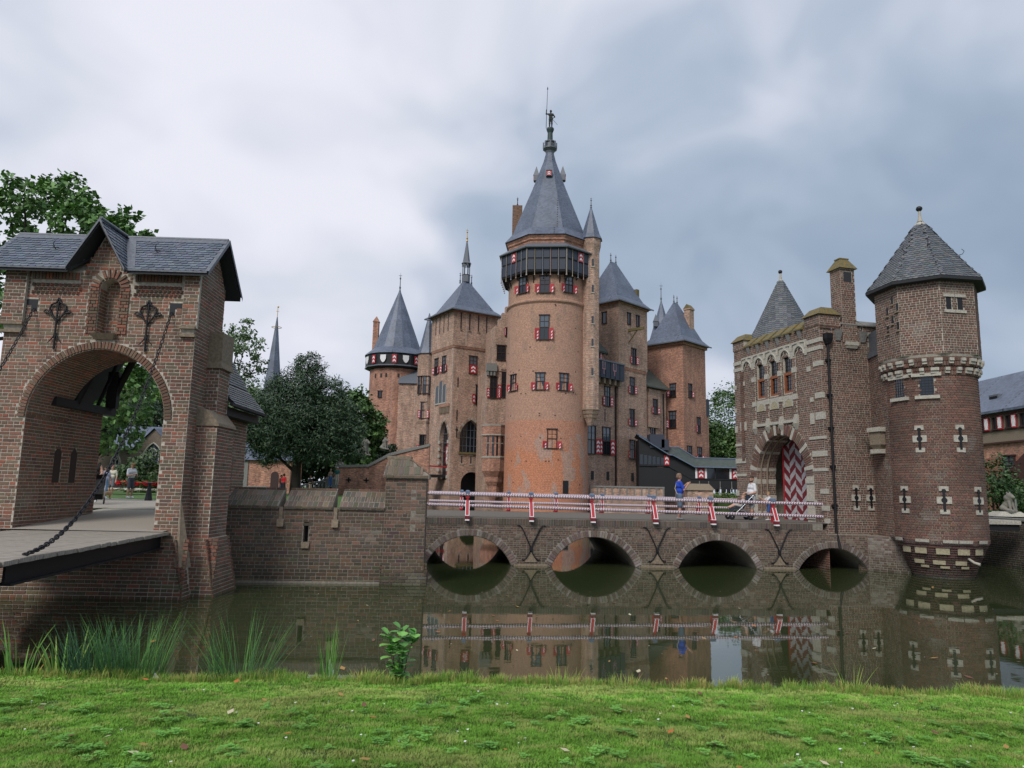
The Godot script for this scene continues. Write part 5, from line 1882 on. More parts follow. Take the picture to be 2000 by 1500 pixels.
	# corbelled foot
	var prof := [Vector2(0.80, -0.6), Vector2(0.96, 0.05), Vector2(1.04, 0.30), Vector2(1.15, 0.55), Vector2(1.26, 0.80), Vector2(1.35, 1.05), Vector2(1.43, 1.15), Vector2(1.485, 1.28)]
	var ft := MB.new()
	ft.lathe(prof, 36, c)
	part(t, "tower_foot", ft, M.mortar_dark)
	for i in range(1, prof.size() - 1):
		var p: Vector2 = prof[i]
		var q: Vector2 = prof[i + 1]
		lay_cyl(L, c, p.x + 0.03, q.x + 0.03, p.y, q.y, world.call(-110), world.call(60), [Color(0.13, 0.07, 0.064), Color(0.155, 0.085, 0.074), Color(0.11, 0.07, 0.062)], null, 0.085, 0.24, {"damp": true})
	for st in [[1.23, 1.485, [-88.0, -52.0, -20.0, -2.0, 24.0], 0.11, 17.0], [0.83, 1.31, [-82.0, -58.0, -29.0, -2.0, 24.0], 0.27, 17.0], [0.47, 1.14, [-66.0, -35.0, -3.0], 0.15, 18.0], [0.34, 1.08, [-58.0, -27.0, 5.0], 0.09, 14.0]]:
		for deg in st[2]:
			var a: float = world.call(deg)
			var b := MB.new()
			var half: float = deg_to_rad(st[4]) * 0.5
			b.lathe([Vector2(st[1] - 0.02, 0), Vector2(st[1] + 0.075, 0.01), Vector2(st[1] + 0.095, st[3]), Vector2(st[1] - 0.02, st[3])], 5, Vector3.ZERO, -half, half)
			part(t, "foot_stone", b, M.sandstone if st[1] < 1.45 else M.stone).transform = Transform3D(Basis(Vector3.UP, a), c + Vector3.UP * st[0])
	var spout := MB.new()
	var sa: float = world.call(8)
	var sd := Vector3(sin(sa), 0, cos(sa))
	spout.tube([c + sd * 1.25 + Vector3(0, 0.72, 0), c + sd * 1.45 + Vector3(0.05, 0.60, 0), c + sd * 1.62 + Vector3(0.14, 0.55, 0)], 0.04, 0.05, 7)
	part(t, "spout", spout, M.stone)
	# garderobe corbel in the corner
	var gd := MB.new()
	gd.box2(Vector3(1.62, 4.75, 0.55), Vector3(2.1, 5.25, 1.12))
	gd.frustum(4.55, Rect2(1.72, 0.66, 0.3, 0.3), 4.75, Rect2(1.60, 0.55, 0.45, 0.6))
	part(t, "garderobe", gd, M.brown_stone)
	var gs := MB.new()
	gs.box2(Vector3(1.55, 5.25, 0.5), Vector3(2.2, 5.42, 1.2))
	gs.box2(Vector3(1.58, 4.42, 0.6), Vector3(2.1, 4.58, 1.1))
	part(t, "white_stone", gs, M.stone)
	var link := MB.new()
	link.prism(PackedVector2Array([Vector2(2.2, 0.05), Vector2(1.57, -1.7), Vector2(2.6, -2.2), Vector2(3.6, 0.0)]), 8.28, 8.5, Transform3D(Basis(Vector3.RIGHT, Vector3.FORWARD, Vector3.UP), Vector3.ZERO))
	link.prism(PackedVector2Array([Vector2(2.3, 0.0), Vector2(1.9, -0.9), Vector2(2.6, -1.6), Vector2(3.6, 0.0)]), 8.5, 9.3, Transform3D(Basis(Vector3.RIGHT, Vector3.FORWARD, Vector3.UP), Vector3.ZERO))
	part(t, "link_roof", link, M.lead)
	# tower roof
	var S := Lay.new()
	var rp := [Vector2(2.06, 10.62), Vector2(1.62, 11.18), Vector2(0.17, 13.28)]
	var rf := MB.new()
	rf.lathe(rp + [Vector2(0.09, 13.4)], 8, c, o8, o8 + TAU, true)
	rf.lathe([Vector2(1.7, 10.5), Vector2(2.07, 10.52), Vector2(2.08, 10.62)], 8, c, o8, o8 + TAU, true)
	rf.lathe([Vector2(1.7, 10.5), Vector2(1.9, 10.5), Vector2(2.07, 10.52)], 8, c, o8, o8 + TAU, true)
	var roof := part(t, "tower_roof", rf, M.under_slate)
	var S2 := Lay.new()
	for k in 8:
		var a0 := o8 + TAU * k / 8.0
		var a1 := o8 + TAU * (k + 1) / 8.0
		for i in rp.size() - 1:
			var p: Vector2 = rp[i]
			var q: Vector2 = rp[i + 1]
			var A0 := c + Vector3(sin(a0), 0, cos(a0)) * p.x + Vector3.UP * p.y
			var A1 := c + Vector3(sin(a1), 0, cos(a1)) * p.x + Vector3.UP * p.y
			var B0 := c + Vector3(sin(a0), 0, cos(a0)) * q.x + Vector3.UP * q.y
			var B1 := c + Vector3(sin(a1), 0, cos(a1)) * q.x + Vector3.UP * q.y
			var ux := (A1 - A0).normalized()
			var mid := ((B0 + B1) - (A0 + A1)) * 0.5
			var W := A0.distance_to(A1)
			var W2 := B0.distance_to(B1)
			var H := mid.length()
			lay_slates(S2, A0, ux, mid.normalized(), W, H, ROOF_PAL, func(u, v):
				var cut: float = (W - W2) * 0.5 * v / H
				return u > cut and u < W - cut, 0.17, 0.115)
	flush(t, S2, "slate", "slates", 200, slate_mesh, 0.5, roof)
	var fin := MB.new()
	fin.lathe([Vector2(0.24, 13.2), Vector2(0.11, 13.36), Vector2(0.06, 13.55), Vector2(0.045, 13.8)], 10, c)
	part(t, "finial", fin, M.stone)
	fin = MB.new()
	fin.ball(c + Vector3(0, 13.9, 0), 0.12, 10, 0.9)
	part(t, "finial_ball", fin, M.iron)
	for hk in [[-60.0, 1.1], [50.0, 1.2], [-20.0, 1.0]]:
		var a: float = world.call(hk[0])
		var d := Vector3(sin(a), 0, cos(a))
		var b: Vector3 = c + d * hk[1] + Vector3.UP * (11.18 + (1.62 - hk[1]) * 1.45)
		var h := MB.new()
		h.tube([b, b + d * 0.12 + Vector3(0, 0.02, 0), b + d * 0.18 + Vector3(0, 0.12, 0), b + d * 0.1 + Vector3(0, 0.22, 0)], 0.014, 0.01, 5)
		part(t, "roof_hook", h, M.iron)
	# the tent roof behind the battlement
	var c2 := Vector3(1.95, 0, -5.15)
	var tp := [Vector2(1.62, 9.95), Vector2(1.25, 10.6), Vector2(0.13, 12.95)]
	var tr := MB.new()
	tr.lathe(tp + [Vector2(0.07, 13.05)], 24, c2)
	tr.lathe([Vector2(1.4, 9.85), Vector2(1.63, 9.86), Vector2(1.63, 9.96)], 24, c2)
	tr.lathe([Vector2(1.35, 8.9), Vector2(1.35, 9.9)], 24, c2)
	var tent := part(t, "tent_roof", tr, M.under_slate)
	var S3 := Lay.new()
	cone_slates(S3, c2, tp, ROOF_PAL, world.call(-110), world.call(70), 0.17, 0.115)
	flush(t, S3, "slate", "slates", 100, slate_mesh, 0.5, tent)
	fin = MB.new()
	fin.lathe([Vector2(0.19, 12.86), Vector2(0.08, 13.05), Vector2(0.045, 13.35)], 10, c2)
	part(t, "finial", fin, M.stone)
	fin = MB.new()
	fin.ball(c2 + Vector3(0, 13.44, 0), 0.10, 10)
	part(t, "finial_ball", fin, M.iron)
	flush(t, L, "brick", "brickwork", 300, brick_mesh)
	# ---- the gate leaf: red and white chevron boards
	for k in 4:
		var z0 := -4.02 + k * 0.40
		var z1 := z0 + 0.39
		var top := func(z: float) -> float: return 3.5 + 1.75 * sqrt(maxf(0.02, 1.0 - pow((z - ac) / 1.74, 2)))
		var bd := MB.new()
		var cr := MB.new()
		var poly := PackedVector2Array([Vector2(z0, 1.72), Vector2(z1, 1.72), Vector2(z1, top.call(z1)), Vector2(z0, top.call(z0))])
		bd.prism(poly, 1.0, 1.06, side)
		var y := 0.2
		while y < 6.0:
			var sl: float = 0.34 * (1 if k % 2 == 0 else -1)
			var st := PackedVector2Array([Vector2(z0, y + sl), Vector2(z1, y), Vector2(z1, y + 0.27), Vector2(z0, y + 0.27 + sl)])
			for q in Geometry2D.intersect_polygons(st, poly):
				cr.prism(q, 0.994, 1.0, side)
			y += 0.54
		parts(t, "door_board", [[bd, M.door_white], [cr, M.dark_red]])
	var stile := MB.new()
	stile.box2(Vector3(0.985, 1.72, -4.12), Vector3(1.08, 5.05, -4.03))
	part(t, "door_edge", stile, M.red)
	var small := thing("quay_bridge", "short pale stone slab bridging the water right of the round tower", "bridge", Vector3(19.3, 1.78, -29.6), 0.1)
	var sb := MB.new()
	sb.box2(Vector3(-3, 0, -1.4), Vector3(1.3, 0.16, 0.4))
	part(small, "deck", sb, M.stone)
	sb = MB.new()
	sb.box2(Vector3(-3, -0.25, -1.3), Vector3(1.3, -0.002, 0.3))
	part(small, "beam", sb, M.black_wood)


# ------------------------------------------------------------------ the stone bridge and its railings
const BRIDGE_PAL := [Color(0.142, 0.096, 0.075), Color(0.171, 0.105, 0.081), Color(0.201, 0.119, 0.089), Color(0.124, 0.087, 0.071), Color(0.212, 0.140, 0.106), Color(0.153, 0.110, 0.083), Color(0.254, 0.196, 0.154)]


func stone_bridge() -> void:
	var yaw := 0.07
	var t := thing("stone_bridge", "brick arch bridge over the moat with forged wall anchors", "bridge", Vector3(0, 0, -27), yaw)
	var L := Lay.new()
	var spans := [[-1.45, 1.56, 1.05], [3.17, 1.57, 1.07], [7.88, 1.50, 1.02], [12.37, 1.36, 0.80]]
	var holes := []
	for s in spans:
		holes.append(arch_hole(s[0], -1.0, 0.0, s[1], s[2], 10))
	var w := MB.new()
	wall_prism(w, PackedVector2Array([Vector2(-3.4, -1.0), Vector2(13.9, -1.0), Vector2(13.9, 1.34), Vector2(12.15, 1.34), Vector2(12.15, 1.46), Vector2(-3.4, 1.46)]), holes, -8.2, 0.0)
	part(t, "wall", w, M.mortar_dark)
	var in_wall := func(u: float, v: float) -> bool:
		var p := Vector2(u - 3.4, v)
		if p.x > 12.15 and p.y > 1.34:
			return false
		for i in 4:
			if Geometry2D.is_point_in_polygon(p, holes[i]):
				return false
			var s = spans[i]
			var R: float = (s[1] * s[1] + s[2] * s[2]) / (2 * s[2])
			if p.distance_to(Vector2(s[0], s[2] - R)) < R + 0.26 and absf(p.x - s[0]) < s[1] + 0.2:
				return false
		return true
	lay(L, Vector3(-3.4, 0, 0), Vector3.RIGHT, Vector3.UP, 17.3, 1.46, BRIDGE_PAL, in_wall, 0.075, 0.25, {"damp": true})
	for s in spans:
		var line := arch_line(s[0], 0.0, s[1], s[2], 10)
		ring(L, Vector3.ZERO, Vector3.RIGHT, Vector3.UP, line, 0.25, [Color(0.18, 0.13, 0.11), Color(0.22, 0.17, 0.15), Color(0.15, 0.115, 0.10), Color(0.30, 0.26, 0.235)], 0.095, 0.03, 0.16)
	# soldier course along the top
	lay(L, Vector3(-3.4, 1.47, 0.02), Vector3.RIGHT, Vector3.UP, 15.0, 0.24, [Color(0.135, 0.10, 0.086), Color(0.16, 0.115, 0.095), Color(0.12, 0.098, 0.082)], null, 0.24, 0.1)
	var top := MB.new()
	top.box2(Vector3(-3.4, 1.46, -8.2), Vector3(12.0, 1.71, 0.012))
	part(t, "coping", top, M.mortar_dark)
	var dk := MB.new()
	dk.box2(Vector3(-3.4, 1.71, -8.1), Vector3(12.4, 1.735, -0.1))
	part(t, "deck", dk, M.paving)
	for x in [0.82, 5.55, 10.25]:
		var ft := MB.new()
		ft.box2(Vector3(x - 0.62, -0.8, -0.2), Vector3(x + 0.62, 0.07, 0.06))
		part(t, "footing", ft, M.brown_stone)
		var a := MB.new()
		var b := Vector3(x, 0.62, 0.05)
		for s in [-1.0, 1.0]:
			a.tube([b + Vector3(0, 0.0, 0.0), b + Vector3(0.06 * s, 0.16, 0), b + Vector3(0.22 * s, 0.50, 0), b + Vector3(0.33 * s, 0.74, 0), b + Vector3(0.42 * s, 0.84, 0), b + Vector3(0.52 * s, 0.85, 0)], 0.027, 0.02, 6)
			a.tube([b, b + Vector3(0.05 * s, -0.14, 0), b + Vector3(0.16 * s, -0.32, 0), b + Vector3(0.26 * s, -0.40, 0), b + Vector3(0.33 * s, -0.38, 0)], 0.027, 0.02, 6)
		a.box(b, Vector3(0.1, 0.12, 0.07))
		part(t, "wall_anchor", a, M.iron)
		var st := MB.new()
		st.prism(PackedVector2Array([Vector2(x - 0.04, 0.5), Vector2(x + 0.04, 0.5), Vector2(x + 0.24, 0.14), Vector2(x - 0.24, 0.14)]), 0.0, 0.03)
		part(t, "anchor_stone", st, M.brown_stone)
	flush(t, L, "brick", "brickwork", 300, brick_mesh)
	# railings
	for s in 2:
		var near := s == 0
		var r := thing("bridge_railing", "near bridge railing of chevron-striped rails on red braced posts" if near else "far bridge railing behind the people, chevron-striped rails on red posts", "railing", t.transform * Vector3(0, 1.71, -0.12 if near else -8.05), yaw, "chevron railings of the stone bridge")
		var x0 := -3.3
		var x1: float = 12.05 if near else 12.3
		for k in 2:
			var ya: float = [0.86, 0.46][k]
			var yb: float = [0.74, 0.27][k] if near else [0.83, 0.43][k] - 0.05
			var rail := MB.new()
			rail.tube([Vector3(x0, ya, 0.06), Vector3(x1, yb, 0.06)], 0.06, 0.06, 8)
			part(r, "rail", rail, M.chevron)
		var xs := [-1.56, 0.81, 3.11, 5.47, 7.67, 10.11] if near else [-1.75, 0.52, 2.82, 5.08, 7.39, 9.91]
		for x in xs:
			var post := thing_part(r, "post", Vector3(x, 0, 0))
			var f: float = (x - x0) / (x1 - x0)
			var h: float = lerpf(0.93, 0.83, f)
			var p := MB.new()
			p.box2(Vector3(-0.065, 0, -0.06), Vector3(0.065, h * 0.62, 0.06))
			p.box2(Vector3(-0.04, h * 0.62, -0.05), Vector3(0.04, h * 0.78, 0.05))
			p.box2(Vector3(-0.075, h * 0.78, -0.07), Vector3(0.075, h - 0.04, 0.07))
			var d := 1.0 if near else -1.0
			# brace that slopes out to the edge of the bridge
			var br := PackedVector2Array([Vector2(0.05, h * 0.66), Vector2(0.12, h * 0.66), Vector2(0.38, 0.08), Vector2(0.38, -0.02), Vector2(0.26, -0.02)])
			p.prism(br, -0.075, 0.075, Transform3D(Basis(Vector3(0, 0, d), Vector3.UP, Vector3(-d, 0, 0)), Vector3.ZERO))
			part(post, "timber", p, M.red)
			var e := MB.new()
			for sx in [-1, 1]:
				e.prism(PackedVector2Array([Vector2(0.10, h * 0.67), Vector2(0.127, h * 0.67), Vector2(0.387, 0.085), Vector2(0.36, 0.085)]), 0.066 * sx - 0.011, 0.066 * sx + 0.011, Transform3D(Basis(Vector3(0, 0, d), Vector3.UP, Vector3(-d, 0, 0)), Vector3.ZERO))
			e.box2(Vector3(-0.08, 0.075, 0.24 * d), Vector3(0.08, 0.10, 0.395 * d))
			e.box2(Vector3(-0.08, -0.10, 0.22 * d), Vector3(0.08, -0.05, 0.395 * d))
			if not near:
				e.box2(Vector3(-0.075, 0.1, 0.06), Vector3(-0.05, h * 0.7, 0.07))
				e.box2(Vector3(0.05, 0.1, 0.06), Vector3(0.075, h * 0.7, 0.07))
			part(post, "white_edge", e, M.white)
			var q := MB.new()
			q.box2(Vector3(-0.082, -0.05, 0.2 * d), Vector3(0.082, 0.075, 0.392 * d))
			if not near:
				q.ball(Vector3(0, 0.10, 0.09), 0.09, 8)
			part(post, "foot_block", q, M.dark_red if near else M.red)
			var cap := MB.new()
			cap.box2(Vector3(-0.085, h - 0.04, -0.08), Vector3(0.085, h + 0.05, 0.12))
			cap.frustum(h + 0.05, Rect2(-0.085, -0.08, 0.17, 0.2), h + 0.085, Rect2(-0.05, -0.05, 0.1, 0.12))
			part(post, "zinc_cap", cap, M.zinc)


func thing_part(parent: Node3D, called: String, at: Vector3, turn := 0.0) -> Node3D:
	var o := Node3D.new()
	var key := str(parent.get_instance_id()) + called
	var k: int = kid_names.get(key, 0)
	kid_names[key] = k + 1
	o.name = called if k == 0 else "%s_%03d" % [called, k]
	o.position = at
	o.rotation.y = turn
	parent.add_child(o)
	return o


# ------------------------------------------------------------------ the castle
func hip_roof(st: MB, w: float, d: float, over: float, y0: float, y1: float, ridge: float, cx: float, cz: float, sag := 0.10) -> void:
	# rectangle w by d about (cx, cz); slightly bell-cast slopes up to a short ridge along x
	var a := [Vector3(-w / 2 - over, y0, d / 2 + over), Vector3(w / 2 + over, y0, d / 2 + over), Vector3(w / 2 + over, y0, -d / 2 - over), Vector3(-w / 2 - over, y0, -d / 2 - over)]
	var r := [Vector3(-ridge / 2, y1, 0.05), Vector3(ridge / 2, y1, 0.05), Vector3(ridge / 2, y1, -0.05), Vector3(-ridge / 2, y1, -0.05)]
	var m := []
	for i in 4:
		var p: Vector3 = a[i].lerp(r[i], 0.16 + sag)
		p.y = lerpf(y0, y1, 0.15)
		m.append(p)
	var o := Vector3(cx, 0, cz)
	for i in 4:
		var j := (i + 1) % 4
		st.quad(o + a[i], o + a[j], o + m[j], o + m[i])
		st.quad(o + m[i], o + m[j], o + r[j], o + r[i])
	st.quad(o + a[3], o + a[2], o + a[1], o + a[0])


func castle() -> void:
	var c := thing("castle", "large brick castle with conical and hipped slate roofs behind the bridge", "castle", Vector3(4.35, 0, -88.5))
	var at := func(x: float, z: float) -> Vector3: return Vector3(x - 4.35, 0, z + 88.5)
	keep(c)
	square_tower(c, at.call(-8.59, -102.0))
	east_wing(c, at.call(14.28, -95.0))
	west_tower(c, at.call(-19.0, -116.0))
	links(c, at)
	gallery(c, at)


func keep(c: Node3D) -> void:
	# the wall: courses of brick, orange lower down, patched with lime
	var st := MB.new()
	st.lathe([Vector2(5.15, -1), Vector2(5.05, 25.0), Vector2(5.25, 25.25), Vector2(5.25, 25.45), Vector2(5.02, 25.6), Vector2(5.0, 32.2)], 48)
	var im := Image.create(512, 512, false, Image.FORMAT_RGB8)
	var n := FastNoiseLite.new()
	n.frequency = 0.011
	n.fractal_octaves = 4
	n.seed = 4
	var r := RandomNumberGenerator.new()
	r.seed = 9
	for y in 512:
		var hgt := 33.0 - y * (34.0 / 512.0)
		for x in 512:
			var u := x / 512.0 * 32.0
			var e := n.get_noise_2d(x * 1.4, y * 1.6)
			var e2 := n.get_noise_2d(x * 2.6 + 700, y * 1.3 + 90)
			var col := Color(0.70, 0.555, 0.475)
			if hgt < 11.0:
				col = Color(0.73, 0.53, 0.435)
			var orange := smoothstep(8.0 + e * 2.2, 6.6 + e * 2.2, hgt)
			col = col.lerp(Color(0.76, 0.51, 0.385), orange * lerpf(0.62, 0.9, clampf((hgt - 1.5) / 3.5 + e * 0.5, 0, 1)))
			if hgt < 9.5 and hgt > 1.0 and e2 > (0.20 if u < 17.5 else 0.02):
				col = col.lerp(Color(0.68, 0.58, 0.53), minf((e2 - (0.20 if u < 17.5 else 0.02)) * 6.0, 0.8))
			if hgt > 19 and e2 > 0.25:
				col = col.lerp(Color(0.60, 0.51, 0.44), 0.5)
			var g := r.randf_range(0.80, 1.10)
			if y % 3 == 2:
				g *= 1.06
			im.set_pixel(x, y, Color(col.r * g, col.g * g, col.b * g))
	for i in 90:    # putlog holes
		var y := int((r.randi() % 10 + 2) * 40 + r.randi() % 5)
		im.fill_rect(Rect2i(r.randi() % 508, y, 3, 2), Color(0.30, 0.22, 0.18))
	var tex := ImageTexture.create_from_image(im)
	mat("keep_brick", Color(0.98, 0.98, 0.98), 0.95, tex, 0.0, {"uv1_scale": Vector3(1 / 32.0, 1 / 34.0, 1), "uv1_offset": Vector3(0.5, 1.0, 0)})
	var k := put(c, "keep", mesh_of([[st, M.keep_brick]]))
	tag(k, "great round tower of the castle with timber gallery and bronze figure on its cone roof")
	var cyl := func(deg: float, y: float, R := 5.06) -> Vector3: return Vector3(sin(deg_to_rad(deg)) * R, y, cos(deg_to_rad(deg)) * R)
	for w in [[-40.6, 27.45, 1.0, 1.9], [-7.5, 27.3, 1.05, 2.0], [26.8, 27.45, 1.0, 1.9]]:
		window_at(k, cyl.call(w[0], w[1], 5.03), deg_to_rad(w[0]), w[2], w[3], 0.5, 2)
	window_at(k, cyl.call(-7.3, 22.0), deg_to_rad(-7.3), 1.0, 2.9, 0.46, 2)
	window_at(k, cyl.call(-55.6, 15.55), deg_to_rad(-55.6), 0.95, 1.9, 0.42, 2)
	window_at(k, cyl.call(-11.8, 15.5), deg_to_rad(-11.8), 0.95, 1.95, 0.42, 2)
	window_at(k, cyl.call(20.4, 15.5), deg_to_rad(20.4), 0.95, 1.95, 0.42, 2)
	window_at(k, cyl.call(4.9, 8.75), deg_to_rad(4.9), 1.0, 2.15, 0.36, 2)
	var dr := MB.new()
	dr.box(Vector3(0, 3.2, 0), Vector3(0.72, 1.5, 0.12))
	part(k, "door", dr, M.black_wood).transform = Transform3D(Basis(Vector3.UP, deg_to_rad(24.0)), cyl.call(24.1, 0, 5.1))
	# timber gallery
	var o8 := deg_to_rad(-5.0 + 22.5)
	var gal := MB.new()
	var fr := MB.new()
	var gl := MB.new()
	var y0 := 28.75
	var y1 := 31.7
	gal.lathe([Vector2(5.0, 28.6), Vector2(6.15, 28.7), Vector2(6.2, y0 + 0.12)], 8, Vector3.ZERO, o8, o8 + TAU, true)
	gal.lathe([Vector2(6.12, y0), Vector2(6.16, y1)], 8, Vector3.ZERO, o8, o8 + TAU, true)
	part(k, "gallery", gal, M.black_wood)
	var poles := [Color(0.42, 0.40, 0.40), Color(0.50, 0.42, 0.30), Color(0.30, 0.34, 0.42), Color(0.52, 0.36, 0.32)]
	for f in 8:
		var a0 := o8 + TAU * f / 8.0
		var a1 := o8 + TAU * (f + 1) / 8.0
		var mid := (a0 + a1) / 2
		if cos(mid) < -0.3:
			continue
		var p0 := Vector3(sin(a0), 0, cos(a0)) * 6.17
		var p1 := Vector3(sin(a1), 0, cos(a1)) * 6.17
		var ux := (p1 - p0).normalized()
		var ln := p0.distance_to(p1)
		var nn := Vector3(sin(mid), 0, cos(mid))
		var b := Basis(ux, Vector3.UP, nn)
		for i in 5:
			var p := p0 + ux * (ln * (i + 0.5) / 5.0)
			var pn := MB.new()
			pn.box(Vector3(0, 0, 0.02), Vector3(ln / 5.0 - 0.22, 1.25, 0.05))
			part(k, "gallery_panel", pn, M.grey_wood).transform = Transform3D(b, p + Vector3.UP * (y0 + 0.82))
			pn = MB.new()
			pn.box(Vector3(0, 0, 0.02), Vector3(ln / 5.0 - 0.22, 1.1, 0.05))
			part(k, "gallery_panel", pn, M.glass if (i == 2 and absf(mid + 0.09) < 0.2) else M.grey_wood).transform = Transform3D(b, p + Vector3.UP * (y1 - 0.72))
		for i in 6:
			var p := p0 + ux * (ln * i / 5.0) + nn * 0.10
			var po := MB.new()
			po.tube([p + Vector3.UP * (y0 - 0.45), p + Vector3.UP * (y1 - 0.02)], 0.034, 0.03, 5)
			po.ball(p + Vector3.UP * (y0 - 0.48), 0.085, 6)
			var key := "pole%d" % (i % 4)
			if not M.has(key):
				mat(key, poles[i % 4] * 0.8, 0.6)
			part(k, "gallery_pole", po, M[key])
		for i in 3:
			var p := p0 + ux * (ln * (i + 0.5) / 3.0)
			var br := MB.new()
			br.tube([p + Vector3.UP * (y0 - 0.1) - nn * 0.1, p - nn * 0.75 + Vector3.UP * (y0 - 0.55), p - nn * 1.15 + Vector3.UP * (y0 - 1.6)], 0.09, 0.08, 5)
			part(k, "bracket", br, M.black_wood)
			if i == 1 and cos(mid) < 0.9:
				put(k, "shutter", shutter_mesh(0.75, 1.15, 0)).transform = Transform3D(b, p + Vector3.UP * (y1 - 0.78) + nn * 0.06)
	var sk := MB.new()
	sk.lathe([Vector2(6.55, 31.62), Vector2(6.6, 31.74), Vector2(5.55, 32.45)], 8, Vector3.ZERO, o8, o8 + TAU, true)
	sk.lathe([Vector2(5.0, 31.7), Vector2(6.55, 31.62)], 8, Vector3.ZERO, o8, o8 + TAU, true)
	part(k, "gallery_roof", sk, M.lead)
	var cr := MB.new()
	cr.lathe([Vector2(5.3, 32.2), Vector2(5.35, 32.8), Vector2(5.5, 32.95), Vector2(5.5, 33.15), Vector2(5.62, 33.3), Vector2(5.62, 33.55)], 8, Vector3.ZERO, o8, o8 + TAU, true)
	part(k, "cornice", cr, M.castle_red)
	var rf := MB.new()
	rf.lathe([Vector2(5.5, 33.5), Vector2(5.85, 33.52), Vector2(5.75, 33.65), Vector2(4.9, 34.7), Vector2(2.3, 41.2), Vector2(0.85, 45.2), Vector2(0.55, 46.4)], 8, Vector3.ZERO, o8, o8 + TAU, true)
	part(k, "cone_roof", rf, M.far_slate)
	for d in [[-5.0, 43.15], [-95.0, 43.3], [85.0, 43.3]]:
		var a := deg_to_rad(d[0])
		var R := 1.62
		var xf := Transform3D(Basis(Vector3.UP, a), Vector3(sin(a) * R, d[1] - 0.3, cos(a) * R))
		var dm := MB.new()
		dm.box(Vector3(0, 0, 0.1), Vector3(0.78, 0.75, 0.6))
		part(k, "dormer", dm, M.lead).transform = xf
		var dt := MB.new()
		dt.lathe([Vector2(0.55, 0.36), Vector2(0.0, 0.62 if d[0] > -20 and d[0] < 0 else 1.75)], 4, Vector3(0, 0, 0.1), PI / 4, TAU + PI / 4, true)
		part(k, "dormer_roof", dt, M.lead).transform = xf
		put(k, "shutter", shutter_mesh(0.6, 0.62, 0)).transform = xf * Transform3D(Basis(), Vector3(0, -0.02, 0.4))
	# lantern, pedestal and the bronze figure
	var ln2 := MB.new()
	ln2.lathe([Vector2(0.5, 46.3), Vector2(0.62, 46.7), Vector2(0.95, 47.0), Vector2(0.95, 47.15), Vector2(0.6, 47.2), Vector2(0.6, 47.9), Vector2(0.75, 47.95), Vector2(0.75, 48.05), Vector2(0.36, 48.1)], 10)
	for i in 8:
		var a := TAU * i / 8.0
		ln2.box(Vector3(sin(a) * 0.86, 47.55, cos(a) * 0.86), Vector3(0.16, 0.8, 0.16), Basis(Vector3.UP, a))
	part(k, "lantern", ln2, M.lead)
	var pd := MB.new()
	pd.lathe([Vector2(0.36, 48.05), Vector2(0.33, 49.3), Vector2(0.5, 49.75), Vector2(0.5, 49.95), Vector2(0.0, 49.95)], 8)
	part(k, "pedestal", pd, M.copper)
	var bronze := Color(0.028, 0.034, 0.034)
	var arms := [[Vector3(-0.42, 1.35, 0.08), Vector3(-0.40, 1.62, 0.1)], [Vector3(0.36, 1.15, -0.05), Vector3(0.2, 0.98, 0.08)]]
	var fig := put(k, "statue", body_mesh(person_bones({"top": bronze, "leg": bronze, "skin": bronze, "hair": bronze, "shoe": bronze, "arms": arms, "shorts": false}), 0.035, 0.05, M.cloth))
	tag(fig, "dark bronze soldier with a raised lance on the tip of the roof")
	fig.position = Vector3(0.05, 49.9, 0)
	fig.scale = Vector3.ONE * 1.5
	var lance := MB.new()
	lance.tube([Vector3(-0.55, 49.9, 0.16), Vector3(-0.5, 52.4, 0.16), Vector3(-0.42, 55.4, 0.16)], 0.045, 0.03, 5)
	lance.lathe([Vector2(0.03, 0), Vector2(0.09, 0.12), Vector2(0, 0.5)], 6, Vector3(-0.42, 55.35, 0.16))
	lance.tube([Vector3(0.3, 51.2, 0.1), Vector3(0.95, 50.5, 0.0)], 0.03, 0.02, 4)
	part(k, "lance", lance, M.iron)
	# chimney with its iron crown
	var ch := MB.new()
	ch.box2(Vector3(-4.75, 30, -3.2), Vector3(-3.45, 40.1, -2.0))
	mat("sooty_brick", Color(0.36, 0.33, 0.31), 0.95, M.castle_brick.albedo_texture, 0.0, {"uv1_scale": Vector3(1 / 5.6, 1 / 5.6, 1)})
	part(k, "chimney", ch, M.sooty_brick)
	spear(k, "chimney_crown", Vector3(-4.1, 40.1, -2.6), 1.5, 0.06, M.iron)
	# stair turret
	var tz := Vector3(5.15, 0, 2.5)
	var tt := MB.new()
	tt.lathe([Vector2(0.3, 10.6), Vector2(0.7, 11.4), Vector2(1.18, 12.5), Vector2(1.1, 12.6), Vector2(1.1, 32.2), Vector2(1.18, 32.6), Vector2(1.3, 33.1), Vector2(1.32, 33.8)], 8, tz, 0.2, TAU + 0.2, true)
	part(k, "stair_turret", tt, M.castle_brick)
	var tr := MB.new()
	tr.lathe([Vector2(1.25, 33.75), Vector2(1.5, 33.8), Vector2(1.2, 34.4), Vector2(0.06, 38.2)], 8, tz, 0.2, TAU + 0.2, true)
	part(k, "turret_roof", tr, M.far_slate)
	spear(k, "finial", tz + Vector3(0, 38.1, 0), 1.5, 0.06)
	var tcb := MB.new()
	for i in 3:
		tcb.lathe([Vector2(1.12 - i * 0.2, 12.35 - i * 0.45), Vector2(1.2 - i * 0.2, 12.4 - i * 0.45), Vector2(1.2 - i * 0.2, 12.55 - i * 0.45)], 8, tz, 0.2, TAU + 0.2, true)
	part(k, "turret_corbel", tcb, M.brown_stone)
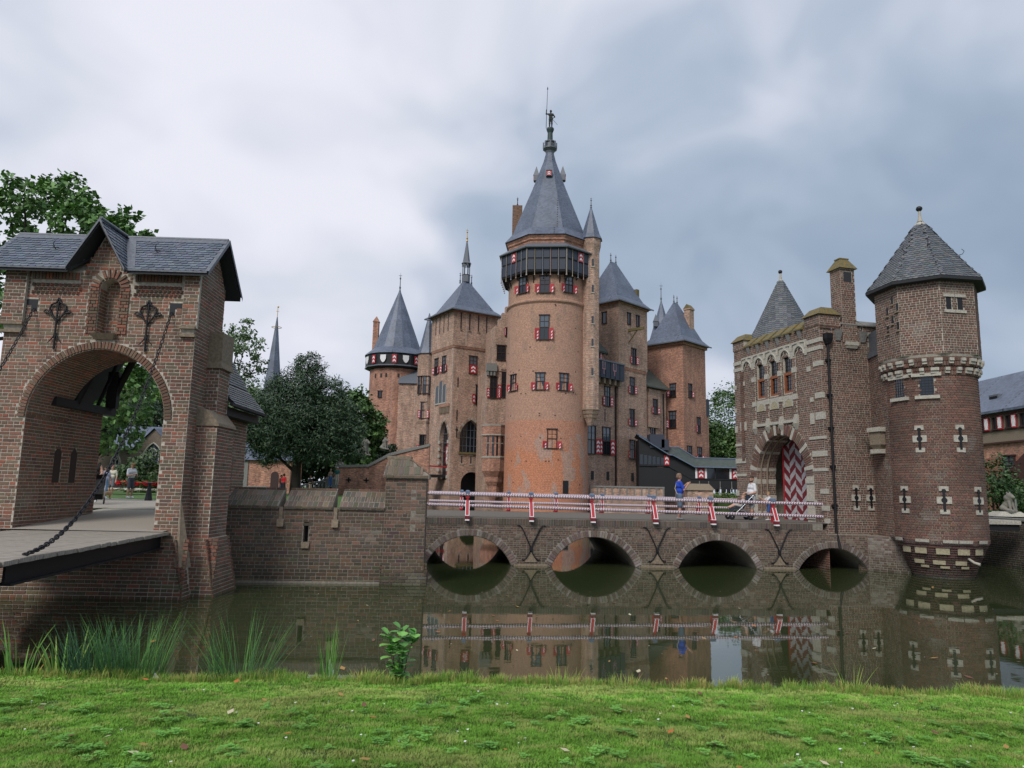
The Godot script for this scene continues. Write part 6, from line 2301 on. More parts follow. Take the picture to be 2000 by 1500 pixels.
	for y in [30.6, 27.3, 23.4, 20.6, 17.0]:
		var s := MB.new()
		s.box(Vector3(0.12, y, 1.06), Vector3(0.24, 0.9, 0.08))
		part(k, "stair_slit", s, M.glass).position = tz
		s = MB.new()
		s.box(Vector3(0.12, y - 0.53, 1.08), Vector3(0.45, 0.12, 0.14))
		part(k, "slit_sill", s, M.stone).position = tz


func square_tower(c: Node3D, at: Vector3) -> void:
	# right face z = 0 from x 0 to 7.2, left face x = 0 from z 0 to -6.9
	var w := MB.new()
	var big := arch_hole(3.3, 7.95, 9.9, 1.82, 2.8, 8)
	var low := arch_hole(3.65, -1.0, 3.6, 1.78, 1.6, 8)
	wall_prism(w, rect(0, -1, 7.2, 23.4), [big, low], -0.8, 0.0)
	var sideways := Transform3D(Basis(Vector3(0, 0, 1), Vector3.UP, Vector3(1, 0, 0)), Vector3.ZERO)
	var gate := arch_hole(-2.15, 4.0, 9.6, 1.4, 2.9, 8)
	wall_prism(w, rect(-6.9, -1, -0.8, 23.4), [gate], 0.0, 0.8, sideways)
	w.box2(Vector3(0.8, -1, -6.9), Vector3(7.2, 23.4, -1.6))
	w.box2(Vector3(-0.14, 23.4, -7.04), Vector3(7.34, 28.4, 0.14))
	var t := put(c, "square_tower", mesh_of([[w, M.castle_brick]]))
	t.position = at
	t.rotation.y = 0.57
	tag(t, "square castle tower with hipped slate roof and slender lantern spire")
	var bk := MB.new()
	bk.box2(Vector3(1.2, 7.8, -0.75), Vector3(5.4, 13.0, -0.7))
	bk.box2(Vector3(0.7, 4, -3.7), Vector3(0.78, 13, -0.6))
	part(t, "pane", bk, M.glass)
	var tb := MB.new()
	for i in 6:
		tb.box2(Vector3(1.7 + i * 0.62, 7.9, -0.69), Vector3(1.78 + i * 0.62, 12.4, -0.62))
	for y in [8.9, 10.1, 11.2]:
		tb.box2(Vector3(1.4, y, -0.68), Vector3(5.2, y + 0.07, -0.63))
	for y in [8.0, 9.3, 10.6]:
		tb.box2(Vector3(0.6, y, -3.6), Vector3(0.68, y + 0.08, -0.7))
	part(t, "glazing_bars", tb, M.lead)
	var lowb := MB.new()
	lowb.box2(Vector3(1.7, -1, -1.55), Vector3(5.6, 5.4, -1.5))
	part(t, "water_gate", lowb, M.black_wood)
	# stone voussoirs round the arches
	var L := Lay.new()
	var pal := [Color(0.36, 0.31, 0.25), Color(0.25, 0.17, 0.13), Color(0.40, 0.35, 0.28)]
	ring(L, Vector3.ZERO, Vector3.RIGHT, Vector3.UP, arch_line(3.3, 9.9, 1.82, 2.8, 8), 0.42, pal, 0.42, 0.05, 0.2)
	ring(L, Vector3.ZERO, Vector3(0, 0, 1), Vector3.UP, arch_line(-2.15, 9.6, 1.4, 2.9, 8), 0.42, pal, 0.42, 0.05, 0.2)
	for i in 11:
		for z in [-3.55, -0.75]:
			var y := 4.2 + i * 0.5
			var b := MB.new()
			if i % 2 == 0:
				b.box2(Vector3(-0.05, y, z - 0.25), Vector3(0.1, y + 0.45, z + 0.25))
				part(t, "jamb_stone", b, M.stone)
	flush(c, L, "voussoir", "voussoirs", 60, brick_mesh, 0.92, t)
	var sl := MB.new()
	sl.box2(Vector3(1.3, 7.7, -0.1), Vector3(5.3, 7.98, 0.22))
	part(t, "balcony_sill", sl, M.lichen)
	for x in [1.9, 3.4, 4.9]:
		var s := MB.new()
		s.box2(Vector3(x - 0.09, 6.4, 0.0), Vector3(x + 0.09, 7.5, 0.03))
		part(t, "slit", s, M.under_slate)
		s = MB.new()
		s.box2(Vector3(x - 0.35, 7.45, 0.0), Vector3(x + 0.35, 7.6, 0.06))
		s.box2(Vector3(x - 0.3, 6.2, 0.0), Vector3(x + 0.3, 6.35, 0.06))
		part(t, "slit_stone", s, M.stone)
	var gd := MB.new()
	gd.box2(Vector3(0.5, 4.0, -2.1), Vector3(0.55, 9.4, -0.9))
	part(t, "gate_door", gd, M.dark_red)
	put(t, "shutter", shutter_mesh(1.1, 2.4, 0)).transform = Transform3D(Basis(Vector3.UP, -PI / 2), Vector3(0.42, 7.6, -1.5))
	var fb := MB.new()
	fb.box2(Vector3(-7.0, 4.3, -3.3), Vector3(0.2, 4.7, -1.0))
	part(t, "footbridge", fb, M.black_wood)
	var rl := MB.new()
	rl.box2(Vector3(-7.0, 5.75, -1.05), Vector3(0, 5.95, -0.95))
	rl.box2(Vector3(-3.6, 4.2, -1.05), Vector3(-3.4, 5.8, -0.9))
	part(t, "footbridge_rail", rl, M.red)
	# machicolation over the gate
	for i in 7:
		var b := MB.new()
		var z := -3.45 + i * 0.44
		b.box2(Vector3(-0.22, 13.6, z), Vector3(0.05, 14.5, z + 0.2))
		part(t, "corbel", b, M.brown_stone)
	var mc := MB.new()
	mc.box2(Vector3(-0.25, 14.5, -3.7), Vector3(0.05, 14.9, -0.5))
	mc.box2(Vector3(-0.05, 23.3, -6.95), Vector3(7.25, 23.42, 0.05))
	for i in 44:
		mc.box2(Vector3(0.02 + i * 0.165, 23.05, 0.0), Vector3(0.10 + i * 0.165, 23.4, 0.12))
		mc.box2(Vector3(-0.12, 23.05, -0.06 - i * 0.157), Vector3(0.0, 23.4, 0.02 - i * 0.157))
	part(t, "frieze", mc, M.castle_red)
	# blind slots in the top storey
	for x in [1.05, 2.5, 4.0, 5.4]:
		var s := MB.new()
		s.box2(Vector3(x - 0.10, 25.9, 0.14), Vector3(x + 0.10, 28.35, 0.16))
		part(t, "blind_slot", s, M.frame)
		s = MB.new()
		s.box2(Vector3(x - 0.16, 25.7, 0.1), Vector3(x + 0.16, 25.85, 0.3))
		part(t, "corbel", s, M.brown_stone)
	for z in [-1.6, -3.0, -4.3, -5.6]:
		var s := MB.new()
		s.box2(Vector3(-0.16, 25.7, z - 0.10), Vector3(-0.14, 28.35, z + 0.10))
		part(t, "blind_slot", s, M.frame)
	var ew := MB.new()
	ew.prism(arch_hole(6.45, 24.6, 26.2, 0.42, 0.42, 5), 0.14, 0.2)
	part(t, "attic_hatch", ew, M.frame)
	window_at(t, Vector3(3.3, 20.8, 0), 0, 1.15, 2.5, 0)
	put(t, "shutter", shutter_mesh(1.15, 1.2, 0)).position = Vector3(3.3, 20.15, 0.12)
	window_at(t, Vector3(4.6, 16.5, 0), 0, 1.25, 2.7, 0.5)
	window_at(t, Vector3(0, 20.9, -5.2), -PI / 2, 0.95, 2.3, 0.45)
	window_at(t, Vector3(0, 20.9, -2.7), -PI / 2, 0.95, 2.3, 0.45)
	for q in [[-4.6, 2.6], [-3.45, 3.2], [-2.3, 2.6]]:
		var g := MB.new()
		g.prism(arch_hole(q[0], 15.2, 15.2 + q[1] - 0.4, 0.48, 0.5, 5), -0.06, 0.02, sideways)
		part(t, "pane", g, M.glass)
		var f := MB.new()
		f.box2(Vector3(-0.12, 15.0, q[0] - 0.6), Vector3(0.0, 15.2, q[0] + 0.6))
		f.box2(Vector3(-0.1, 15.2, q[0] - 0.58), Vector3(0.0, 15.1 + q[1], q[0] - 0.48))
		f.box2(Vector3(-0.1, 15.2, q[0] + 0.48), Vector3(0.0, 15.1 + q[1], q[0] + 0.58))
		part(t, "stone_frame", f, M.stone)
	for q in [[Vector3(0.9, 18.0, 0.03), 1.4], [Vector3(0.9, 13.2, 0.03), 1.6], [Vector3(0.95, 10.8, 0.03), 1.6]]:
		var a := MB.new()
		a.box(q[0], Vector3(0.12, q[1], 0.06))
		a.box(q[0] + Vector3(0, q[1] * 0.2, 0), Vector3(0.4 if q[0].y < 11 else 0.16, 0.14, 0.06))
		part(t, "wall_anchor", a, M.iron)
	# roof
	var ev := MB.new()
	ev.box2(Vector3(-0.3, 28.4, -7.2), Vector3(7.5, 28.6, 0.3))
	part(t, "cornice", ev, M.castle_red)
	var rf := MB.new()
	hip_roof(rf, 7.2, 6.9, 0.75, 28.6, 34.6, 0.5, 3.6, -3.45, 0.1)
	part(t, "hip_roof", rf, M.far_slate)
	var gt := MB.new()
	for e in [[-0.85, 8.05, 0.98, 1.06], [-0.85, 8.05, -8.02, -7.94]]:
		gt.box2(Vector3(e[0], 28.5, e[2] - 0.2), Vector3(e[1], 28.66, e[3] - 0.2))
	for x in [-0.95, 8.0]:
		gt.box2(Vector3(x, 28.5, -8.2), Vector3(x + 0.1, 28.66, 0.85))
	part(t, "gutter", gt, M.lead)
	var cx := Vector3(3.6, 0, -3.45)
	var ln := MB.new()
	ln.lathe([Vector2(0.62, 34.2), Vector2(0.62, 35.3), Vector2(0.72, 35.35)], 6, cx, 0, TAU, true)
	for i in 6:
		var a := TAU * i / 6.0
		ln.box(cx + Vector3(sin(a) * 0.52, 36.2, cos(a) * 0.52), Vector3(0.14, 1.9, 0.14), Basis(Vector3.UP, a))
		ln.box(cx + Vector3(sin(a) * 0.52, 36.9, cos(a) * 0.52), Vector3(0.5, 0.4, 0.08), Basis(Vector3.UP, a + TAU / 12.0))
	part(t, "lantern", ln, M.lead)
	var sp := MB.new()
	sp.lathe([Vector2(0.8, 37.15), Vector2(0.55, 37.5), Vector2(0.08, 40.9)], 6, cx, 0, TAU, true)
	part(t, "spire", sp, M.lead)
	spear(t, "weather_vane", cx + Vector3(0, 40.8, 0), 2.2, 0.07, M.gold)
	for x in [2.6, 4.6]:
		spear(t, "finial", Vector3(x, 33.9, -3.45), 1.9, 0.07)
	var ch := MB.new()
	ch.box2(Vector3(6.4, 29, -6.3), Vector3(7.2, 32.6, -5.6))
	part(t, "chimney", ch, M.castle_brick)


func east_wing(c: Node3D, at: Vector3) -> void:
	# the square tower in the middle of the right-hand side; its right face is z = 0
	var w := MB.new()
	w.box2(Vector3(0, -1, -6.6), Vector3(6.5, 19.6, 0))
	w.box2(Vector3(-0.12, 19.6, -6.7), Vector3(6.62, 28.3, 0.12))
	w.box2(Vector3(-9.5, -1, -6.0), Vector3(0, 19.9, -0.35))
	w.box2(Vector3(6.5, -1, -6.0), Vector3(12.2, 17.6, -0.5))
	w.box2(Vector3(7.4, 11.9, -0.5), Vector3(10.2, 17.3, -0.2))
	var t := put(c, "east_wing", mesh_of([[w, M.castle_brick]]))
	t.position = at
	t.rotation.y = 0.785
	tag(t, "right-hand castle wing with square hoist tower under a hipped slate roof")
	var fz := MB.new()
	fz.box2(Vector3(-0.06, 19.45, -0.05), Vector3(6.56, 19.62, 0.07))
	for i in 40:
		fz.box2(Vector3(0.02 + i * 0.163, 19.2, 0.0), Vector3(0.1 + i * 0.163, 19.5, 0.1))
	fz.box2(Vector3(-0.3, 28.25, -6.9), Vector3(6.8, 28.5, 0.3))
	part(t, "frieze", fz, M.castle_red)
	var rf := MB.new()
	hip_roof(rf, 6.5, 6.6, 0.7, 28.5, 35.5, 1.2, 3.25, -3.3, 0.1)
	part(t, "hip_roof", rf, M.far_slate)
	for x in [2.65, 3.85]:
		spear(t, "finial", Vector3(x, 35.4, -3.3), 1.5, 0.07)
	var gt := MB.new()
	gt.box2(Vector3(-0.8, 28.4, 0.72), Vector3(7.3, 28.56, 0.84))
	gt.box2(Vector3(-0.84, 28.4, -7.4), Vector3(-0.72, 28.56, 0.84))
	part(t, "gutter", gt, M.lead)
	var dm := MB.new()
	dm.box2(Vector3(5.6, 29.5, -1.5), Vector3(6.2, 31.6, -0.9))
	part(t, "chimney", dm, M.lichen)
	for x in [2.2, 4.3]:
		window_at(t, Vector3(x, 26.45, 0.12), 0, 0.55, 1.5, 0, 0, false)
	window_at(t, Vector3(-0.12, 26.5, -2.3), -PI / 2, 0.6, 1.5, 0, 0, false)
	window_at(t, Vector3(3.3, 21.3, 0.12), 0, 0.85, 2.1, 0.48)
	window_at(t, Vector3(3.05, 17.2, 0), 0, 0.85, 2.2, 0.48)
	window_at(t, Vector3(3.0, 12.8, 0), 0, 0.85, 2.2, 0.40)
	window_at(t, Vector3(3.0, 8.5, 0), 0, 0.95, 2.4, 0.42)
	window_at(t, Vector3(-5.35, 9.3, -0.35), 0, 1.5, 3.5, 0.55)
	window_at(t, Vector3(-2.25, 9.3, -0.35), 0, 1.5, 3.5, 0.55)
	window_at(t, Vector3(-2.05, 15.2, -0.35), 0, 1.0, 2.5, 0.5)
	for x in [-5.1, -1.9, 3.05]:
		var s := MB.new()
		s.box(Vector3(x, 4.8, -0.33 if x < 0 else 0.02), Vector3(0.55, 1.1, 0.06))
		part(t, "cellar_light", s, M.under_slate)
		s = MB.new()
		s.box(Vector3(x, 2.9, -0.33 if x < 0 else 0.02), Vector3(0.7, 0.6, 0.06))
		part(t, "cellar_light", s, M.under_slate)
	var sl := MB.new()
	sl.box(Vector3(-2.5, 12.7, -0.34), Vector3(0.14, 1.6, 0.05))
	part(t, "slit", sl, M.under_slate)
	# timber box on corbels and the green roof above it
	var bx := MB.new()
	bx.box2(Vector3(-9.0, 17.4, -0.4), Vector3(0.3, 19.6, 0.75))
	part(t, "timber_bay", bx, M.grey_wood)
	var br := MB.new()
	br.prism(PackedVector2Array([Vector2(-0.85, 19.55), Vector2(-0.85, 19.72), Vector2(0.5, 20.15), Vector2(0.5, 19.55)]), -9.0, 0.4, Transform3D(Basis(Vector3.FORWARD, Vector3.UP, Vector3.RIGHT), Vector3.ZERO))
	part(t, "bay_roof", br, M.lead)
	for i in 8:
		var b := MB.new()
		b.box2(Vector3(-8.5 + i * 1.15, 16.7, -0.4), Vector3(-8.1 + i * 1.15, 17.4, 0.55))
		part(t, "corbel", b, M.brown_stone)
	for i in 9:
		var b := MB.new()
		b.box2(Vector3(-8.9 + i * 1.02, 17.45, 0.75), Vector3(-8.83 + i * 1.02, 19.55, 0.79))
		part(t, "board_joint", b, M.black_wood)
	for x in [-4.2, -1.9]:
		var b := MB.new()
		var wh := MB.new()
		wh.box2(Vector3(x - 0.35, 18.55, 0.75), Vector3(x - 0.25, 19.5, 0.80))
		wh.box2(Vector3(x + 0.25, 18.55, 0.75), Vector3(x + 0.35, 19.5, 0.80))
		wh.box2(Vector3(x - 0.35, 18.45, 0.75), Vector3(x + 0.35, 18.6, 0.80))
		wh.box2(Vector3(x - 0.07, 17.85, 0.75), Vector3(x + 0.07, 18.45, 0.80))
		b.box2(Vector3(x - 0.26, 18.65, 0.75), Vector3(x + 0.26, 19.5, 0.78))
		mat("pink", Color(0.42, 0.22, 0.27), 0.6)
		parts(t, "bay_light", [[wh, M.pink], [b, M.glass]])
	var gr := MB.new()
	gr.prism(PackedVector2Array([Vector2(0.3, 20.9), Vector2(0.2, 21.1), Vector2(3.2, 24.4), Vector2(3.2, 20.9)]), -9.4, -2.0, Transform3D(Basis(Vector3.FORWARD, Vector3.UP, Vector3.RIGHT), Vector3.ZERO))
	gr.tri(Vector3(-2.0, 24.4, -3.2), Vector3(-2.0, 21.0, -0.2), Vector3(-0.2, 21.0, -1.8))
	part(t, "dormer_roof", gr, M.green_slate)
	var dw := MB.new()
	dw.box2(Vector3(-9.3, 19.8, -3.0), Vector3(-2.2, 21.0, -0.75))
	part(t, "dormer_wall", dw, M.castle_red)
	window_at(t, Vector3(-3.6, 20.5, -0.75), 0, 0.6, 1.0, 1.0)
	# hoist beam
	var hb := MB.new()
	hb.box2(Vector3(2.0, 24.6, 0.1), Vector3(2.3, 24.95, 2.6))
	hb.tube([Vector3(2.15, 24.6, 1.5), Vector3(2.15, 23.0, 0.1)], 0.1, 0.1, 4)
	part(t, "hoist_beam", hb, M.lichen)
	var dp := MB.new()
	dp.tube([Vector3(-0.35, 17.0, -0.2), Vector3(-0.35, 3.0, -0.2)], 0.11, 0.11, 6)
	dp.tube([Vector3(11.4, 17.0, -0.4), Vector3(11.4, 3.0, -0.4)], 0.09, 0.09, 6)
	part(t, "drain_pipe", dp, M.iron)
	# lower stretch right of the hoist tower
	var lr := MB.new()
	lr.prism(PackedVector2Array([Vector2(-0.3, 17.5), Vector2(-0.3, 17.65), Vector2(3.6, 21.2), Vector2(6.0, 21.2), Vector2(6.0, 17.5)]), 6.6, 12.2, Transform3D(Basis(Vector3.FORWARD, Vector3.UP, Vector3.RIGHT), Vector3.ZERO))
	part(t, "wing_roof", lr, M.green_slate)
	window_at(t, Vector3(8.9, 14.9, -0.2), 0, 0.9, 2.0, 0.45)
	window_at(t, Vector3(8.7, 11.0, -0.5), 0, 0.95, 2.2, 0.45)
	# ---- the far right tower, its walls a redder brick
	var q := MB.new()
	q.box2(Vector3(0, -1, -6.2), Vector3(6.3, 24.6, 0))
	var f := put(c, "east_tower", mesh_of([[q, M.castle_red]]))
	f.position = Vector3(24.91 - 4.35, 0, -103.0 + 88.5)
	f.rotation.y = 0.785
	tag(f, "red brick square tower at the right end of the castle with tall chimney")
	var cr := MB.new()
	cr.box2(Vector3(-0.25, 24.4, -6.45), Vector3(6.55, 24.85, 0.25))
	part(f, "cornice", cr, M.castle_red)
	var fr := MB.new()
	hip_roof(fr, 6.3, 6.2, 0.65, 24.85, 31.8, 1.0, 3.15, -3.1, 0.1)
	part(f, "hip_roof", fr, M.far_slate)
	for x in [2.7, 3.6]:
		spear(f, "finial", Vector3(x, 31.7, -3.1), 1.4, 0.07)
	var g2 := MB.new()
	g2.box2(Vector3(-0.7, 24.75, 0.66), Vector3(7.0, 24.92, 0.78))
	g2.box2(Vector3(-0.78, 24.75, -6.9), Vector3(-0.66, 24.92, 0.78))
	part(f, "gutter", g2, M.lead)
	var ch := MB.new()
	ch.box2(Vector3(3.9, 25.4, -2.1), Vector3(5.1, 30.6, -1.1))
	ch.box2(Vector3(3.8, 30.6, -2.2), Vector3(5.2, 30.8, -1.0))
	part(f, "chimney", ch, M.castle_brick)
	ch = MB.new()
	ch.prism(PackedVector2Array([Vector2(1.0, 30.8), Vector2(1.6, 31.5), Vector2(2.2, 30.8)]), 3.8, 5.2, Transform3D(Basis(Vector3.FORWARD, Vector3.UP, Vector3.RIGHT), Vector3.ZERO))
	part(f, "chimney_cap", ch, M.lichen)
	window_at(f, Vector3(0, 17.7, -1.75), -PI / 2, 0.85, 1.9, 0.45, 0, true, 1)
	window_at(f, Vector3(0, 13.4, -1.85), -PI / 2, 1.0, 2.4, 0.5, 0, true, 1)
	window_at(f, Vector3(1.75, 17.7, 0), 0, 0.75, 1.9, 0.45, 0, true, 2)
	window_at(f, Vector3(4.0, 12.8, 0), 0, 0.75, 2.2, 0.5, 0, true, 1)
	window_at(f, Vector3(1.3, 8.7, 0), 0, 0.95, 1.6, 0)
	window_at(f, Vector3(4.1, 8.5, 0), 0, 0.95, 2.0, 0.45)
	var an := MB.new()
	an.box2(Vector3(6.3, 14.4, -2.6), Vector3(7.6, 17.0, -0.2))
	part(f, "timber_bay", an, M.grey_wood)
	an = MB.new()
	an.box2(Vector3(6.3, -1, -3.0), Vector3(7.5, 14.4, -0.3))
	part(f, "wall", an, M.castle_red)
	# spire of the tower behind
	var sp := MB.new()
	sp.lathe([Vector2(2.2, 20), Vector2(2.2, 25.8), Vector2(2.45, 25.9), Vector2(2.0, 26.8), Vector2(0.1, 33.2)], 8, Vector3(23.7 - 4.35, 0, -112.0 + 88.5), 0.2, TAU + 0.2, true)
	var s2 := put(c, "rear_spire", mesh_of([[sp, M.far_slate]]))
	spear(s2, "finial", Vector3(23.7 - 4.35, 33.0, -112.0 + 88.5), 3.5, 0.07)
	var dmr := MB.new()
	dmr.box(Vector3(22.6 - 4.35, 29.2, -111.0 + 88.5), Vector3(0.7, 0.8, 0.7))
	dmr.lathe([Vector2(0.6, 29.6), Vector2(0, 30.9)], 4, Vector3(22.6 - 4.35, 0, -111.0 + 88.5), PI / 4, TAU + PI / 4, true)
	part(s2, "dormer", dmr, M.lead)


func west_tower(c: Node3D, at: Vector3) -> void:
	var st := MB.new()
	st.lathe([Vector2(4.55, -1), Vector2(4.3, 12), Vector2(4.25, 22.0)], 36)
	var t := put(c, "west_tower", mesh_of([[st, M.castle_red]]))
	t.position = at
	tag(t, "round castle tower at the left with black shield-hung hoarding and slate cone")
	var h := MB.new()
	h.lathe([Vector2(4.2, 21.4), Vector2(4.95, 21.75), Vector2(5.05, 21.9), Vector2(5.05, 23.85)], 12, Vector3.ZERO, 0.09, TAU + 0.09, true)
	part(t, "hoarding", h, M.black_wood)
	var rim := MB.new()
	rim.lathe([Vector2(5.06, 21.75), Vector2(5.16, 21.78), Vector2(5.16, 21.95), Vector2(5.06, 21.98)], 12, Vector3.ZERO, 0.09, TAU + 0.09, true)
	part(t, "hoarding_rail", rim, M.lead)
	var k := 0
	for deg in [-58.0, -36.7, -15.7, 4.7, 25.4, 46.9]:
		var a := deg_to_rad(deg)
		var xf := Transform3D(Basis(Vector3.UP, a), Vector3(sin(a) * 5.02, 22.85, cos(a) * 5.02))
		if k % 2 == 1:
			put(t, "shutter", shutter_mesh(0.75, 1.35, 0)).transform = xf
		else:
			var s := MB.new()
			s.prism(PackedVector2Array([Vector2(-0.48, 0.6), Vector2(0.48, 0.6), Vector2(0.48, 0.0), Vector2(0.3, -0.4), Vector2(0, -0.65), Vector2(-0.3, -0.4), Vector2(-0.48, 0.0)]), 0.0, 0.1)
			part(t, "shield", s, M.white).transform = xf
		k += 1
	var rf := MB.new()
	rf.lathe([Vector2(4.9, 23.8), Vector2(5.25, 23.82), Vector2(5.15, 23.95), Vector2(3.95, 25.0), Vector2(0.08, 35.3)], 16, Vector3.ZERO, 0, TAU, true)
	part(t, "cone_roof", rf, M.far_slate)
	spear(t, "weather_vane", Vector3(0, 35.1, 0), 3.4, 0.08, M.lead)
	var ch := MB.new()
	ch.box2(Vector3(-4.3, 22, -1.5), Vector3(-3.4, 30.0, -0.6))
	ch.frustum(30.0, Rect2(-4.4, -1.6, 1.1, 1.1), 31.0, Rect2(-3.9, -1.1, 0.1, 0.1))
	part(t, "chimney", ch, M.castle_red)
	for w in [[-24.6, 17.3, 0.55, 0.9, 0.0], [31.0, 13.3, 0.7, 1.6, 0.38], [28.0, 8.6, 0.8, 1.0, 0.0]]:
		var a := deg_to_rad(w[0])
		window_at(t, Vector3(sin(a) * 4.28, w[1], cos(a) * 4.28), a, w[2], w[3], w[4], 0, w[3] > 1.2)
	for deg in [-40.0, -24.0, -12.0, 14.0]:
		var a := deg_to_rad(deg)
		var s := MB.new()
		s.box(Vector3(0, 20.3, 0), Vector3(0.3, 0.6, 0.06))
		part(t, "slit", s, M.under_slate).transform = Transform3D(Basis(Vector3.UP, a), Vector3(sin(a) * 4.28, 0, cos(a) * 4.28))


func links(c: Node3D, at: Callable) -> void:
	# between the left tower and the square tower
	var w := MB.new()
	w.lathe([Vector2(1.35, -1), Vector2(1.35, 12.4), Vector2(1.5, 12.8), Vector2(1.5, 23.4)], 8, Vector3.ZERO, 0.2, TAU + 0.2, true)
	w.box2(Vector3(-4.5, -1, -6), Vector3(-0.5, 19.0, -1.0))
	w.box2(Vector3(0.5, -1, -7), Vector3(3.5, 22, -1.5))
	var t := put(c, "west_link", mesh_of([[w, M.castle_brick]]))
	t.position = at.call(-13.2, -110.0)
	var rf := MB.new()
	rf.lathe([Vector2(1.75, 23.35), Vector2(1.3, 24.4), Vector2(0.06, 30.0)], 8, Vector3.ZERO, 0.2, TAU + 0.2, true)
	part(t, "turret_roof", rf, M.far_slate)
	window_at(t, Vector3(0.05, 18.4, 1.42), 0.1, 0.9, 2.6, 0)
	window_at(t, Vector3(-0.95, 18.4, 1.1), -0.7, 0.6, 2.6, 0)
	window_at(t, Vector3(-0.2, 14.5, 1.33), 0.0, 0.75, 2.4, 0.5)
	window_at(t, Vector3(-0.2, 9.2, 1.28), 0.0, 0.75, 3.0, 0.5)
	var lr := MB.new()
	lr.prism(PackedVector2Array([Vector2(0.7, 18.9), Vector2(3.5, 21.5), Vector2(6.2, 18.9)]), -4.6, -0.4, Transform3D(Basis(Vector3.FORWARD, Vector3.UP, Vector3.RIGHT), Vector3.ZERO))
	part(t, "link_roof", lr, M.lead)
	# between the square tower and the keep: a stepped gable with an oriel below
	var m := MB.new()
	m.box2(Vector3(-2.2, -1, -6), Vector3(2.6, 19.0, 0))
	m.box2(Vector3(-1.2, 19.0, -6), Vector3(2.6, 25.4, 0.12))
	for i in 3:
		m.box2(Vector3(-0.75 + i * 0.5, 25.4 + i * 0.95, -0.6), Vector3(2.6, 26.35 + i * 0.95, 0.12))
	var k := put(c, "stepped_gable", mesh_of([[m, M.castle_brick]]))
	k.position = at.call(-1.35, -98.2)
	k.rotation.y = 0.25
	window_at(k, Vector3(-0.3, 21.6, 0.12), 0, 1.1, 2.0, 0)
	window_at(k, Vector3(0.6, 24.6, 0.12), 0, 0.45, 1.1, 1.0, 0, false)
	window_at(k, Vector3(-1.25, 16.7, 0), 0, 0.85, 2.9, 0.45)
	window_at(k, Vector3(0.45, 17.3, 0), 0, 1.0, 3.7, 0.45, 0, true, 1)
	var bt := MB.new()
	bt.box2(Vector3(-2.3, 18.9, -0.4), Vector3(-0.9, 20.0, 0.5))
	for i in 3:
		bt.box2(Vector3(-2.25 + i * 0.45, 18.3, -0.1), Vector3(-2.0 + i * 0.45, 18.9, 0.4))
	part(k, "bartizan", bt, M.grey_stone)
	var pp := MB.new()
	pp.tube([Vector3(1.15, 12.0, 0.3), Vector3(1.15, 2.5, 0.3)], 0.09, 0.09, 6)
	part(k, "drain_pipe", pp, M.iron)
	var lt := MB.new()
	lt.ball(Vector3(0.85, 12.4, 0.6), 0.28, 8, 1.3)
	part(k, "lantern", lt, M.stone)
	put(k, "shutter", shutter_mesh(0.7, 2.9, 0)).transform = Transform3D(Basis(), Vector3(1.35, 8.3, 0.5))
	var orl := MB.new()
	orl.lathe([Vector2(0.3, 1.0), Vector2(0.8, 2.0), Vector2(0.85, 3.2), Vector2(1.2, 3.8), Vector2(1.25, 4.4), Vector2(1.75, 5.2), Vector2(1.8, 7.0)], 8, Vector3(-1.0, 0, 0.5), 0.2, TAU + 0.2, true)
	orl.lathe([Vector2(1.7, 7.0), Vector2(1.7, 10.0), Vector2(1.85, 10.05), Vector2(1.85, 11.2)], 8, Vector3(-1.0, 0, 0.5), 0.2, TAU + 0.2, true)
	part(k, "oriel", orl, M.castle_red)
	var ob := MB.new()
	ob.lathe([Vector2(1.95, 9.95), Vector2(1.95, 10.1)], 8, Vector3(-1.0, 0, 0.5), 0.2, TAU + 0.2, true)
	ob.lathe([Vector2(1.9, 11.2), Vector2(1.95, 11.4), Vector2(1.5, 11.4)], 8, Vector3(-1.0, 0, 0.5), 0.2, TAU + 0.2, true)
	ob.lathe([Vector2(1.85, 6.9), Vector2(1.9, 7.1), Vector2(1.7, 7.15)], 8, Vector3(-1.0, 0, 0.5), 0.2, TAU + 0.2, true)
	part(k, "oriel_band", ob, M.stone)
	for f in 3:
		var a := -0.585 + f * TAU / 8.0
		var g := MB.new()
		g.box(Vector3(0, 8.55, 0), Vector3(0.95, 2.6, 0.06))
		var xf := Transform3D(Basis(Vector3.UP, a), Vector3(-1.0, 0, 0.5) + Vector3(sin(a), 0, cos(a)) * 1.58)
		part(k, "pane", g, M.glass).transform = xf
		var b := MB.new()
		b.box(Vector3(0, 8.55, 0.05), Vector3(0.08, 2.6, 0.06))
		b.box(Vector3(0, 8.9, 0.05), Vector3(0.95, 0.08, 0.06))
		part(k, "glazing_bars", b, M.stone).transform = xf
	# stone balustrade wall at the foot of the right wing
	var bw := MB.new()
	bw.box2(Vector3(0, -1, -0.4), Vector3(9.2, 3.3, 0))
	var q := put(c, "terrace_wall", mesh_of([[bw, M.castle_brick]]))
	q.position = at.call(9.8, -89.0)
	var cp := MB.new()
	cp.box2(Vector3(0, 3.3, -0.5), Vector3(9.2, 3.5, 0.1))
	for i in 11:
		cp.box2(Vector3(i * 0.9, 1.6, 0.0), Vector3(i * 0.9 + 0.14, 3.3, 0.1))
	part(q, "coping", cp, M.grey_stone)


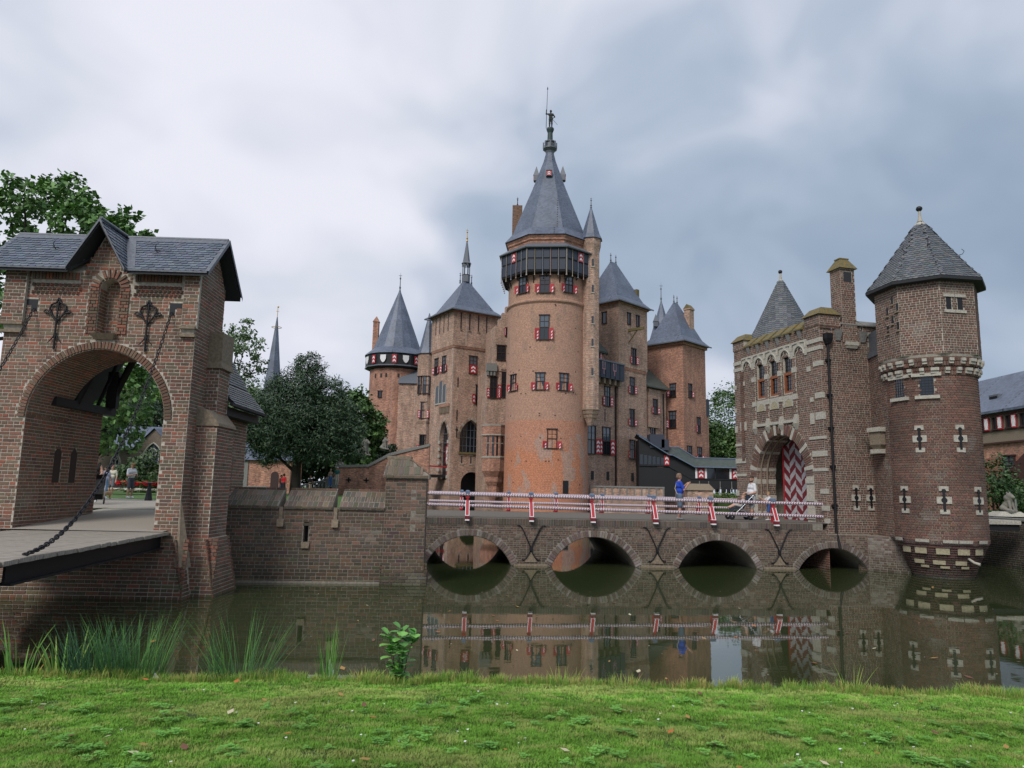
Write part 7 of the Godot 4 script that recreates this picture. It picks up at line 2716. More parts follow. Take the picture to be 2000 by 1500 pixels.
func gallery(c: Node3D, at: Callable) -> void:
	# black timber gallery that steps down from the wing and runs off behind the gatehouse
	var Z := -94.0
	var o: Vector3 = at.call(0, Z)
	var st := MB.new()
	st.prism(PackedVector2Array([Vector2(16.8, 6.2), Vector2(20.6, 6.2), Vector2(23.6, 4.6), Vector2(34, 4.6), Vector2(34, 6.2), Vector2(23.9, 6.2), Vector2(20.4, 8.0), Vector2(16.8, 9.6)]), -2.6, 0.0)
	st.prism(PackedVector2Array([Vector2(16.8, 1.5), Vector2(21.5, 1.5), Vector2(21.5, 6.0), Vector2(16.8, 6.2)]), -2.2, -0.15)
	st.prism(PackedVector2Array([Vector2(21.5, 3.4), Vector2(34, 3.4), Vector2(34, 4.6), Vector2(23.6, 4.6), Vector2(21.5, 5.8)]), -2.4, -0.08)
	var g := put(c, "timber_gallery", mesh_of([[st, M.black_wood]]))
	tag(g, "black timber stair gallery with grey-green roof at the castle's right")
	g.position = o
	var rf := MB.new()
	var zf := 0.55
	var P := [Vector3(16.7, 10.1, zf), Vector3(20.6, 7.75, zf), Vector3(21.1, 7.72, zf), Vector3(23.9, 6.25, zf), Vector3(34, 6.2, zf)]
	var Q := [Vector3(16.7, 10.4, -1.3), Vector3(20.2, 8.7, -1.3), Vector3(22.3, 8.75, -1.3), Vector3(24.5, 7.4, -1.3), Vector3(34, 7.35, -1.3)]
	for i in 4:
		rf.quad(P[i], P[i + 1], Q[i + 1], Q[i])
		rf.quad(Q[i], Q[i + 1], P[i + 1] + Vector3(0, 0, -3.7), P[i] + Vector3(0, 0, -3.7))
		rf.quad(P[i] - Vector3(0, 0.16, 0), P[i + 1] - Vector3(0, 0.16, 0), P[i + 1], P[i])
	part(g, "gallery_roof", rf, M.green_slate)
	var ed := MB.new()
	for i in 4:
		ed.tube([P[i] + Vector3(0, -0.08, 0.02), P[i + 1] + Vector3(0, -0.08, 0.02)], 0.07, 0.07, 4)
		ed.tube([Q[i] + Vector3(0, 0.05, 0), Q[i + 1] + Vector3(0, 0.05, 0)], 0.08, 0.08, 4)
	part(g, "ridge_lead", ed, M.zinc)
	for d in [[18.2, 20.1, 8.6, 10.35], [19.7, 20.7, 8.3, 9.7]]:
		var b := MB.new()
		b.box2(Vector3(d[0], d[2], -2.0), Vector3(d[1], d[3], 0.25))
		part(g, "roof_lantern", b, M.grey_wood)
	for i in 7:
		var b := MB.new()
		b.box2(Vector3(16.9 + i * 0.55, 6.4, 0.0), Vector3(17.3 + i * 0.55, 7.7 - i * 0.08, 0.03))
		part(g, "pane", b, M.glass)
	for q in [[24.9, 26.6], [26.8, 28.4]]:
		var b := MB.new()
		b.box2(Vector3(q[0], 4.75, 0.0), Vector3(q[1], 6.05, 0.03))
		part(g, "pane", b, M.glass)
	for x in [20.4, 24.85, 29.3]:
		put(g, "shutter", shutter_mesh(0.9 if x > 22 else 0.7, 1.3, 0)).transform = Transform3D(Basis(), Vector3(x, 7.0 if x < 22 else 5.4, 0.04))
		if x > 22:
			for s in [-0.62, 0.62]:
				var b := MB.new()
				b.box(Vector3(x + s, 5.4, 0.05), Vector3(0.25, 1.3, 0.08))
				part(g, "white_board", b, M.white)
	for x in [24.6, 25.8, 27.3, 28.8]:
		var b := MB.new()
		b.tube([Vector3(x, 4.4, 0.1), Vector3(x, 3.5, 0.1)], 0.06, 0.06, 5)
		b.ball(Vector3(x, 3.5, 0.12), 0.12, 6)
		part(g, "bracket", b, M.grey_stone)
		b = MB.new()
		b.box2(Vector3(x - 0.15, 1.0, -1.6), Vector3(x + 0.15, 3.4, -1.3))
		part(g, "post", b, M.black_wood)
	for i in 22:
		var b := MB.new()
		b.box2(Vector3(21.6 + i * 0.42, 3.05, -0.1), Vector3(21.8 + i * 0.42, 3.42, -0.06))
		part(g, "valance_tooth", b, M.black_wood)
	# brick gate pier in front
	var p := thing("gate_pier", "square brick pier with stone cap behind the man in blue", "gate pier", Vector3(15.8, 0, -60))
	var b := MB.new()
	b.box2(Vector3(-1.05, -0.5, -1), Vector3(1.05, 3.05, 0))
	part(p, "shaft", b, M.castle_brick)
	b = MB.new()
	b.frustum(3.05, Rect2(-1.2, -1.1, 2.4, 1.25), 3.58, Rect2(-0.8, -0.75, 1.6, 0.5))
	part(p, "cap", b, M.brown_stone)


# ------------------------------------------------------------------ what stands beyond the gate and to the right
func background() -> void:
	# church seen through the gate arch
	var ch := thing("church", "brown stone church with pointed gable window, seen through the gate arch", "church", Vector3(-42.2, 1.9, -85))
	var w := MB.new()
	w.box2(Vector3(-7.5, 0, -11), Vector3(14, 4.2, -2))
	w.prism(PackedVector2Array([Vector2(-2.7, 0), Vector2(2.7, 0), Vector2(2.7, 4.3), Vector2(0, 7.1), Vector2(-2.7, 4.3)]), -6, 0)
	w.box2(Vector3(-6.8, 0, -3), Vector3(-2.8, 4.6, -0.6))
	mat("church_stone", Color(0.24, 0.19, 0.15), 0.95, M.grain.albedo_texture, 0.0, {"uv1_triplanar": true, "uv1_world_triplanar": true, "uv1_scale": Vector3.ONE * 0.5})
	part(ch, "wall", w, M.church_stone)
	var rf := MB.new()
	rf.prism(PackedVector2Array([Vector2(1.8, 4.1), Vector2(6.5, 7.9), Vector2(11.2, 4.1)]), -7.8, 14.2, Transform3D(Basis(Vector3.FORWARD, Vector3.UP, Vector3.RIGHT), Vector3.ZERO))
	rf.quad(Vector3(-3.0, 4.1, 0.25), Vector3(-3.0, 4.1, -6), Vector3(0, 7.25, -6), Vector3(0, 7.25, 0.25))
	rf.quad(Vector3(3.0, 4.1, 0.25), Vector3(0, 7.25, 0.25), Vector3(0, 7.25, -6), Vector3(3.0, 4.1, -6))
	rf.box2(Vector3(-7.0, 4.6, -3.2), Vector3(-2.75, 4.8, -0.3))
	part(ch, "roof", rf, M.far_slate)
	for q in [[0.0, 2.6, 0.02, 1.15, 1.9], [-4.6, 1.9, -0.58, 0.6, 1.3]]:
		var g := MB.new()
		g.prism(arch_hole(q[0], q[1], q[1] + 1.0, q[3], q[4], 6), q[2] - 0.1, q[2])
		part(ch, "pane", g, M.glass)
		var t := MB.new()
		for i in 3:
			t.box(Vector3(q[0] + (i - 1) * q[3] * 0.66, q[1] + 0.9, q[2] + 0.03), Vector3(0.1, 1.9, 0.08))
		var path := []
		for p in arch_line(q[0], q[1] + 1.0, q[3], q[4], 6):
			path.append(Vector3(p.x, p.y, q[2] + 0.04))
		t.tube(path, 0.09, 0.09, 5)
		var ring2 := []
		for i in 11:
			ring2.append(Vector3(q[0] + cos(TAU * i / 10.0) * q[3] * 0.42, q[1] + 1.75 + sin(TAU * i / 10.0) * q[3] * 0.42, q[2] + 0.04))
		t.tube(ring2, 0.07, 0.07, 5)
		part(ch, "window_tracery", t, M.stone)
	var sp := thing("church_spire", "slender grey needle spire with weathercock rising behind the dark yew", "spire", Vector3(-47.2, 2, -140))
	var s := MB.new()
	s.lathe([Vector2(2.9, 0), Vector2(2.9, 8), Vector2(3.1, 8.4), Vector2(1.36, 22), Vector2(0.1, 34.0)], 8, Vector3.ZERO, 0.3, TAU + 0.3, true)
	part(sp, "spire", s, M.far_slate)
	s = MB.new()
	s.tube([Vector3(0, 33.8, 0), Vector3(0, 36.2, 0)], 0.07, 0.05, 5)
	var rg := []
	for i in 13:
		rg.append(Vector3(cos(TAU * i / 12.0) * 0.95, 31.9, sin(TAU * i / 12.0) * 0.95))
	s.tube(rg, 0.06, 0.06, 4)
	s.box(Vector3(0, 35.2, 0), Vector3(0.6, 0.08, 0.08))
	s.ball(Vector3(0.05, 36.1, 0), 0.2, 6)
	part(sp, "weathercock", s, M.gold)
	# low brick building under the yew
	var lb := thing("brick_outbuilding", "low orange brick outbuilding behind the yew trunk", "building", Vector3(-26, 1.9, -75))
	w = MB.new()
	w.box2(Vector3(-1.2, 0, -4), Vector3(3.2, 3.4, 0))
	part(lb, "wall", w, M.castle_red)
	w = MB.new()
	w.box2(Vector3(-4.2, 0, -4), Vector3(-1.2, 3.4, 0.1))
	w.box2(Vector3(-1.2, 0, -0.01), Vector3(0.9, 0.7, 0.12))
	part(lb, "stone_base", w, M.grey_stone)
	w = MB.new()
	w.prism(arch_hole(1.6, 0, 1.9, 0.4, 0.35, 5), 0, 0.05)
	part(lb, "door", w, M.frame)
	w = MB.new()
	w.prism(PackedVector2Array([Vector2(-0.4, 3.4), Vector2(2, 5.6), Vector2(4.4, 3.4)]), -4.5, 3.5, Transform3D(Basis(Vector3.FORWARD, Vector3.UP, Vector3.RIGHT), Vector3.ZERO))
	part(lb, "roof", w, M.far_slate)
	# stair wall with its stone figures
	var sw := thing("stair_wall", "orange brick stair wall with grey stone coping left of the castle", "wall", Vector3(-16.9, 1.2, -70))
	w = MB.new()
	w.prism(PackedVector2Array([Vector2(0, 0), Vector2(9, 0), Vector2(9, 5.6), Vector2(5.2, 4.6), Vector2(3.2, 3.5), Vector2(0, 3.4)]), -0.6, 0)
	part(sw, "wall", w, M.castle_red)
	w = MB.new()
	w.prism(PackedVector2Array([Vector2(-0.1, 3.35), Vector2(3.2, 3.5), Vector2(5.2, 4.6), Vector2(9, 5.6), Vector2(9, 5.85), Vector2(5.1, 4.85), Vector2(3.1, 3.72), Vector2(-0.1, 3.6)]), -0.75, 0.12)
	part(sw, "coping", w, M.grey_stone)
	w = MB.new()
	for x in [1.3, 3.0]:
		w.box(Vector3(x, 2.2, 0.03), Vector3(0.12, 0.5, 0.06))
		w.box(Vector3(x, 2.2, 0.03), Vector3(0.5, 0.12, 0.06))
	part(sw, "wall_anchor", w, M.iron)
	var st := thing("stone_stairs", "grey stone steps with balustrade posts beside the orange stair wall", "stairs", Vector3(-18.6, 1.9, -68))
	w = MB.new()
	for i in 7:
		w.box2(Vector3(-0.6 + i * 0.22, i * 0.18, -3), Vector3(2.0, (i + 1) * 0.18, 0))
	part(st, "steps", w, M.grey_stone)
	for x in [-1.1, 1.55, 2.2]:
		w = MB.new()
		w.box2(Vector3(x - 0.22, 0, 0.0), Vector3(x + 0.22, 1.5 if x > 0 else 0.8, 0.4))
		w.frustum(1.5 if x > 0 else 0.8, Rect2(x - 0.3, -0.06, 0.6, 0.5), 1.7 if x > 0 else 1.0, Rect2(x - 0.1, 0.1, 0.2, 0.2))
		part(st, "newel", w, M.grey_stone)
	w = MB.new()
	for i in 6:
		w.lathe([Vector2(0.08, 0), Vector2(0.14, 0.3), Vector2(0.06, 0.55), Vector2(0.1, 0.7)], 6, Vector3(-0.7 + i * 0.36, 0.1 + i * 0.1, 0.2))
	w.tube([Vector3(-1.1, 0.8, 0.2), Vector3(1.5, 1.45, 0.2)], 0.09, 0.09, 5)
	part(st, "balustrade", w, M.grey_stone)
	# seated lions
	var gs := Color(0.22, 0.21, 0.18)
	var lion := body_mesh([
		[Vector3(0, 0.18, -0.12), Vector3(0, 0.30, -0.02), 0.19, 0.17, gs], [Vector3(0, 0.32, 0.02), Vector3(0, 0.58, 0.10), 0.16, 0.15, gs],
		[Vector3(0, 0.62, 0.08), Vector3(0, 0.70, 0.14), 0.20, 0.16, gs * 0.8], [Vector3(0, 0.70, 0.2), Vector3(0, 0.66, 0.32), 0.11, 0.07, gs],
		[Vector3(-0.10, 0.45, 0.16), Vector3(-0.11, 0.06, 0.24), 0.07, 0.05, gs], [Vector3(0.10, 0.45, 0.16), Vector3(0.11, 0.06, 0.24), 0.07, 0.05, gs],
		[Vector3(-0.11, 0.04, 0.24), Vector3(-0.11, 0.04, 0.34), 0.05, 0.05, gs], [Vector3(0.11, 0.04, 0.24), Vector3(0.11, 0.04, 0.34), 0.05, 0.05, gs],
		[Vector3(-0.17, 0.16, -0.12), Vector3(-0.18, 0.07, 0.14), 0.12, 0.07, gs], [Vector3(0.17, 0.16, -0.12), Vector3(0.18, 0.07, 0.14), 0.12, 0.07, gs],
		[Vector3(-0.09, 0.86, 0.08), Vector3(-0.1, 0.89, 0.09), 0.04, 0.03, gs], [Vector3(0.09, 0.86, 0.08), Vector3(0.1, 0.89, 0.09), 0.04, 0.03, gs],
		[Vector3(0.1, 0.1, -0.25), Vector3(0.28, 0.08, -0.1), 0.04, 0.03, gs]], 0.024, 0.05, M.cloth)
	var lp := thing("lion_pier", "dark brick pier with pale cap carrying the stone lion, right edge", "pier", Vector3(23.3, 0, -34), -0.2)
	w = MB.new()
	w.box2(Vector3(-0.62, -0.5, -0.7), Vector3(0.62, 2.0, 0.55))
	part(lp, "shaft", w, M.mortar_dark)
	w = MB.new()
	w.frustum(2.0, Rect2(-0.72, -0.8, 1.44, 1.45), 2.22, Rect2(-0.42, -0.45, 0.84, 0.8))
	part(lp, "cap", w, M.stone)
	var L := Lay.new()
	lay(L, Vector3(-0.62, 0, 0.55), Vector3.RIGHT, Vector3.UP, 1.24, 2.0, [Color(0.05, 0.04, 0.035), Color(0.07, 0.052, 0.045)])
	flush(lp, L, "brick", "brickwork", 60, brick_mesh)
	var l1 := thing("lion_statue", "small grey seated stone lion holding a shield on the pier at right", "statue", Vector3(23.3, 2.22, -33.95), 0.3)
	put(l1, "lion", lion)
	w = MB.new()
	w.box(Vector3(0.22, 0.3, 0.25), Vector3(0.26, 0.55, 0.06), Basis(Vector3.UP, 0.6))
	w.box(Vector3(0, -0.01, 0.02), Vector3(0.62, 0.05, 0.8))
	part(l1, "shield", w, M.grey_stone)
	var k := 0
	for q in [[-14.4, 5.75, -70.3, 1.2, 1.9, "upper"], [-12.4, 6.4, -70.3, 1.1, 1.3, "highest"], [-16.6, 4.75, -70.2, -0.4, 1.2, "lowest"]]:
		var l := thing("stone_lion", "grey stone lion on the orange stair wall, %s of the row" % q[5], "statue", Vector3(q[0], q[1], q[2]), q[3], "stone lions along the stair wall")
		put(l, "lion", lion).scale = Vector3.ONE * q[4]
		k += 1
	# flower bed, bollard
	var fb := MultiMesh.new()
	var fm := MB.new()
	for i in 5:
		var a := TAU * i / 5.0
		fm.tri(Vector3.ZERO, Vector3(cos(a) * 0.12, 0.05, sin(a) * 0.12), Vector3(cos(a + 1.0) * 0.12, 0.05, sin(a + 1.0) * 0.12))
	fb.transform_format = MultiMesh.TRANSFORM_3D
	fb.use_colors = true
	fb.mesh = mesh_of([[fm, M.cloth]])
	fb.instance_count = 2600
	for i in 2600:
		var white := i % 2 == 0
		var z := rng.randf_range(-48.6, -47.6) if white else rng.randf_range(-50.4, -48.6)
		var y := 2.1 + (0.35 if not white else 0.12) * rng.randf_range(0.6, 1.2)
		fb.set_instance_transform(i, Transform3D(Basis(rand_dir(), rng.randf() * 0.6).scaled(Vector3.ONE * rng.randf_range(0.8, 1.7)), Vector3(rng.randf_range(-29, -19), y + (0.2 if not white else 0.0), z)))
		fb.set_instance_color(i, Color(0.62, 0.60, 0.52) if white else (Color(0.50, 0.012, 0.02) if i % 7 else Color(0.06, 0.10, 0.03)))
	var fo := MultiMeshInstance3D.new()
	fo.name = "flower_bed"
	fo.multimesh = fb
	add_child(fo)
	tag(fo, "red and white flower bed behind the people on the gravel", "flowers", "", "stuff")
	var bo := thing("bollard", "black tapered bollard on the lawn seen through the arch", "bollard", Vector3(-16.35, 1.9, -32.9))
	w = MB.new()
	w.lathe([Vector2(0.17, 0), Vector2(0.16, 0.1), Vector2(0.06, 0.72), Vector2(0.06, 0.78), Vector2(0.2, 0.8), Vector2(0.2, 0.84), Vector2(0, 0.86)], 10)
	part(bo, "post", w, M.iron)
	# long timber-framed house on the right
	var h := thing("timber_house", "long timber-framed house with red-shuttered storey beyond the round tower", "house", Vector3(40.3, 1.9, -62))
	w = MB.new()
	w.box2(Vector3(0, 0, -30), Vector3(9, 5.4, 16))
	part(h, "wall", w, M.castle_red)
	w = MB.new()
	w.box2(Vector3(-0.12, 5.4, -30), Vector3(9, 8.2, 16))
	mat("infill", Color(0.33, 0.26, 0.19), 0.95, M.grain.albedo_texture, 0.0, {"uv1_triplanar": true, "uv1_world_triplanar": true, "uv1_scale": Vector3.ONE * 0.8})
	part(h, "infill_storey", w, M.infill)
	w = MB.new()
	w.box2(Vector3(-0.02, 0, -30), Vector3(0.1, 4.3, 16))
	mat("red_render", Color(0.40, 0.17, 0.12), 0.9, M.grain.albedo_texture, 0.0, {"uv1_triplanar": true, "uv1_world_triplanar": true, "uv1_scale": Vector3.ONE * 0.5})
	part(h, "plinth", w, M.red_render)
	w = MB.new()
	w.prism(PackedVector2Array([Vector2(-0.55, 7.95), Vector2(-0.55, 8.15), Vector2(3.8, 11.9), Vector2(9.4, 8.0)]), -30.5, 16.5)
	part(h, "roof", w, M.far_slate)
	var tm := MB.new()
	for y in [5.42, 6.45, 7.75]:
		tm.box2(Vector3(-0.2, y, -30), Vector3(-0.1, y + 0.14, 16))
	for i in 34:
		var z := -29.5 + i * 0.83
		tm.box2(Vector3(-0.19, 5.5, z), Vector3(-0.1, 6.5, z + 0.12))
		if i % 2 == 0:
			tm.box2(Vector3(-0.19, 6.5, z), Vector3(-0.1, 7.8, z + 0.14))
			tm.box2(Vector3(-0.45, 5.1, z), Vector3(0.0, 5.4, z + 0.16))
	mat("timber", Color(0.06, 0.022, 0.018), 0.7)
	part(h, "timber_frame", tm, M.timber)
	for i in 8:
		var z := 6.2 - i * 1.65
		window_at(h, Vector3(-0.14, 7.12, z), -PI / 2, 0.55, 0.95, 0, 0, false)
		var xb := MB.new()
		var xw := MB.new()
		xb.box(Vector3(0, 0, 0.0), Vector3(0.62, 1.1, 0.06))
		xw.prism(PackedVector2Array([Vector2(-0.22, -0.44), Vector2(0.22, -0.44), Vector2(0.05, 0), Vector2(0.22, 0.44), Vector2(-0.22, 0.44), Vector2(-0.05, 0)]), 0.03, 0.04)
		xw.prism(PackedVector2Array([Vector2(-0.22, -0.3), Vector2(-0.06, 0), Vector2(-0.22, 0.3)]), 0.03, 0.038)
		xw.prism(PackedVector2Array([Vector2(0.22, -0.3), Vector2(0.06, 0), Vector2(0.22, 0.3)]), 0.03, 0.038)
		parts(h, "shutter", [[xb, M.red], [xw, M.white]]).transform = Transform3D(Basis(Vector3.UP, -PI / 2), Vector3(-0.26, 7.12, z + 0.62))
	for z in [1.9, 6.6]:
		window_at(h, Vector3(-0.04, 3.6, z - 2.6), -PI / 2, 1.2, 1.5, 0.5, 0, true, 2)
	for z in [1.3, 5.6]:
		var d := MB.new()
		d.box2(Vector3(0.9, 9.0, z - 0.6), Vector3(2.4, 9.75, z + 0.6))
		part(h, "dormer", d, M.lead)
		d = MB.new()
		d.box2(Vector3(0.85, 9.1, z - 0.45), Vector3(0.92, 9.6, z + 0.45))
		part(h, "pane", d, M.glass)
	var pc := MB.new()
	pc.prism(PackedVector2Array([Vector2(5.5, 2.2), Vector2(9.6, 4.9), Vector2(13.7, 2.2), Vector2(13.7, 0), Vector2(5.5, 0)]), -2.2, 0.0, Transform3D(Basis(Vector3(0, 0, 1), Vector3.UP, Vector3(1, 0, 0)), Vector3.ZERO))
	part(h, "porch", pc, M.timber)


const GREENS := [Color(0.060, 0.128, 0.033), Color(0.078, 0.158, 0.039), Color(0.051, 0.105, 0.030), Color(0.098, 0.180, 0.051)]
const DARKS := [Color(0.027, 0.057, 0.030), Color(0.036, 0.075, 0.039), Color(0.022, 0.048, 0.027), Color(0.048, 0.083, 0.039)]
const PALES := [Color(0.112, 0.180, 0.078), Color(0.143, 0.210, 0.098), Color(0.090, 0.150, 0.068)]


func trees() -> void:
	rng.seed = 21
	# the big-leaved tree behind the gate tower
	var o := Vector3(-19.8, 1.93, -29.0)
	var bl := []
	for q in [[-19.3, 14.4, -28.6, 1.35], [-17.6, 13.4, -28, 1.3], [-16.2, 12.7, -27.8, 0.95], [-15.4, 12.0, -28, 0.7], [-15.6, 12.9, -28, 0.75], [-16.8, 13.5, -28.2, 0.9], [-14.9, 12.5, -28, 0.5], [-18.4, 14.6, -28.4, 0.9], [-20.6, 14.8, -28.6, 1.0], [-21.4, 14.0, -29, 1.2], [-20.4, 12.2, -29, 1.6], [-18.0, 12.0, -29, 1.3], [-22.6, 12.0, -28.5, 1.5], [-21.5, 9.6, -27.8, 1.5], [-22.5, 7.4, -27.5, 1.6], [-17.0, 9.2, -29.5, 1.8], [-15.6, 7.6, -29.2, 1.4], [-16.4, 6.0, -30, 1.3], [-14.6, 6.6, -28.6, 0.9], [-18.5, 6.8, -30, 1.7], [-17.4, 4.9, -31, 1.2], [-20.0, 5.4, -31, 1.4]]:
		bl.append([Vector3(q[0], q[1], q[2]) - o, Vector3(q[3], q[3] * 0.8, q[3])])
	tree("broadleaf_tree", "large-leaved green tree behind the gate tower, showing over its roof and through its arch", o, bl, 14500, 0.20, [Color(0.085, 0.19, 0.046), Color(0.12, 0.24, 0.06), Color(0.065, 0.145, 0.04), Color(0.15, 0.28, 0.08)], 0.28, 8.5, "", 0.5, 0.45, 1.15)
	# pale tree right of the gate tower
	var o2 := Vector3(-20.4, 1.93, -50)
	var b2 := []
	for q in [[-19.6, 13.9, 1.0], [-18.6, 12.4, 1.2], [-18.1, 11.2, 0.8], [-20.6, 12.4, 1.5], [-21.5, 10.0, 2.0], [-19.4, 10.4, 1.2], [-22.5, 13, 1.6]]:
		b2.append([Vector3(q[0] - o2.x, q[1] - o2.y, rng.randf_range(-1, 1)), Vector3(q[2], q[2] * 0.85, q[2])])
	tree("pale_tree", "airy pale green tree between the gate tower roof and the church spire", o2, b2, 5200, 0.15, PALES, 0.22, 8, "", 0.2, 0.4, 1.4)
	# the dark yew
	var o3 := Vector3(-18.4, 1.93, -62)
	var b3 := []
	for q in [[0.6, 11.2, 0, 1.3], [0.3, 9.6, 0.4, 2.0], [-1.6, 9.0, 0, 1.7], [2.2, 8.9, 0.3, 1.7], [-0.3, 7.4, 1.2, 2.7], [3.4, 7.2, 0.4, 1.7], [-3.0, 7.2, 0.4, 1.7], [-2.9, 5.4, 1.0, 1.9], [4.3, 5.4, 0.6, 1.6], [1.9, 5.6, 1.8, 2.2], [-0.8, 5.4, 1.8, 2.2], [-4.0, 4.4, 0.6, 1.4], [4.9, 3.9, 0.4, 1.2], [3.0, 3.9, 1.5, 1.5], [-2.2, 3.6, 1.3, 1.3], [0.8, 4.0, 1.8, 1.6], [0, 7, -1.8, 2.8], [2.6, 5, -1.5, 2.2], [-2.4, 5, -1.5, 2.2]]:
		b3.append([Vector3(q[0], q[1], q[2]), Vector3(q[3], q[3] * 0.85, q[3])])
	tree("yew_tree", "broad dark evergreen yew with a domed crown left of the castle", o3, b3, 60000, 0.085, [Color(0.032, 0.070, 0.034), Color(0.048, 0.095, 0.042), Color(0.024, 0.052, 0.028), Color(0.075, 0.115, 0.055)], 0.42, 5.0, "", -0.3, 0.6, 4.0)
	# trees further off, each its own
	var kinds := {}
	var put_far := func(called: String, label: String, at: Vector3, R: float, H: float, pal: Array, n: int, group: String) -> void:
		tree(called, label, at, round_crown(R, H * 0.12, H, 11), int(n * 2.2), 0.34, pal, 0.3, H * 0.5, group, 0.25, 0.6, 1.3)
	var g := "trees beyond the moat"
	put_far.call("garden_tree", "mid green round tree just behind the yew's right side", Vector3(-18.9, 1.93, -84), 4.3, 13.2, GREENS, 6500, g)
	put_far.call("garden_tree", "dense green tree between the yew's left side and the gate tower", Vector3(-33.2, 1.93, -86), 6.0, 15.0, PALES, 6000, g)
	put_far.call("garden_tree", "darker tree at the foot of the church spire", Vector3(-39, 1.93, -104), 6.5, 15.5, GREENS, 5000, g)
	put_far.call("garden_tree", "tall dark tree behind the church roof, seen through the arch", Vector3(-50, 1.93, -101), 7.0, 19.0, DARKS, 5500, g)
	put_far.call("garden_tree", "dark tree left of the church, leftmost through the arch", Vector3(-47.5, 1.93, -80), 3.6, 12.0, DARKS, 4500, g)
	put_far.call("garden_tree", "tree far behind the church's right end", Vector3(-59, 1.93, -112), 8, 20.0, GREENS, 4500, g)
	put_far.call("garden_tree", "pale green tree between castle and right gatehouse, front one", Vector3(34.8, 1.93, -118), 4.2, 13.5, [Color(0.085, 0.165, 0.04), Color(0.105, 0.19, 0.05), Color(0.07, 0.14, 0.035)], 5500, g)
	put_far.call("garden_tree", "tall green tree between castle and right gatehouse, rear one", Vector3(40.5, 1.93, -134), 6.5, 23.0, GREENS, 6000, g)
	put_far.call("garden_tree", "low dark tree under the pale one beside the timber gallery", Vector3(38.5, 1.93, -112), 3.4, 8.0, DARKS, 3500, g)
	put_far.call("garden_tree", "tree at the castle's left foot beside the round shield-hung tower", Vector3(-26.5, 1.93, -112), 5.0, 10.5, DARKS, 3500, g)
	put_far.call("garden_tree", "low spreading dark tree directly behind the yew's trunk", Vector3(-23, 1.93, -92), 7.0, 9.0, DARKS, 5500, g)
	put_far.call("garden_tree", "low dark tree between yew and the castle's round shield-hung tower", Vector3(-19.5, 1.93, -97), 4.5, 8.5, DARKS, 4500, g)
	# shrubs
	var sh := func(label: String, at: Vector3, R: float, H: float, pal: Array, n: int, size: float) -> void:
		var t := thing("shrub", label, "shrub", at, 0)
		put(t, "stem", trunk_mesh(0.05, H * 0.5, Vector3.ZERO, [Vector3(0, H * 0.7, 0), Vector3(R * 0.4, H * 0.5, 0)], M.bark))
		var b := [[Vector3(0, H * 0.5, 0), Vector3(R, H * 0.5, R)], [Vector3(R * 0.4, H * 0.35, R * 0.3), Vector3(R * 0.7, H * 0.35, R * 0.6)], [Vector3(-R * 0.4, H * 0.4, R * 0.2), Vector3(R * 0.65, H * 0.4, R * 0.6)]]
		put(t, "foliage", crown_mesh(b, n, size, pal, M.leaf, 0.1, 0.6, 1.6))
	sh.call("domed dark green shrub in front of the church", Vector3(-29.6, 1.93, -60), 2.5, 3.4, [Color(0.032, 0.07, 0.018), Color(0.045, 0.09, 0.022), Color(0.06, 0.105, 0.03)], 3000, 0.2)
	sh.call("conical green conifer shrub between round tower and stone lion", Vector3(28.0, 1.93, -42), 1.6, 3.3, [Color(0.03, 0.075, 0.018), Color(0.045, 0.10, 0.022), Color(0.025, 0.06, 0.018)], 2600, 0.13)
	sh.call("low green shrub behind the stone lion at right", Vector3(29.9, 1.93, -42.5), 1.3, 1.9, GREENS, 1600, 0.14)
	sh.call("yellowish shrub under the timber house at the right edge", Vector3(32.8, 1.93, -45), 1.3, 1.7, [Color(0.10, 0.13, 0.03), Color(0.06, 0.10, 0.025)], 1200, 0.14)
	var hg := thing("clipped_hedge", "low bright green clipped hedge below the timber gallery", "hedge", Vector3(29.0, 1.93, -88.6))
	put(hg, "foliage", crown_mesh([[Vector3(0, 0.5, 0), Vector3(5.0, 0.55, 0.8)], [Vector3(-3, 0.45, 0), Vector3(2.0, 0.5, 0.8)], [Vector3(3, 0.45, 0), Vector3(2.0, 0.5, 0.8)]], 3000, 0.16, [Color(0.11, 0.17, 0.04), Color(0.08, 0.13, 0.03)], M.leaf, 0.0, 0.6))


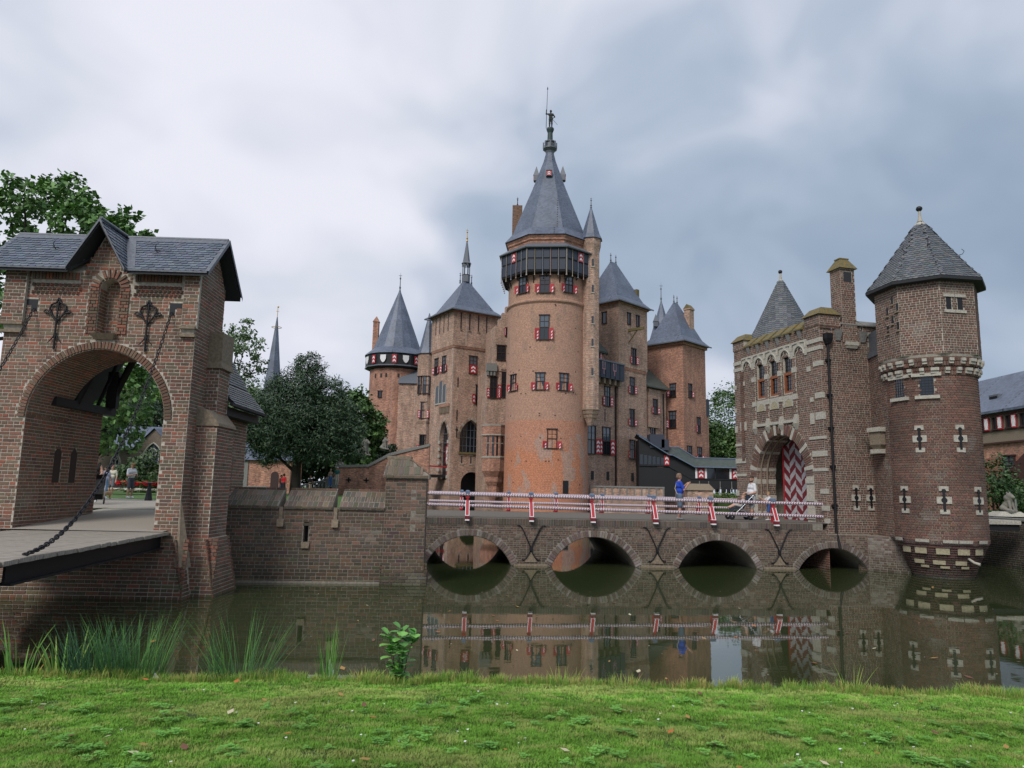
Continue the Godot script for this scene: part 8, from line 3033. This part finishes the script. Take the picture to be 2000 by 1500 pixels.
# ------------------------------------------------------------------ people
func stroller(label: String, at: Vector3, turn: float, cover: Color, baby: bool) -> void:
	var t := thing("stroller", label, "stroller", at, turn, "")
	var fr := MB.new()
	for sx in [-0.24, 0.24]:
		fr.tube([Vector3(sx, 0.12, 0.42), Vector3(sx, 0.45, 0.05), Vector3(sx, 1.0, -0.48)], 0.017, 0.017, 6)
		fr.tube([Vector3(sx, 0.13, -0.34), Vector3(sx, 0.48, 0.02)], 0.017, 0.017, 6)
		fr.tube([Vector3(sx, 0.13, -0.34), Vector3(sx, 0.16, 0.36)], 0.012, 0.012, 5)
	fr.tube([Vector3(-0.24, 1.0, -0.48), Vector3(0.24, 1.0, -0.48)], 0.02, 0.02, 6)
	mat("alloy", Color(0.45, 0.46, 0.48), 0.3, null, 0.7)
	part(t, "frame", fr, M.alloy)
	for x in [-0.25, 0.25]:
		for z in [-0.34, 0.42]:
			var wh := MB.new()
			wh.lathe([Vector2(0.03, -0.025), Vector2(0.11, -0.025), Vector2(0.125, 0), Vector2(0.11, 0.025), Vector2(0.03, 0.025)], 14)
			part(t, "wheel", wh, M.iron).transform = Transform3D(Basis(Vector3.FORWARD, PI / 2), Vector3(x, 0.125, z))
	var key := "cover %.2f" % cover.b
	mat(key, cover, 0.9)
	var sh := MB.new()
	sh.prism(PackedVector2Array([Vector2(-0.36, 0.86), Vector2(-0.30, 0.90), Vector2(0.0, 0.52), Vector2(0.34, 0.50), Vector2(0.42, 0.36), Vector2(0.36, 0.34), Vector2(0.30, 0.42), Vector2(-0.06, 0.42)]), -0.21, 0.21, Transform3D(Basis(Vector3(0, 0, 1), Vector3.UP, Vector3(1, 0, 0)), Vector3.ZERO))
	part(t, "seat", sh, M[key])
	var cn := MB.new()
	for i in 6:
		var a0 := 1.75 + i * 0.25
		var a1 := a0 + 0.25
		var p0 := Vector3(0, 0.68 + 0.38 * sin(a0), -0.12 + 0.38 * cos(a0))
		var p1 := Vector3(0, 0.68 + 0.38 * sin(a1), -0.12 + 0.38 * cos(a1))
		var x := Vector3(0.23, 0, 0)
		cn.quad(p0 - x, p0 + x, p1 + x, p1 - x)
		for s in [-1.0, 1.0]:
			cn.tri(p0 + x * s, p1 + x * s, Vector3(0.21 * s, 0.66, -0.12))
	part(t, "canopy", cn, M[key])
	var bk := MB.new()
	bk.box2(Vector3(-0.2, 0.16, -0.30), Vector3(0.2, 0.34, 0.22))
	part(t, "basket", bk, M[key])
	if baby:
		var b := thing("person", "small child sitting with bare legs out in the stroller on the bridge", "person", at + Vector3(0, 0, 0), turn)
		var sk := Color(0.48, 0.28, 0.21)
		var tp := Color(0.42, 0.40, 0.38)
		put(b, "body", body_mesh([[Vector3(0, 0.58, -0.05), Vector3(0, 0.78, -0.16), 0.1, 0.09, tp], [Vector3(0, 0.92, -0.18), Vector3(0, 0.9, -0.16), 0.095, 0.085, sk], [Vector3(0, 0.96, -0.2), Vector3(0, 0.95, -0.2), 0.09, 0.09, Color(0.2, 0.13, 0.07)],
			[Vector3(-0.07, 0.56, 0), Vector3(-0.08, 0.60, 0.22), 0.065, 0.055, tp], [Vector3(0.07, 0.56, 0), Vector3(0.08, 0.60, 0.22), 0.065, 0.055, tp], [Vector3(-0.08, 0.60, 0.22), Vector3(-0.09, 0.50, 0.44), 0.05, 0.038, sk], [Vector3(0.08, 0.60, 0.22), Vector3(0.09, 0.50, 0.44), 0.05, 0.038, sk],
			[Vector3(-0.12, 0.74, -0.1), Vector3(-0.1, 0.64, 0.1), 0.04, 0.03, sk], [Vector3(0.12, 0.74, -0.1), Vector3(0.1, 0.64, 0.1), 0.04, 0.03, sk]], 0.018, 0.03, M.cloth))


func people() -> void:
	rng.seed = 5
	var skin := Color(0.44, 0.25, 0.18)
	var phone_arms := [[Vector3(-0.27, 1.14, 0.10), Vector3(-0.10, 1.36, 0.32)], [Vector3(0.27, 1.14, 0.10), Vector3(0.07, 1.38, 0.34)]]
	var m := person("bald man in a blue T-shirt and grey shorts photographing from the bridge", Vector3(6.62, 1.735, -28.3), deg_to_rad(96), 1.80, {"top": Color(0.012, 0.055, 0.42), "leg": Color(0.10, 0.14, 0.19), "skin": skin, "haired": true, "hair": Color(0.20, 0.125, 0.09), "arms": phone_arms, "wide": 1.12, "belly": 0.025, "shoe": Color(0.3, 0.3, 0.3), "step": 0.06}, 0.018)
	var ph := MB.new()
	ph.box(Vector3.ZERO, Vector3(0.15, 0.075, 0.01))
	var p := thing("phone", "dark phone held up by the man in blue", "phone", Vector3(7.0, 1.735 + 1.46, -28.33), deg_to_rad(96))
	part(p, "case", ph, M.iron)
	var strap := MB.new()
	strap.tube([Vector3(0.14, 1.46, -0.05), Vector3(0.02, 1.2, -0.17), Vector3(-0.15, 0.98, -0.13)], 0.014, 0.014, 5)
	part(m, "bag_strap", strap, M.stone)
	person("man in a white polo shirt looking back beside the stroller on the bridge", Vector3(10.0, 1.735, -29.9), deg_to_rad(-82), 1.80, {"top": Color(0.62, 0.62, 0.64), "leg": Color(0.42, 0.42, 0.42), "skin": skin, "hair": Color(0.05, 0.03, 0.02), "beard": true, "turn": 0.7, "arms": [[Vector3(-0.30, 1.12, 0.02), Vector3(-0.12, 1.06, 0.26)], [Vector3(0.30, 1.10, 0.0), Vector3(0.2, 1.02, 0.26)]], "wide": 1.12, "belly": 0.035, "shorts": true, "step": 0.1}, 0.018)
	person("blond child in a white T-shirt pushing the stroller on the bridge", Vector3(10.62, 1.735, -29.75), deg_to_rad(-88), 1.16, {"top": Color(0.58, 0.58, 0.60), "leg": Color(0.03, 0.08, 0.24), "skin": Color(0.5, 0.3, 0.22), "hair": Color(0.30, 0.19, 0.085), "arms": [[Vector3(-0.24, 1.2, 0.22), Vector3(-0.14, 1.36, 0.52)], [Vector3(0.24, 1.2, 0.22), Vector3(0.14, 1.36, 0.52)]], "wide": 0.95, "step": 0.12})
	stroller("dark blue stroller with a child being pushed along the bridge", Vector3(9.45, 1.735, -29.8), deg_to_rad(-88), Color(0.02, 0.028, 0.045), true)
	var rest := [[Vector3(-0.26, 1.12, 0.0), Vector3(-0.25, 0.88, 0.1)], [Vector3(0.26, 1.12, 0.0), Vector3(0.25, 0.88, 0.1)]]
	var push := [[Vector3(-0.26, 1.12, 0.08), Vector3(-0.2, 1.04, 0.36)], [Vector3(0.26, 1.12, 0.08), Vector3(0.2, 1.04, 0.36)]]
	var down := [[Vector3(-0.25, 1.10, 0.06), Vector3(-0.06, 1.18, 0.28)], [Vector3(0.25, 1.10, 0.06), Vector3(0.06, 1.18, 0.28)]]
	person("woman in a black sleeveless top behind the black stroller under the gate arch", Vector3(-16.0, 1.95, -27.9), 0.35, 1.76, {"top": Color(0.012, 0.012, 0.014), "leg": Color(0.03, 0.03, 0.035), "skin": skin, "hair": Color(0.10, 0.06, 0.03), "arms": push, "sleeve": false, "shorts": false, "wide": 0.88})
	stroller("black stroller with raised hood on the gravel under the gate arch", Vector3(-14.95, 1.95, -26.3), 0.5, Color(0.012, 0.012, 0.012), false)
	person("person in a lilac T-shirt and pale jeans bending beside the man in a cap", Vector3(-19.9, 1.95, -35.6), 0.9, 1.60, {"top": Color(0.50, 0.50, 0.66), "leg": Color(0.16, 0.28, 0.45), "skin": skin, "hair": Color(0.04, 0.03, 0.025), "arms": rest, "shorts": false, "wide": 0.95, "look": 0.6}, 0.024)
	person("bearded man in a cream T-shirt, grey shorts and pink cap on the gravel", Vector3(-24.3, 1.95, -44.2), 0.25, 1.82, {"top": Color(0.55, 0.52, 0.42), "leg": Color(0.12, 0.13, 0.15), "skin": skin, "hair": Color(0.28, 0.10, 0.11), "beard": false, "arms": rest, "step": 0.12, "wide": 1.08}, 0.026)
	person("tall boy in a white T-shirt and dark shorts looking down at his hands", Vector3(-19.2, 1.95, -36.7), 1.1, 1.80, {"top": Color(0.58, 0.60, 0.64), "leg": Color(0.06, 0.065, 0.085), "skin": skin, "hair": Color(0.20, 0.11, 0.045), "arms": down, "look": 0.7, "shoe": Color(0.7, 0.7, 0.75)}, 0.024)
	person("person in a coral shirt left of the yew trunk", Vector3(-19.75, 1.95, -62.5), 1.2, 1.7, {"top": Color(0.55, 0.18, 0.12), "leg": Color(0.08, 0.12, 0.25), "arms": rest, "shorts": false}, 0.035)
	person("person in a bright red shirt and black trousers at the yew trunk", Vector3(-19.05, 1.95, -61.0), 2.6, 1.8, {"top": Color(0.55, 0.02, 0.03), "leg": Color(0.015, 0.015, 0.02), "arms": rest, "shorts": true}, 0.035)
	person("woman in a black top and cream trousers right of the yew trunk", Vector3(-16.95, 1.95, -61.5), 1.2, 1.7, {"top": Color(0.02, 0.02, 0.025), "leg": Color(0.5, 0.38, 0.28), "arms": down, "shorts": false, "wide": 0.9}, 0.035)
	person("person in a blue skirt on the stone stairs", Vector3(-16.6, 2.7, -66.9), -2.4, 1.65, {"top": Color(0.40, 0.28, 0.22), "leg": Color(0.06, 0.16, 0.42), "hair": Color(0.4, 0.3, 0.2), "arms": rest, "shorts": false}, 0.035)
	person("person in a green top and white hat on the stone stairs", Vector3(-16.0, 2.9, -66.9), 0.4, 1.65, {"top": Color(0.03, 0.15, 0.14), "leg": Color(0.55, 0.5, 0.42), "hair": Color(0.62, 0.6, 0.56), "arms": rest, "shorts": false}, 0.035)
	# small dog
	var tan1 := Color(0.48, 0.30, 0.16)
	var d := thing("dog", "small tan dog on the gravel beside the person in pale jeans", "dog", Vector3(-18.6, 1.95, -33.6), 2.4)
	var bones := [[Vector3(0, 0.27, -0.14), Vector3(0, 0.29, 0.12), 0.075, 0.095, tan1], [Vector3(0, 0.32, 0.14), Vector3(0, 0.42, 0.2), 0.06, 0.05, tan1], [Vector3(0, 0.44, 0.2), Vector3(0, 0.42, 0.30), 0.06, 0.032, tan1], [Vector3(0, 0.33, -0.18), Vector3(0, 0.44, -0.26), 0.022, 0.014, tan1]]
	for sx in [-0.05, 0.05]:
		bones.append([Vector3(sx, 0.48, 0.18), Vector3(sx * 1.3, 0.52, 0.17), 0.025, 0.012, tan1])
		bones.append([Vector3(sx, 0.24, 0.12), Vector3(sx, 0.13, 0.10), 0.04, 0.024, tan1])
		bones.append([Vector3(sx, 0.13, 0.10), Vector3(sx, 0.02, 0.12), 0.022, 0.02, tan1])
		bones.append([Vector3(sx, 0.26, -0.13), Vector3(sx, 0.17, -0.09), 0.055, 0.032, tan1])
		bones.append([Vector3(sx, 0.17, -0.09), Vector3(sx, 0.10, -0.18), 0.026, 0.02, tan1])
		bones.append([Vector3(sx, 0.10, -0.18), Vector3(sx, 0.02, -0.15), 0.02, 0.02, tan1])
	put(d, "body", body_mesh(bones, 0.016, 0.025, M.cloth))


# ------------------------------------------------------------------ the bank in front
func bank_y(x: float, z: float) -> float:
	var y := 1.15 + 0.02 * sin(x * 0.7 + 1.0) - maxf(0.0, -z - 4.4) * 0.085 + 0.03 * noise.get_noise_2d(x * 22.0, z * 22.0)
	var edge := -7.26 + 0.10 * sin(x * 0.9) + 0.12 * noise.get_noise_2d(x * 14.0, 40.0)
	if z < edge:
		y -= (edge - z) * 3.2
	return y


func tuft(n: int, h: float, w: float, spread: float, lean: float, m: Material) -> ArrayMesh:
	var st := MB.new()
	for i in n:
		var a := rng.randf() * TAU
		var b := Vector3(cos(a), 0, sin(a)) * spread * sqrt(rng.randf())
		var d := Vector3(cos(a + rng.randf_range(-1, 1)), 0, sin(a + rng.randf_range(-1, 1))) * lean * rng.randf_range(0.3, 1.2)
		var hh := h * rng.randf_range(0.6, 1.1)
		var s := Vector3(-d.z, 0, d.x).normalized() * w
		if s == Vector3.ZERO:
			s = Vector3(w, 0, 0)
		var mid := b + Vector3.UP * hh * 0.6 + d * hh * 0.4
		var tip := b + Vector3.UP * hh * 0.9 + d * hh
		var g := rng.randf_range(0.8, 1.2)
		st.col = Color(g, g, g * 0.95)
		st.quad(b - s, b + s, mid + s * 0.7, mid - s * 0.7)
		st.tri(mid - s * 0.7, mid + s * 0.7, tip)
	return mesh_of([[st, m]])


func scatter(called: String, label: String, mesh: Mesh, xfs: Array, cols: Array) -> void:
	var mm := MultiMesh.new()
	mm.transform_format = MultiMesh.TRANSFORM_3D
	mm.use_colors = true
	mm.mesh = mesh
	mm.instance_count = xfs.size()
	for i in xfs.size():
		mm.set_instance_transform(i, xfs[i])
		mm.set_instance_color(i, cols[i])
	var o := MultiMeshInstance3D.new()
	o.name = numbered(called)
	o.multimesh = mm
	add_child(o)
	tag(o, label, "", "", "stuff")


func blade_clump(t: Node3D, called: String, n: int, h: float, w: float, r: float, lean: float, cols: Array, curve := 0.5) -> void:
	var st := MB.new()
	for i in n:
		var a := rng.randf() * TAU
		var b := Vector3(cos(a) * r, 0, sin(a) * r * 0.6) * sqrt(rng.randf())
		var a2 := a + rng.randf_range(-0.9, 0.9)
		var d := Vector3(cos(a2), 0, sin(a2) * 0.7) * lean * rng.randf_range(0.15, 1.1)
		var hh := h * rng.randf_range(0.45, 1.05)
		var c: Color = cols[rng.randi() % cols.size()]
		var g := rng.randf_range(0.75, 1.25)
		st.col = Color(c.r * g, c.g * g, c.b * g)
		var s := Vector3(cos(a2 + 1.5), 0, sin(a2 + 1.5)).lerp(Vector3(1, 0, 0), 0.5).normalized() * w
		var last := b
		var ls := s
		for k in 4:
			var f := (k + 1) / 4.0
			var p := b + Vector3.UP * hh * (f - curve * 0.25 * f * f) + d * hh * (f * (1 - curve) + curve * f * f)
			var ns := s * (1.0 - f * 0.85) if k < 3 else Vector3.ZERO
			if k < 3:
				st.quad(last - ls, last + ls, p + ns, p - ns)
			else:
				st.tri(last - ls, last + ls, p)
			last = p
			ls = ns
	put(t, called, mesh_of([[st, M.blade]]))


func bank() -> void:
	rng.seed = 77
	var st := MB.new()
	var xs := []
	for i in 121:
		xs.append(-15.0 + i * 0.25)
	var zs := []
	for i in 28:
		zs.append(9.0 - i * 0.5)
	for i in 26:
		zs.append(-4.75 - i * 0.12)
	var grid := []
	for z in zs:
		var row := []
		for x in xs:
			var far: float = x * (1.0 if absf(x) < 14.9 else 12.0)
			row.append(Vector3(far, bank_y(x, z), z))
		grid.append(row)
	for i in zs.size() - 1:
		for j in xs.size() - 1:
			st.quad(grid[i][j], grid[i][j + 1], grid[i + 1][j + 1], grid[i + 1][j])
	tag(part(self, "bank", st, M.soil), "", "", "", "structure")
	# mown grass
	var t1 := tuft(13, 0.030, 0.0020, 0.03, 0.8, M.blade)
	var xf := []
	var cols := []
	var pal := [Color(0.15, 0.30, 0.045), Color(0.18, 0.36, 0.054), Color(0.125, 0.26, 0.042), Color(0.24, 0.35, 0.07), Color(0.33, 0.34, 0.12)]
	for i in 110000:
		var z := -7.32 + 4.6 * pow(rng.randf(), 0.9)
		var x := rng.randf_range(-1, 1) * (0.78 * absf(z) + 0.5)
		var y := bank_y(x, z)
		if y < 0.6:
			continue
		var patch := noise.get_noise_2d(x * 16.0, z * 30.0)
		var fine := noise.get_noise_2d(x * 70.0 + 200.0, z * 90.0)
		var c: Color = pal[rng.randi() % 3]
		if fine > 0.22:
			c = c.lerp(pal[4], 0.55)
		var dry := clampf(noise.get_noise_2d(x * 9.0 - 300.0, z * 26.0) * 2.2 - 0.3, 0.0, 0.55)
		c = c.lerp(pal[4], dry)
		var g := 1.05 + patch * 0.5
		if z < -6.3:
			g *= 1.25
		cols.append(Color(c.r * g, c.g * g, c.b * g))
		var s := rng.randf_range(0.6, 1.15) * (1.0 + 0.25 * fine)
		xf.append(Transform3D(Basis(Vector3.UP, rng.randf() * TAU).scaled(Vector3(s, s * rng.randf_range(0.6, 1.0), s)), Vector3(x, y - 0.004, z)))
	scatter("grass", "short mown grass of the near bank", t1, xf, cols)
	# longer fringe along the water
	var t2 := tuft(16, 0.12, 0.0028, 0.05, 0.8, M.blade)
	xf = []
	cols = []
	for i in 2600:
		var x := rng.randf_range(-6.2, 6.2)
		var z := -7.25 + rng.randf_range(-0.22, 0.2)
		var y := bank_y(x, z)
		if y < 0.3:
			continue
		var k := 0.5 + 0.5 * noise.get_noise_2d(x * 30.0, 7.0)
		var c: Color = [Color(0.22, 0.38, 0.07), Color(0.30, 0.40, 0.10), Color(0.18, 0.33, 0.06), Color(0.42, 0.38, 0.13)][rng.randi() % 4]
		cols.append(c)
		var s := rng.randf_range(0.4, 0.9) * (0.5 + k)
		xf.append(Transform3D(Basis(Vector3.UP, rng.randf() * TAU).scaled(Vector3.ONE * s), Vector3(x, y, z)))
	scatter("fringe_grass", "longer grass along the water's edge", t2, xf, cols)
	# clover and other broad weeds
	var lf := MB.new()
	for i in 7:
		var a := rng.randf() * TAU
		var c := Vector3(cos(a), 0, sin(a)) * 0.03 * rng.randf() + Vector3(0, 0.018 + 0.012 * rng.randf(), 0)
		for k in 3:
			var b := a + TAU * k / 3.0
			var d := Vector3(cos(b), 0.25, sin(b)) * 0.013
			var s := Vector3(-sin(b), 0, cos(b)) * 0.007
			lf.quad(c, c + d * 0.6 + s, c + d * 1.2, c + d * 0.6 - s)
	xf = []
	cols = []
	for i in 4200:
		var z := rng.randf_range(-6.4, -3.0)
		var x := rng.randf_range(-1, 1) * (0.78 * absf(z) + 0.4)
		if rng.randf() < 0.2 or noise.get_noise_2d(x * 90.0, z * 90.0) < -0.05 or noise.get_noise_2d(x * 34.0 + 90.0, z * 44.0) < 0.02 + (-z - 3.0) * 0.06:
			continue
		xf.append(Transform3D(Basis(Vector3.UP, rng.randf() * TAU).scaled(Vector3.ONE * rng.randf_range(0.9, 1.8)), Vector3(x, bank_y(x, z), z)))
		var g := rng.randf_range(0.7, 1.2)
		cols.append(Color(0.16 * g, 0.36 * g, 0.075 * g))
	scatter("clover", "patches of clover and broad weeds in the lawn", mesh_of([[lf, M.blade]]), xf, cols)
	# daisies
	var ds := MB.new()
	for i in 8:
		var a := TAU * i / 8.0
		ds.tri(Vector3(0, 0.035, 0), Vector3(cos(a) * 0.011, 0.037, sin(a) * 0.011), Vector3(cos(a + 0.6) * 0.011, 0.037, sin(a + 0.6) * 0.011))
	ds.tube([Vector3.ZERO, Vector3(0, 0.035, 0)], 0.001, 0.001, 3)
	xf = []
	cols = []
	for i in 100:
		var z := rng.randf_range(-6.6, -3.4)
		var x := rng.randf_range(-1, 1) * 0.75 * absf(z)
		xf.append(Transform3D(Basis(rand_dir(), 0.3).scaled(Vector3.ONE * rng.randf_range(0.55, 0.9)), Vector3(x, bank_y(x, z), z)))
		cols.append(Color(0.8, 0.8, 0.76))
	scatter("daisies", "small white daisies dotted over the lawn", mesh_of([[ds, M.cloth]]), xf, cols)
	# fallen leaves on lawn and water
	var fl := MB.new()
	fl.quad(Vector3(-0.03, 0, 0), Vector3(0.0, 0.006, 0.018), Vector3(0.035, 0.012, 0), Vector3(0, 0.004, -0.02))
	xf = []
	cols = []
	for i in 110:
		var on_water := i < 62
		var z := rng.randf_range(-24, -8.2) if on_water else rng.randf_range(-7.0, -3.6)
		var x := rng.randf_range(-0.55, 0.7) * absf(z) if on_water else rng.randf_range(-0.7, 0.7) * absf(z)
		var y := 0.004 if on_water else bank_y(x, z) + 0.03
		xf.append(Transform3D(Basis(Vector3.UP, rng.randf() * TAU).scaled(Vector3.ONE * rng.randf_range(0.8, 2.0) * (1.2 if on_water else 0.7)), Vector3(x, y, z)))
		cols.append([Color(0.42, 0.13, 0.03), Color(0.35, 0.20, 0.06), Color(0.16, 0.07, 0.04), Color(0.5, 0.45, 0.3)][rng.randi() % 4])
	for i in 170:
		var z := rng.randf_range(-25, -8.0)
		xf.append(Transform3D(Basis(Vector3.UP, rng.randf() * TAU).scaled(Vector3.ONE * rng.randf_range(0.25, 0.6)), Vector3(rng.randf_range(-0.5, 0.72) * absf(z), 0.003, z)))
		cols.append(Color(0.45, 0.43, 0.34) * rng.randf_range(0.6, 1.2))
	scatter("fallen_leaves", "orange and brown leaves on the lawn and afloat on the moat", mesh_of([[fl, M.cloth]]), xf, cols)
	# water plants at the edge
	var rush := [Color(0.075, 0.17, 0.065), Color(0.10, 0.215, 0.075), Color(0.125, 0.27, 0.07), Color(0.06, 0.135, 0.06)]
	var iris := [Color(0.19, 0.37, 0.08), Color(0.14, 0.30, 0.08), Color(0.28, 0.40, 0.10)]
	for q in [[-4.72, "tall iris blades at the left end of the bank", 16, 0.66], [-4.30, "iris blades with yellowing tips, second clump from the left", 18, 0.66]]:
		var t := thing("iris_clump", q[1], "plant", Vector3(q[0], 0.80, -7.3), 0, "water plants along the bank")
		blade_clump(t, "blade", q[2], q[3], 0.014, 0.16, 0.45, iris)
		blade_clump(t, "withered_blade", 3, 0.4, 0.010, 0.15, 0.9, [Color(0.42, 0.24, 0.08)])
	var r1 := thing("rush_clump", "thick dark rush clump, largest plant on the bank", "plant", Vector3(-3.62, 0.82, -7.28), 0, "water plants along the bank")
	blade_clump(r1, "stalk", 260, 0.74, 0.0048, 0.33, 0.45, rush, 0.3)
	var r1b := thing("rush_clump", "bluish rush clump just left of the thickest one", "plant", Vector3(-3.98, 0.82, -7.26), 0, "water plants along the bank")
	blade_clump(r1b, "stalk", 170, 0.66, 0.0048, 0.24, 0.6, [Color(0.075, 0.16, 0.09), Color(0.055, 0.13, 0.075)], 0.3)
	var r2 := thing("rush_clump", "fan-shaped rush clump near the brick base of the gate tower's reflection", "plant", Vector3(-2.58, 0.82, -7.26), 0, "water plants along the bank")
	blade_clump(r2, "stalk", 130, 0.80, 0.0042, 0.27, 0.75, rush, 0.25)
	var r3 := thing("rush_clump", "thin upright tuft of rushes left of the leafy sapling", "plant", Vector3(-1.72, 0.82, -7.25), 0, "water plants along the bank")
	blade_clump(r3, "stalk", 46, 0.70, 0.0045, 0.09, 0.28, [Color(0.12, 0.29, 0.06), Color(0.15, 0.33, 0.07)], 0.3)
	var r4 := thing("grass_tuft", "small yellowish grass tuft between thin rushes and sapling", "plant", Vector3(-1.36, 0.86, -7.22), 0, "water plants along the bank")
	blade_clump(r4, "blade", 70, 0.2, 0.004, 0.1, 0.7, [Color(0.48, 0.48, 0.13), Color(0.36, 0.42, 0.11)], 0.4)
	for q in [[0.55, "pale grass tuft at the water's edge right of the sapling", 0.2], [1.15, "grass tuft leaning over the water before the bridge's middle", 0.17], [3.3, "long grass stalks before the round tower's reflection", 0.34]]:
		var t := thing("grass_tuft", q[1], "plant", Vector3(q[0], 0.86, -7.26), 0, "water plants along the bank")
		blade_clump(t, "blade", 60 if q[2] < 0.3 else 18, q[2] * 1.2, 0.0035, 0.14, 0.6, [Color(0.25, 0.38, 0.08), Color(0.36, 0.42, 0.11)], 0.4)
	# leafy sapling
	var sp := thing("sapling", "leafy green sapling with round leaves on the water's edge", "sapling", Vector3(-1.03, 0.84, -7.25))
	var stems := MB.new()
	var lm := []
	for v in 3:
		var l := MB.new()
		var c := Color(0.14, 0.36, 0.07) if v == 0 else (Color(0.19, 0.44, 0.09) if v == 1 else Color(0.10, 0.27, 0.055))
		l.col = c
		var ribs := [Vector3(0, 0, 0), Vector3(0.022, 0.006, 0.02), Vector3(0.03, 0.007, 0.045), Vector3(0.022, 0.004, 0.066), Vector3(0, -0.006, 0.072)]
		for i in 4:
			var a: Vector3 = ribs[i]
			var b: Vector3 = ribs[i + 1]
			for sx in [-1.0, 1.0]:
				l.quad(Vector3(0, a.y - 0.008 * sin(a.z * 40), a.z), Vector3(a.x * sx, a.y, a.z), Vector3(b.x * sx, b.y, b.z), Vector3(0, b.y - 0.008 * sin(b.z * 40), b.z))
		lm.append(mesh_of([[l, M.leaf]]))
	for i in 7:
		var a := TAU * i / 7.0 + rng.randf_range(-0.3, 0.3)
		var top := Vector3(cos(a) * rng.randf_range(0.05, 0.15), rng.randf_range(0.34, 0.58), sin(a) * 0.1)
		stems.tube([Vector3(cos(a) * 0.02, -0.05, sin(a) * 0.02), top * 0.5 + Vector3(0, 0.02, 0), top], 0.006, 0.0025, 5)
		for k in 18:
			var f := 0.12 + 0.88 * k / 17.0
			var b := rng.randf() * TAU
			var p: Vector3 = (top * 0.5 + Vector3(0, 0.02, 0)).lerp(top, f) if f > 0.5 else top * f
			put(sp, "leaf", lm[rng.randi() % 3]).transform = Transform3D((Basis(Vector3.UP, b) * Basis(Vector3.RIGHT, rng.randf_range(-0.75, 0.2))).scaled(Vector3.ONE * rng.randf_range(1.0, 1.7)), p)
	part(sp, "stem", stems, M.bark)
	var sc := thing("paper_scrap", "crumpled white scrap caught in the grass at the water's edge", "litter", Vector3(-3.36, 0.88, -7.22))
	var s2 := MB.new()
	s2.tri(Vector3(-0.03, 0, 0), Vector3(0.02, 0.0, 0.02), Vector3(-0.01, 0.07, 0.0))
	s2.tri(Vector3(0.02, 0, 0.02), Vector3(0.045, 0.01, 0), Vector3(-0.01, 0.07, 0.0))
	s2.tri(Vector3(0.02, -0.03, 0.02), Vector3(0.05, -0.02, 0.01), Vector3(0.03, 0.03, 0.0))
	part(sc, "sheet", s2, M.white)
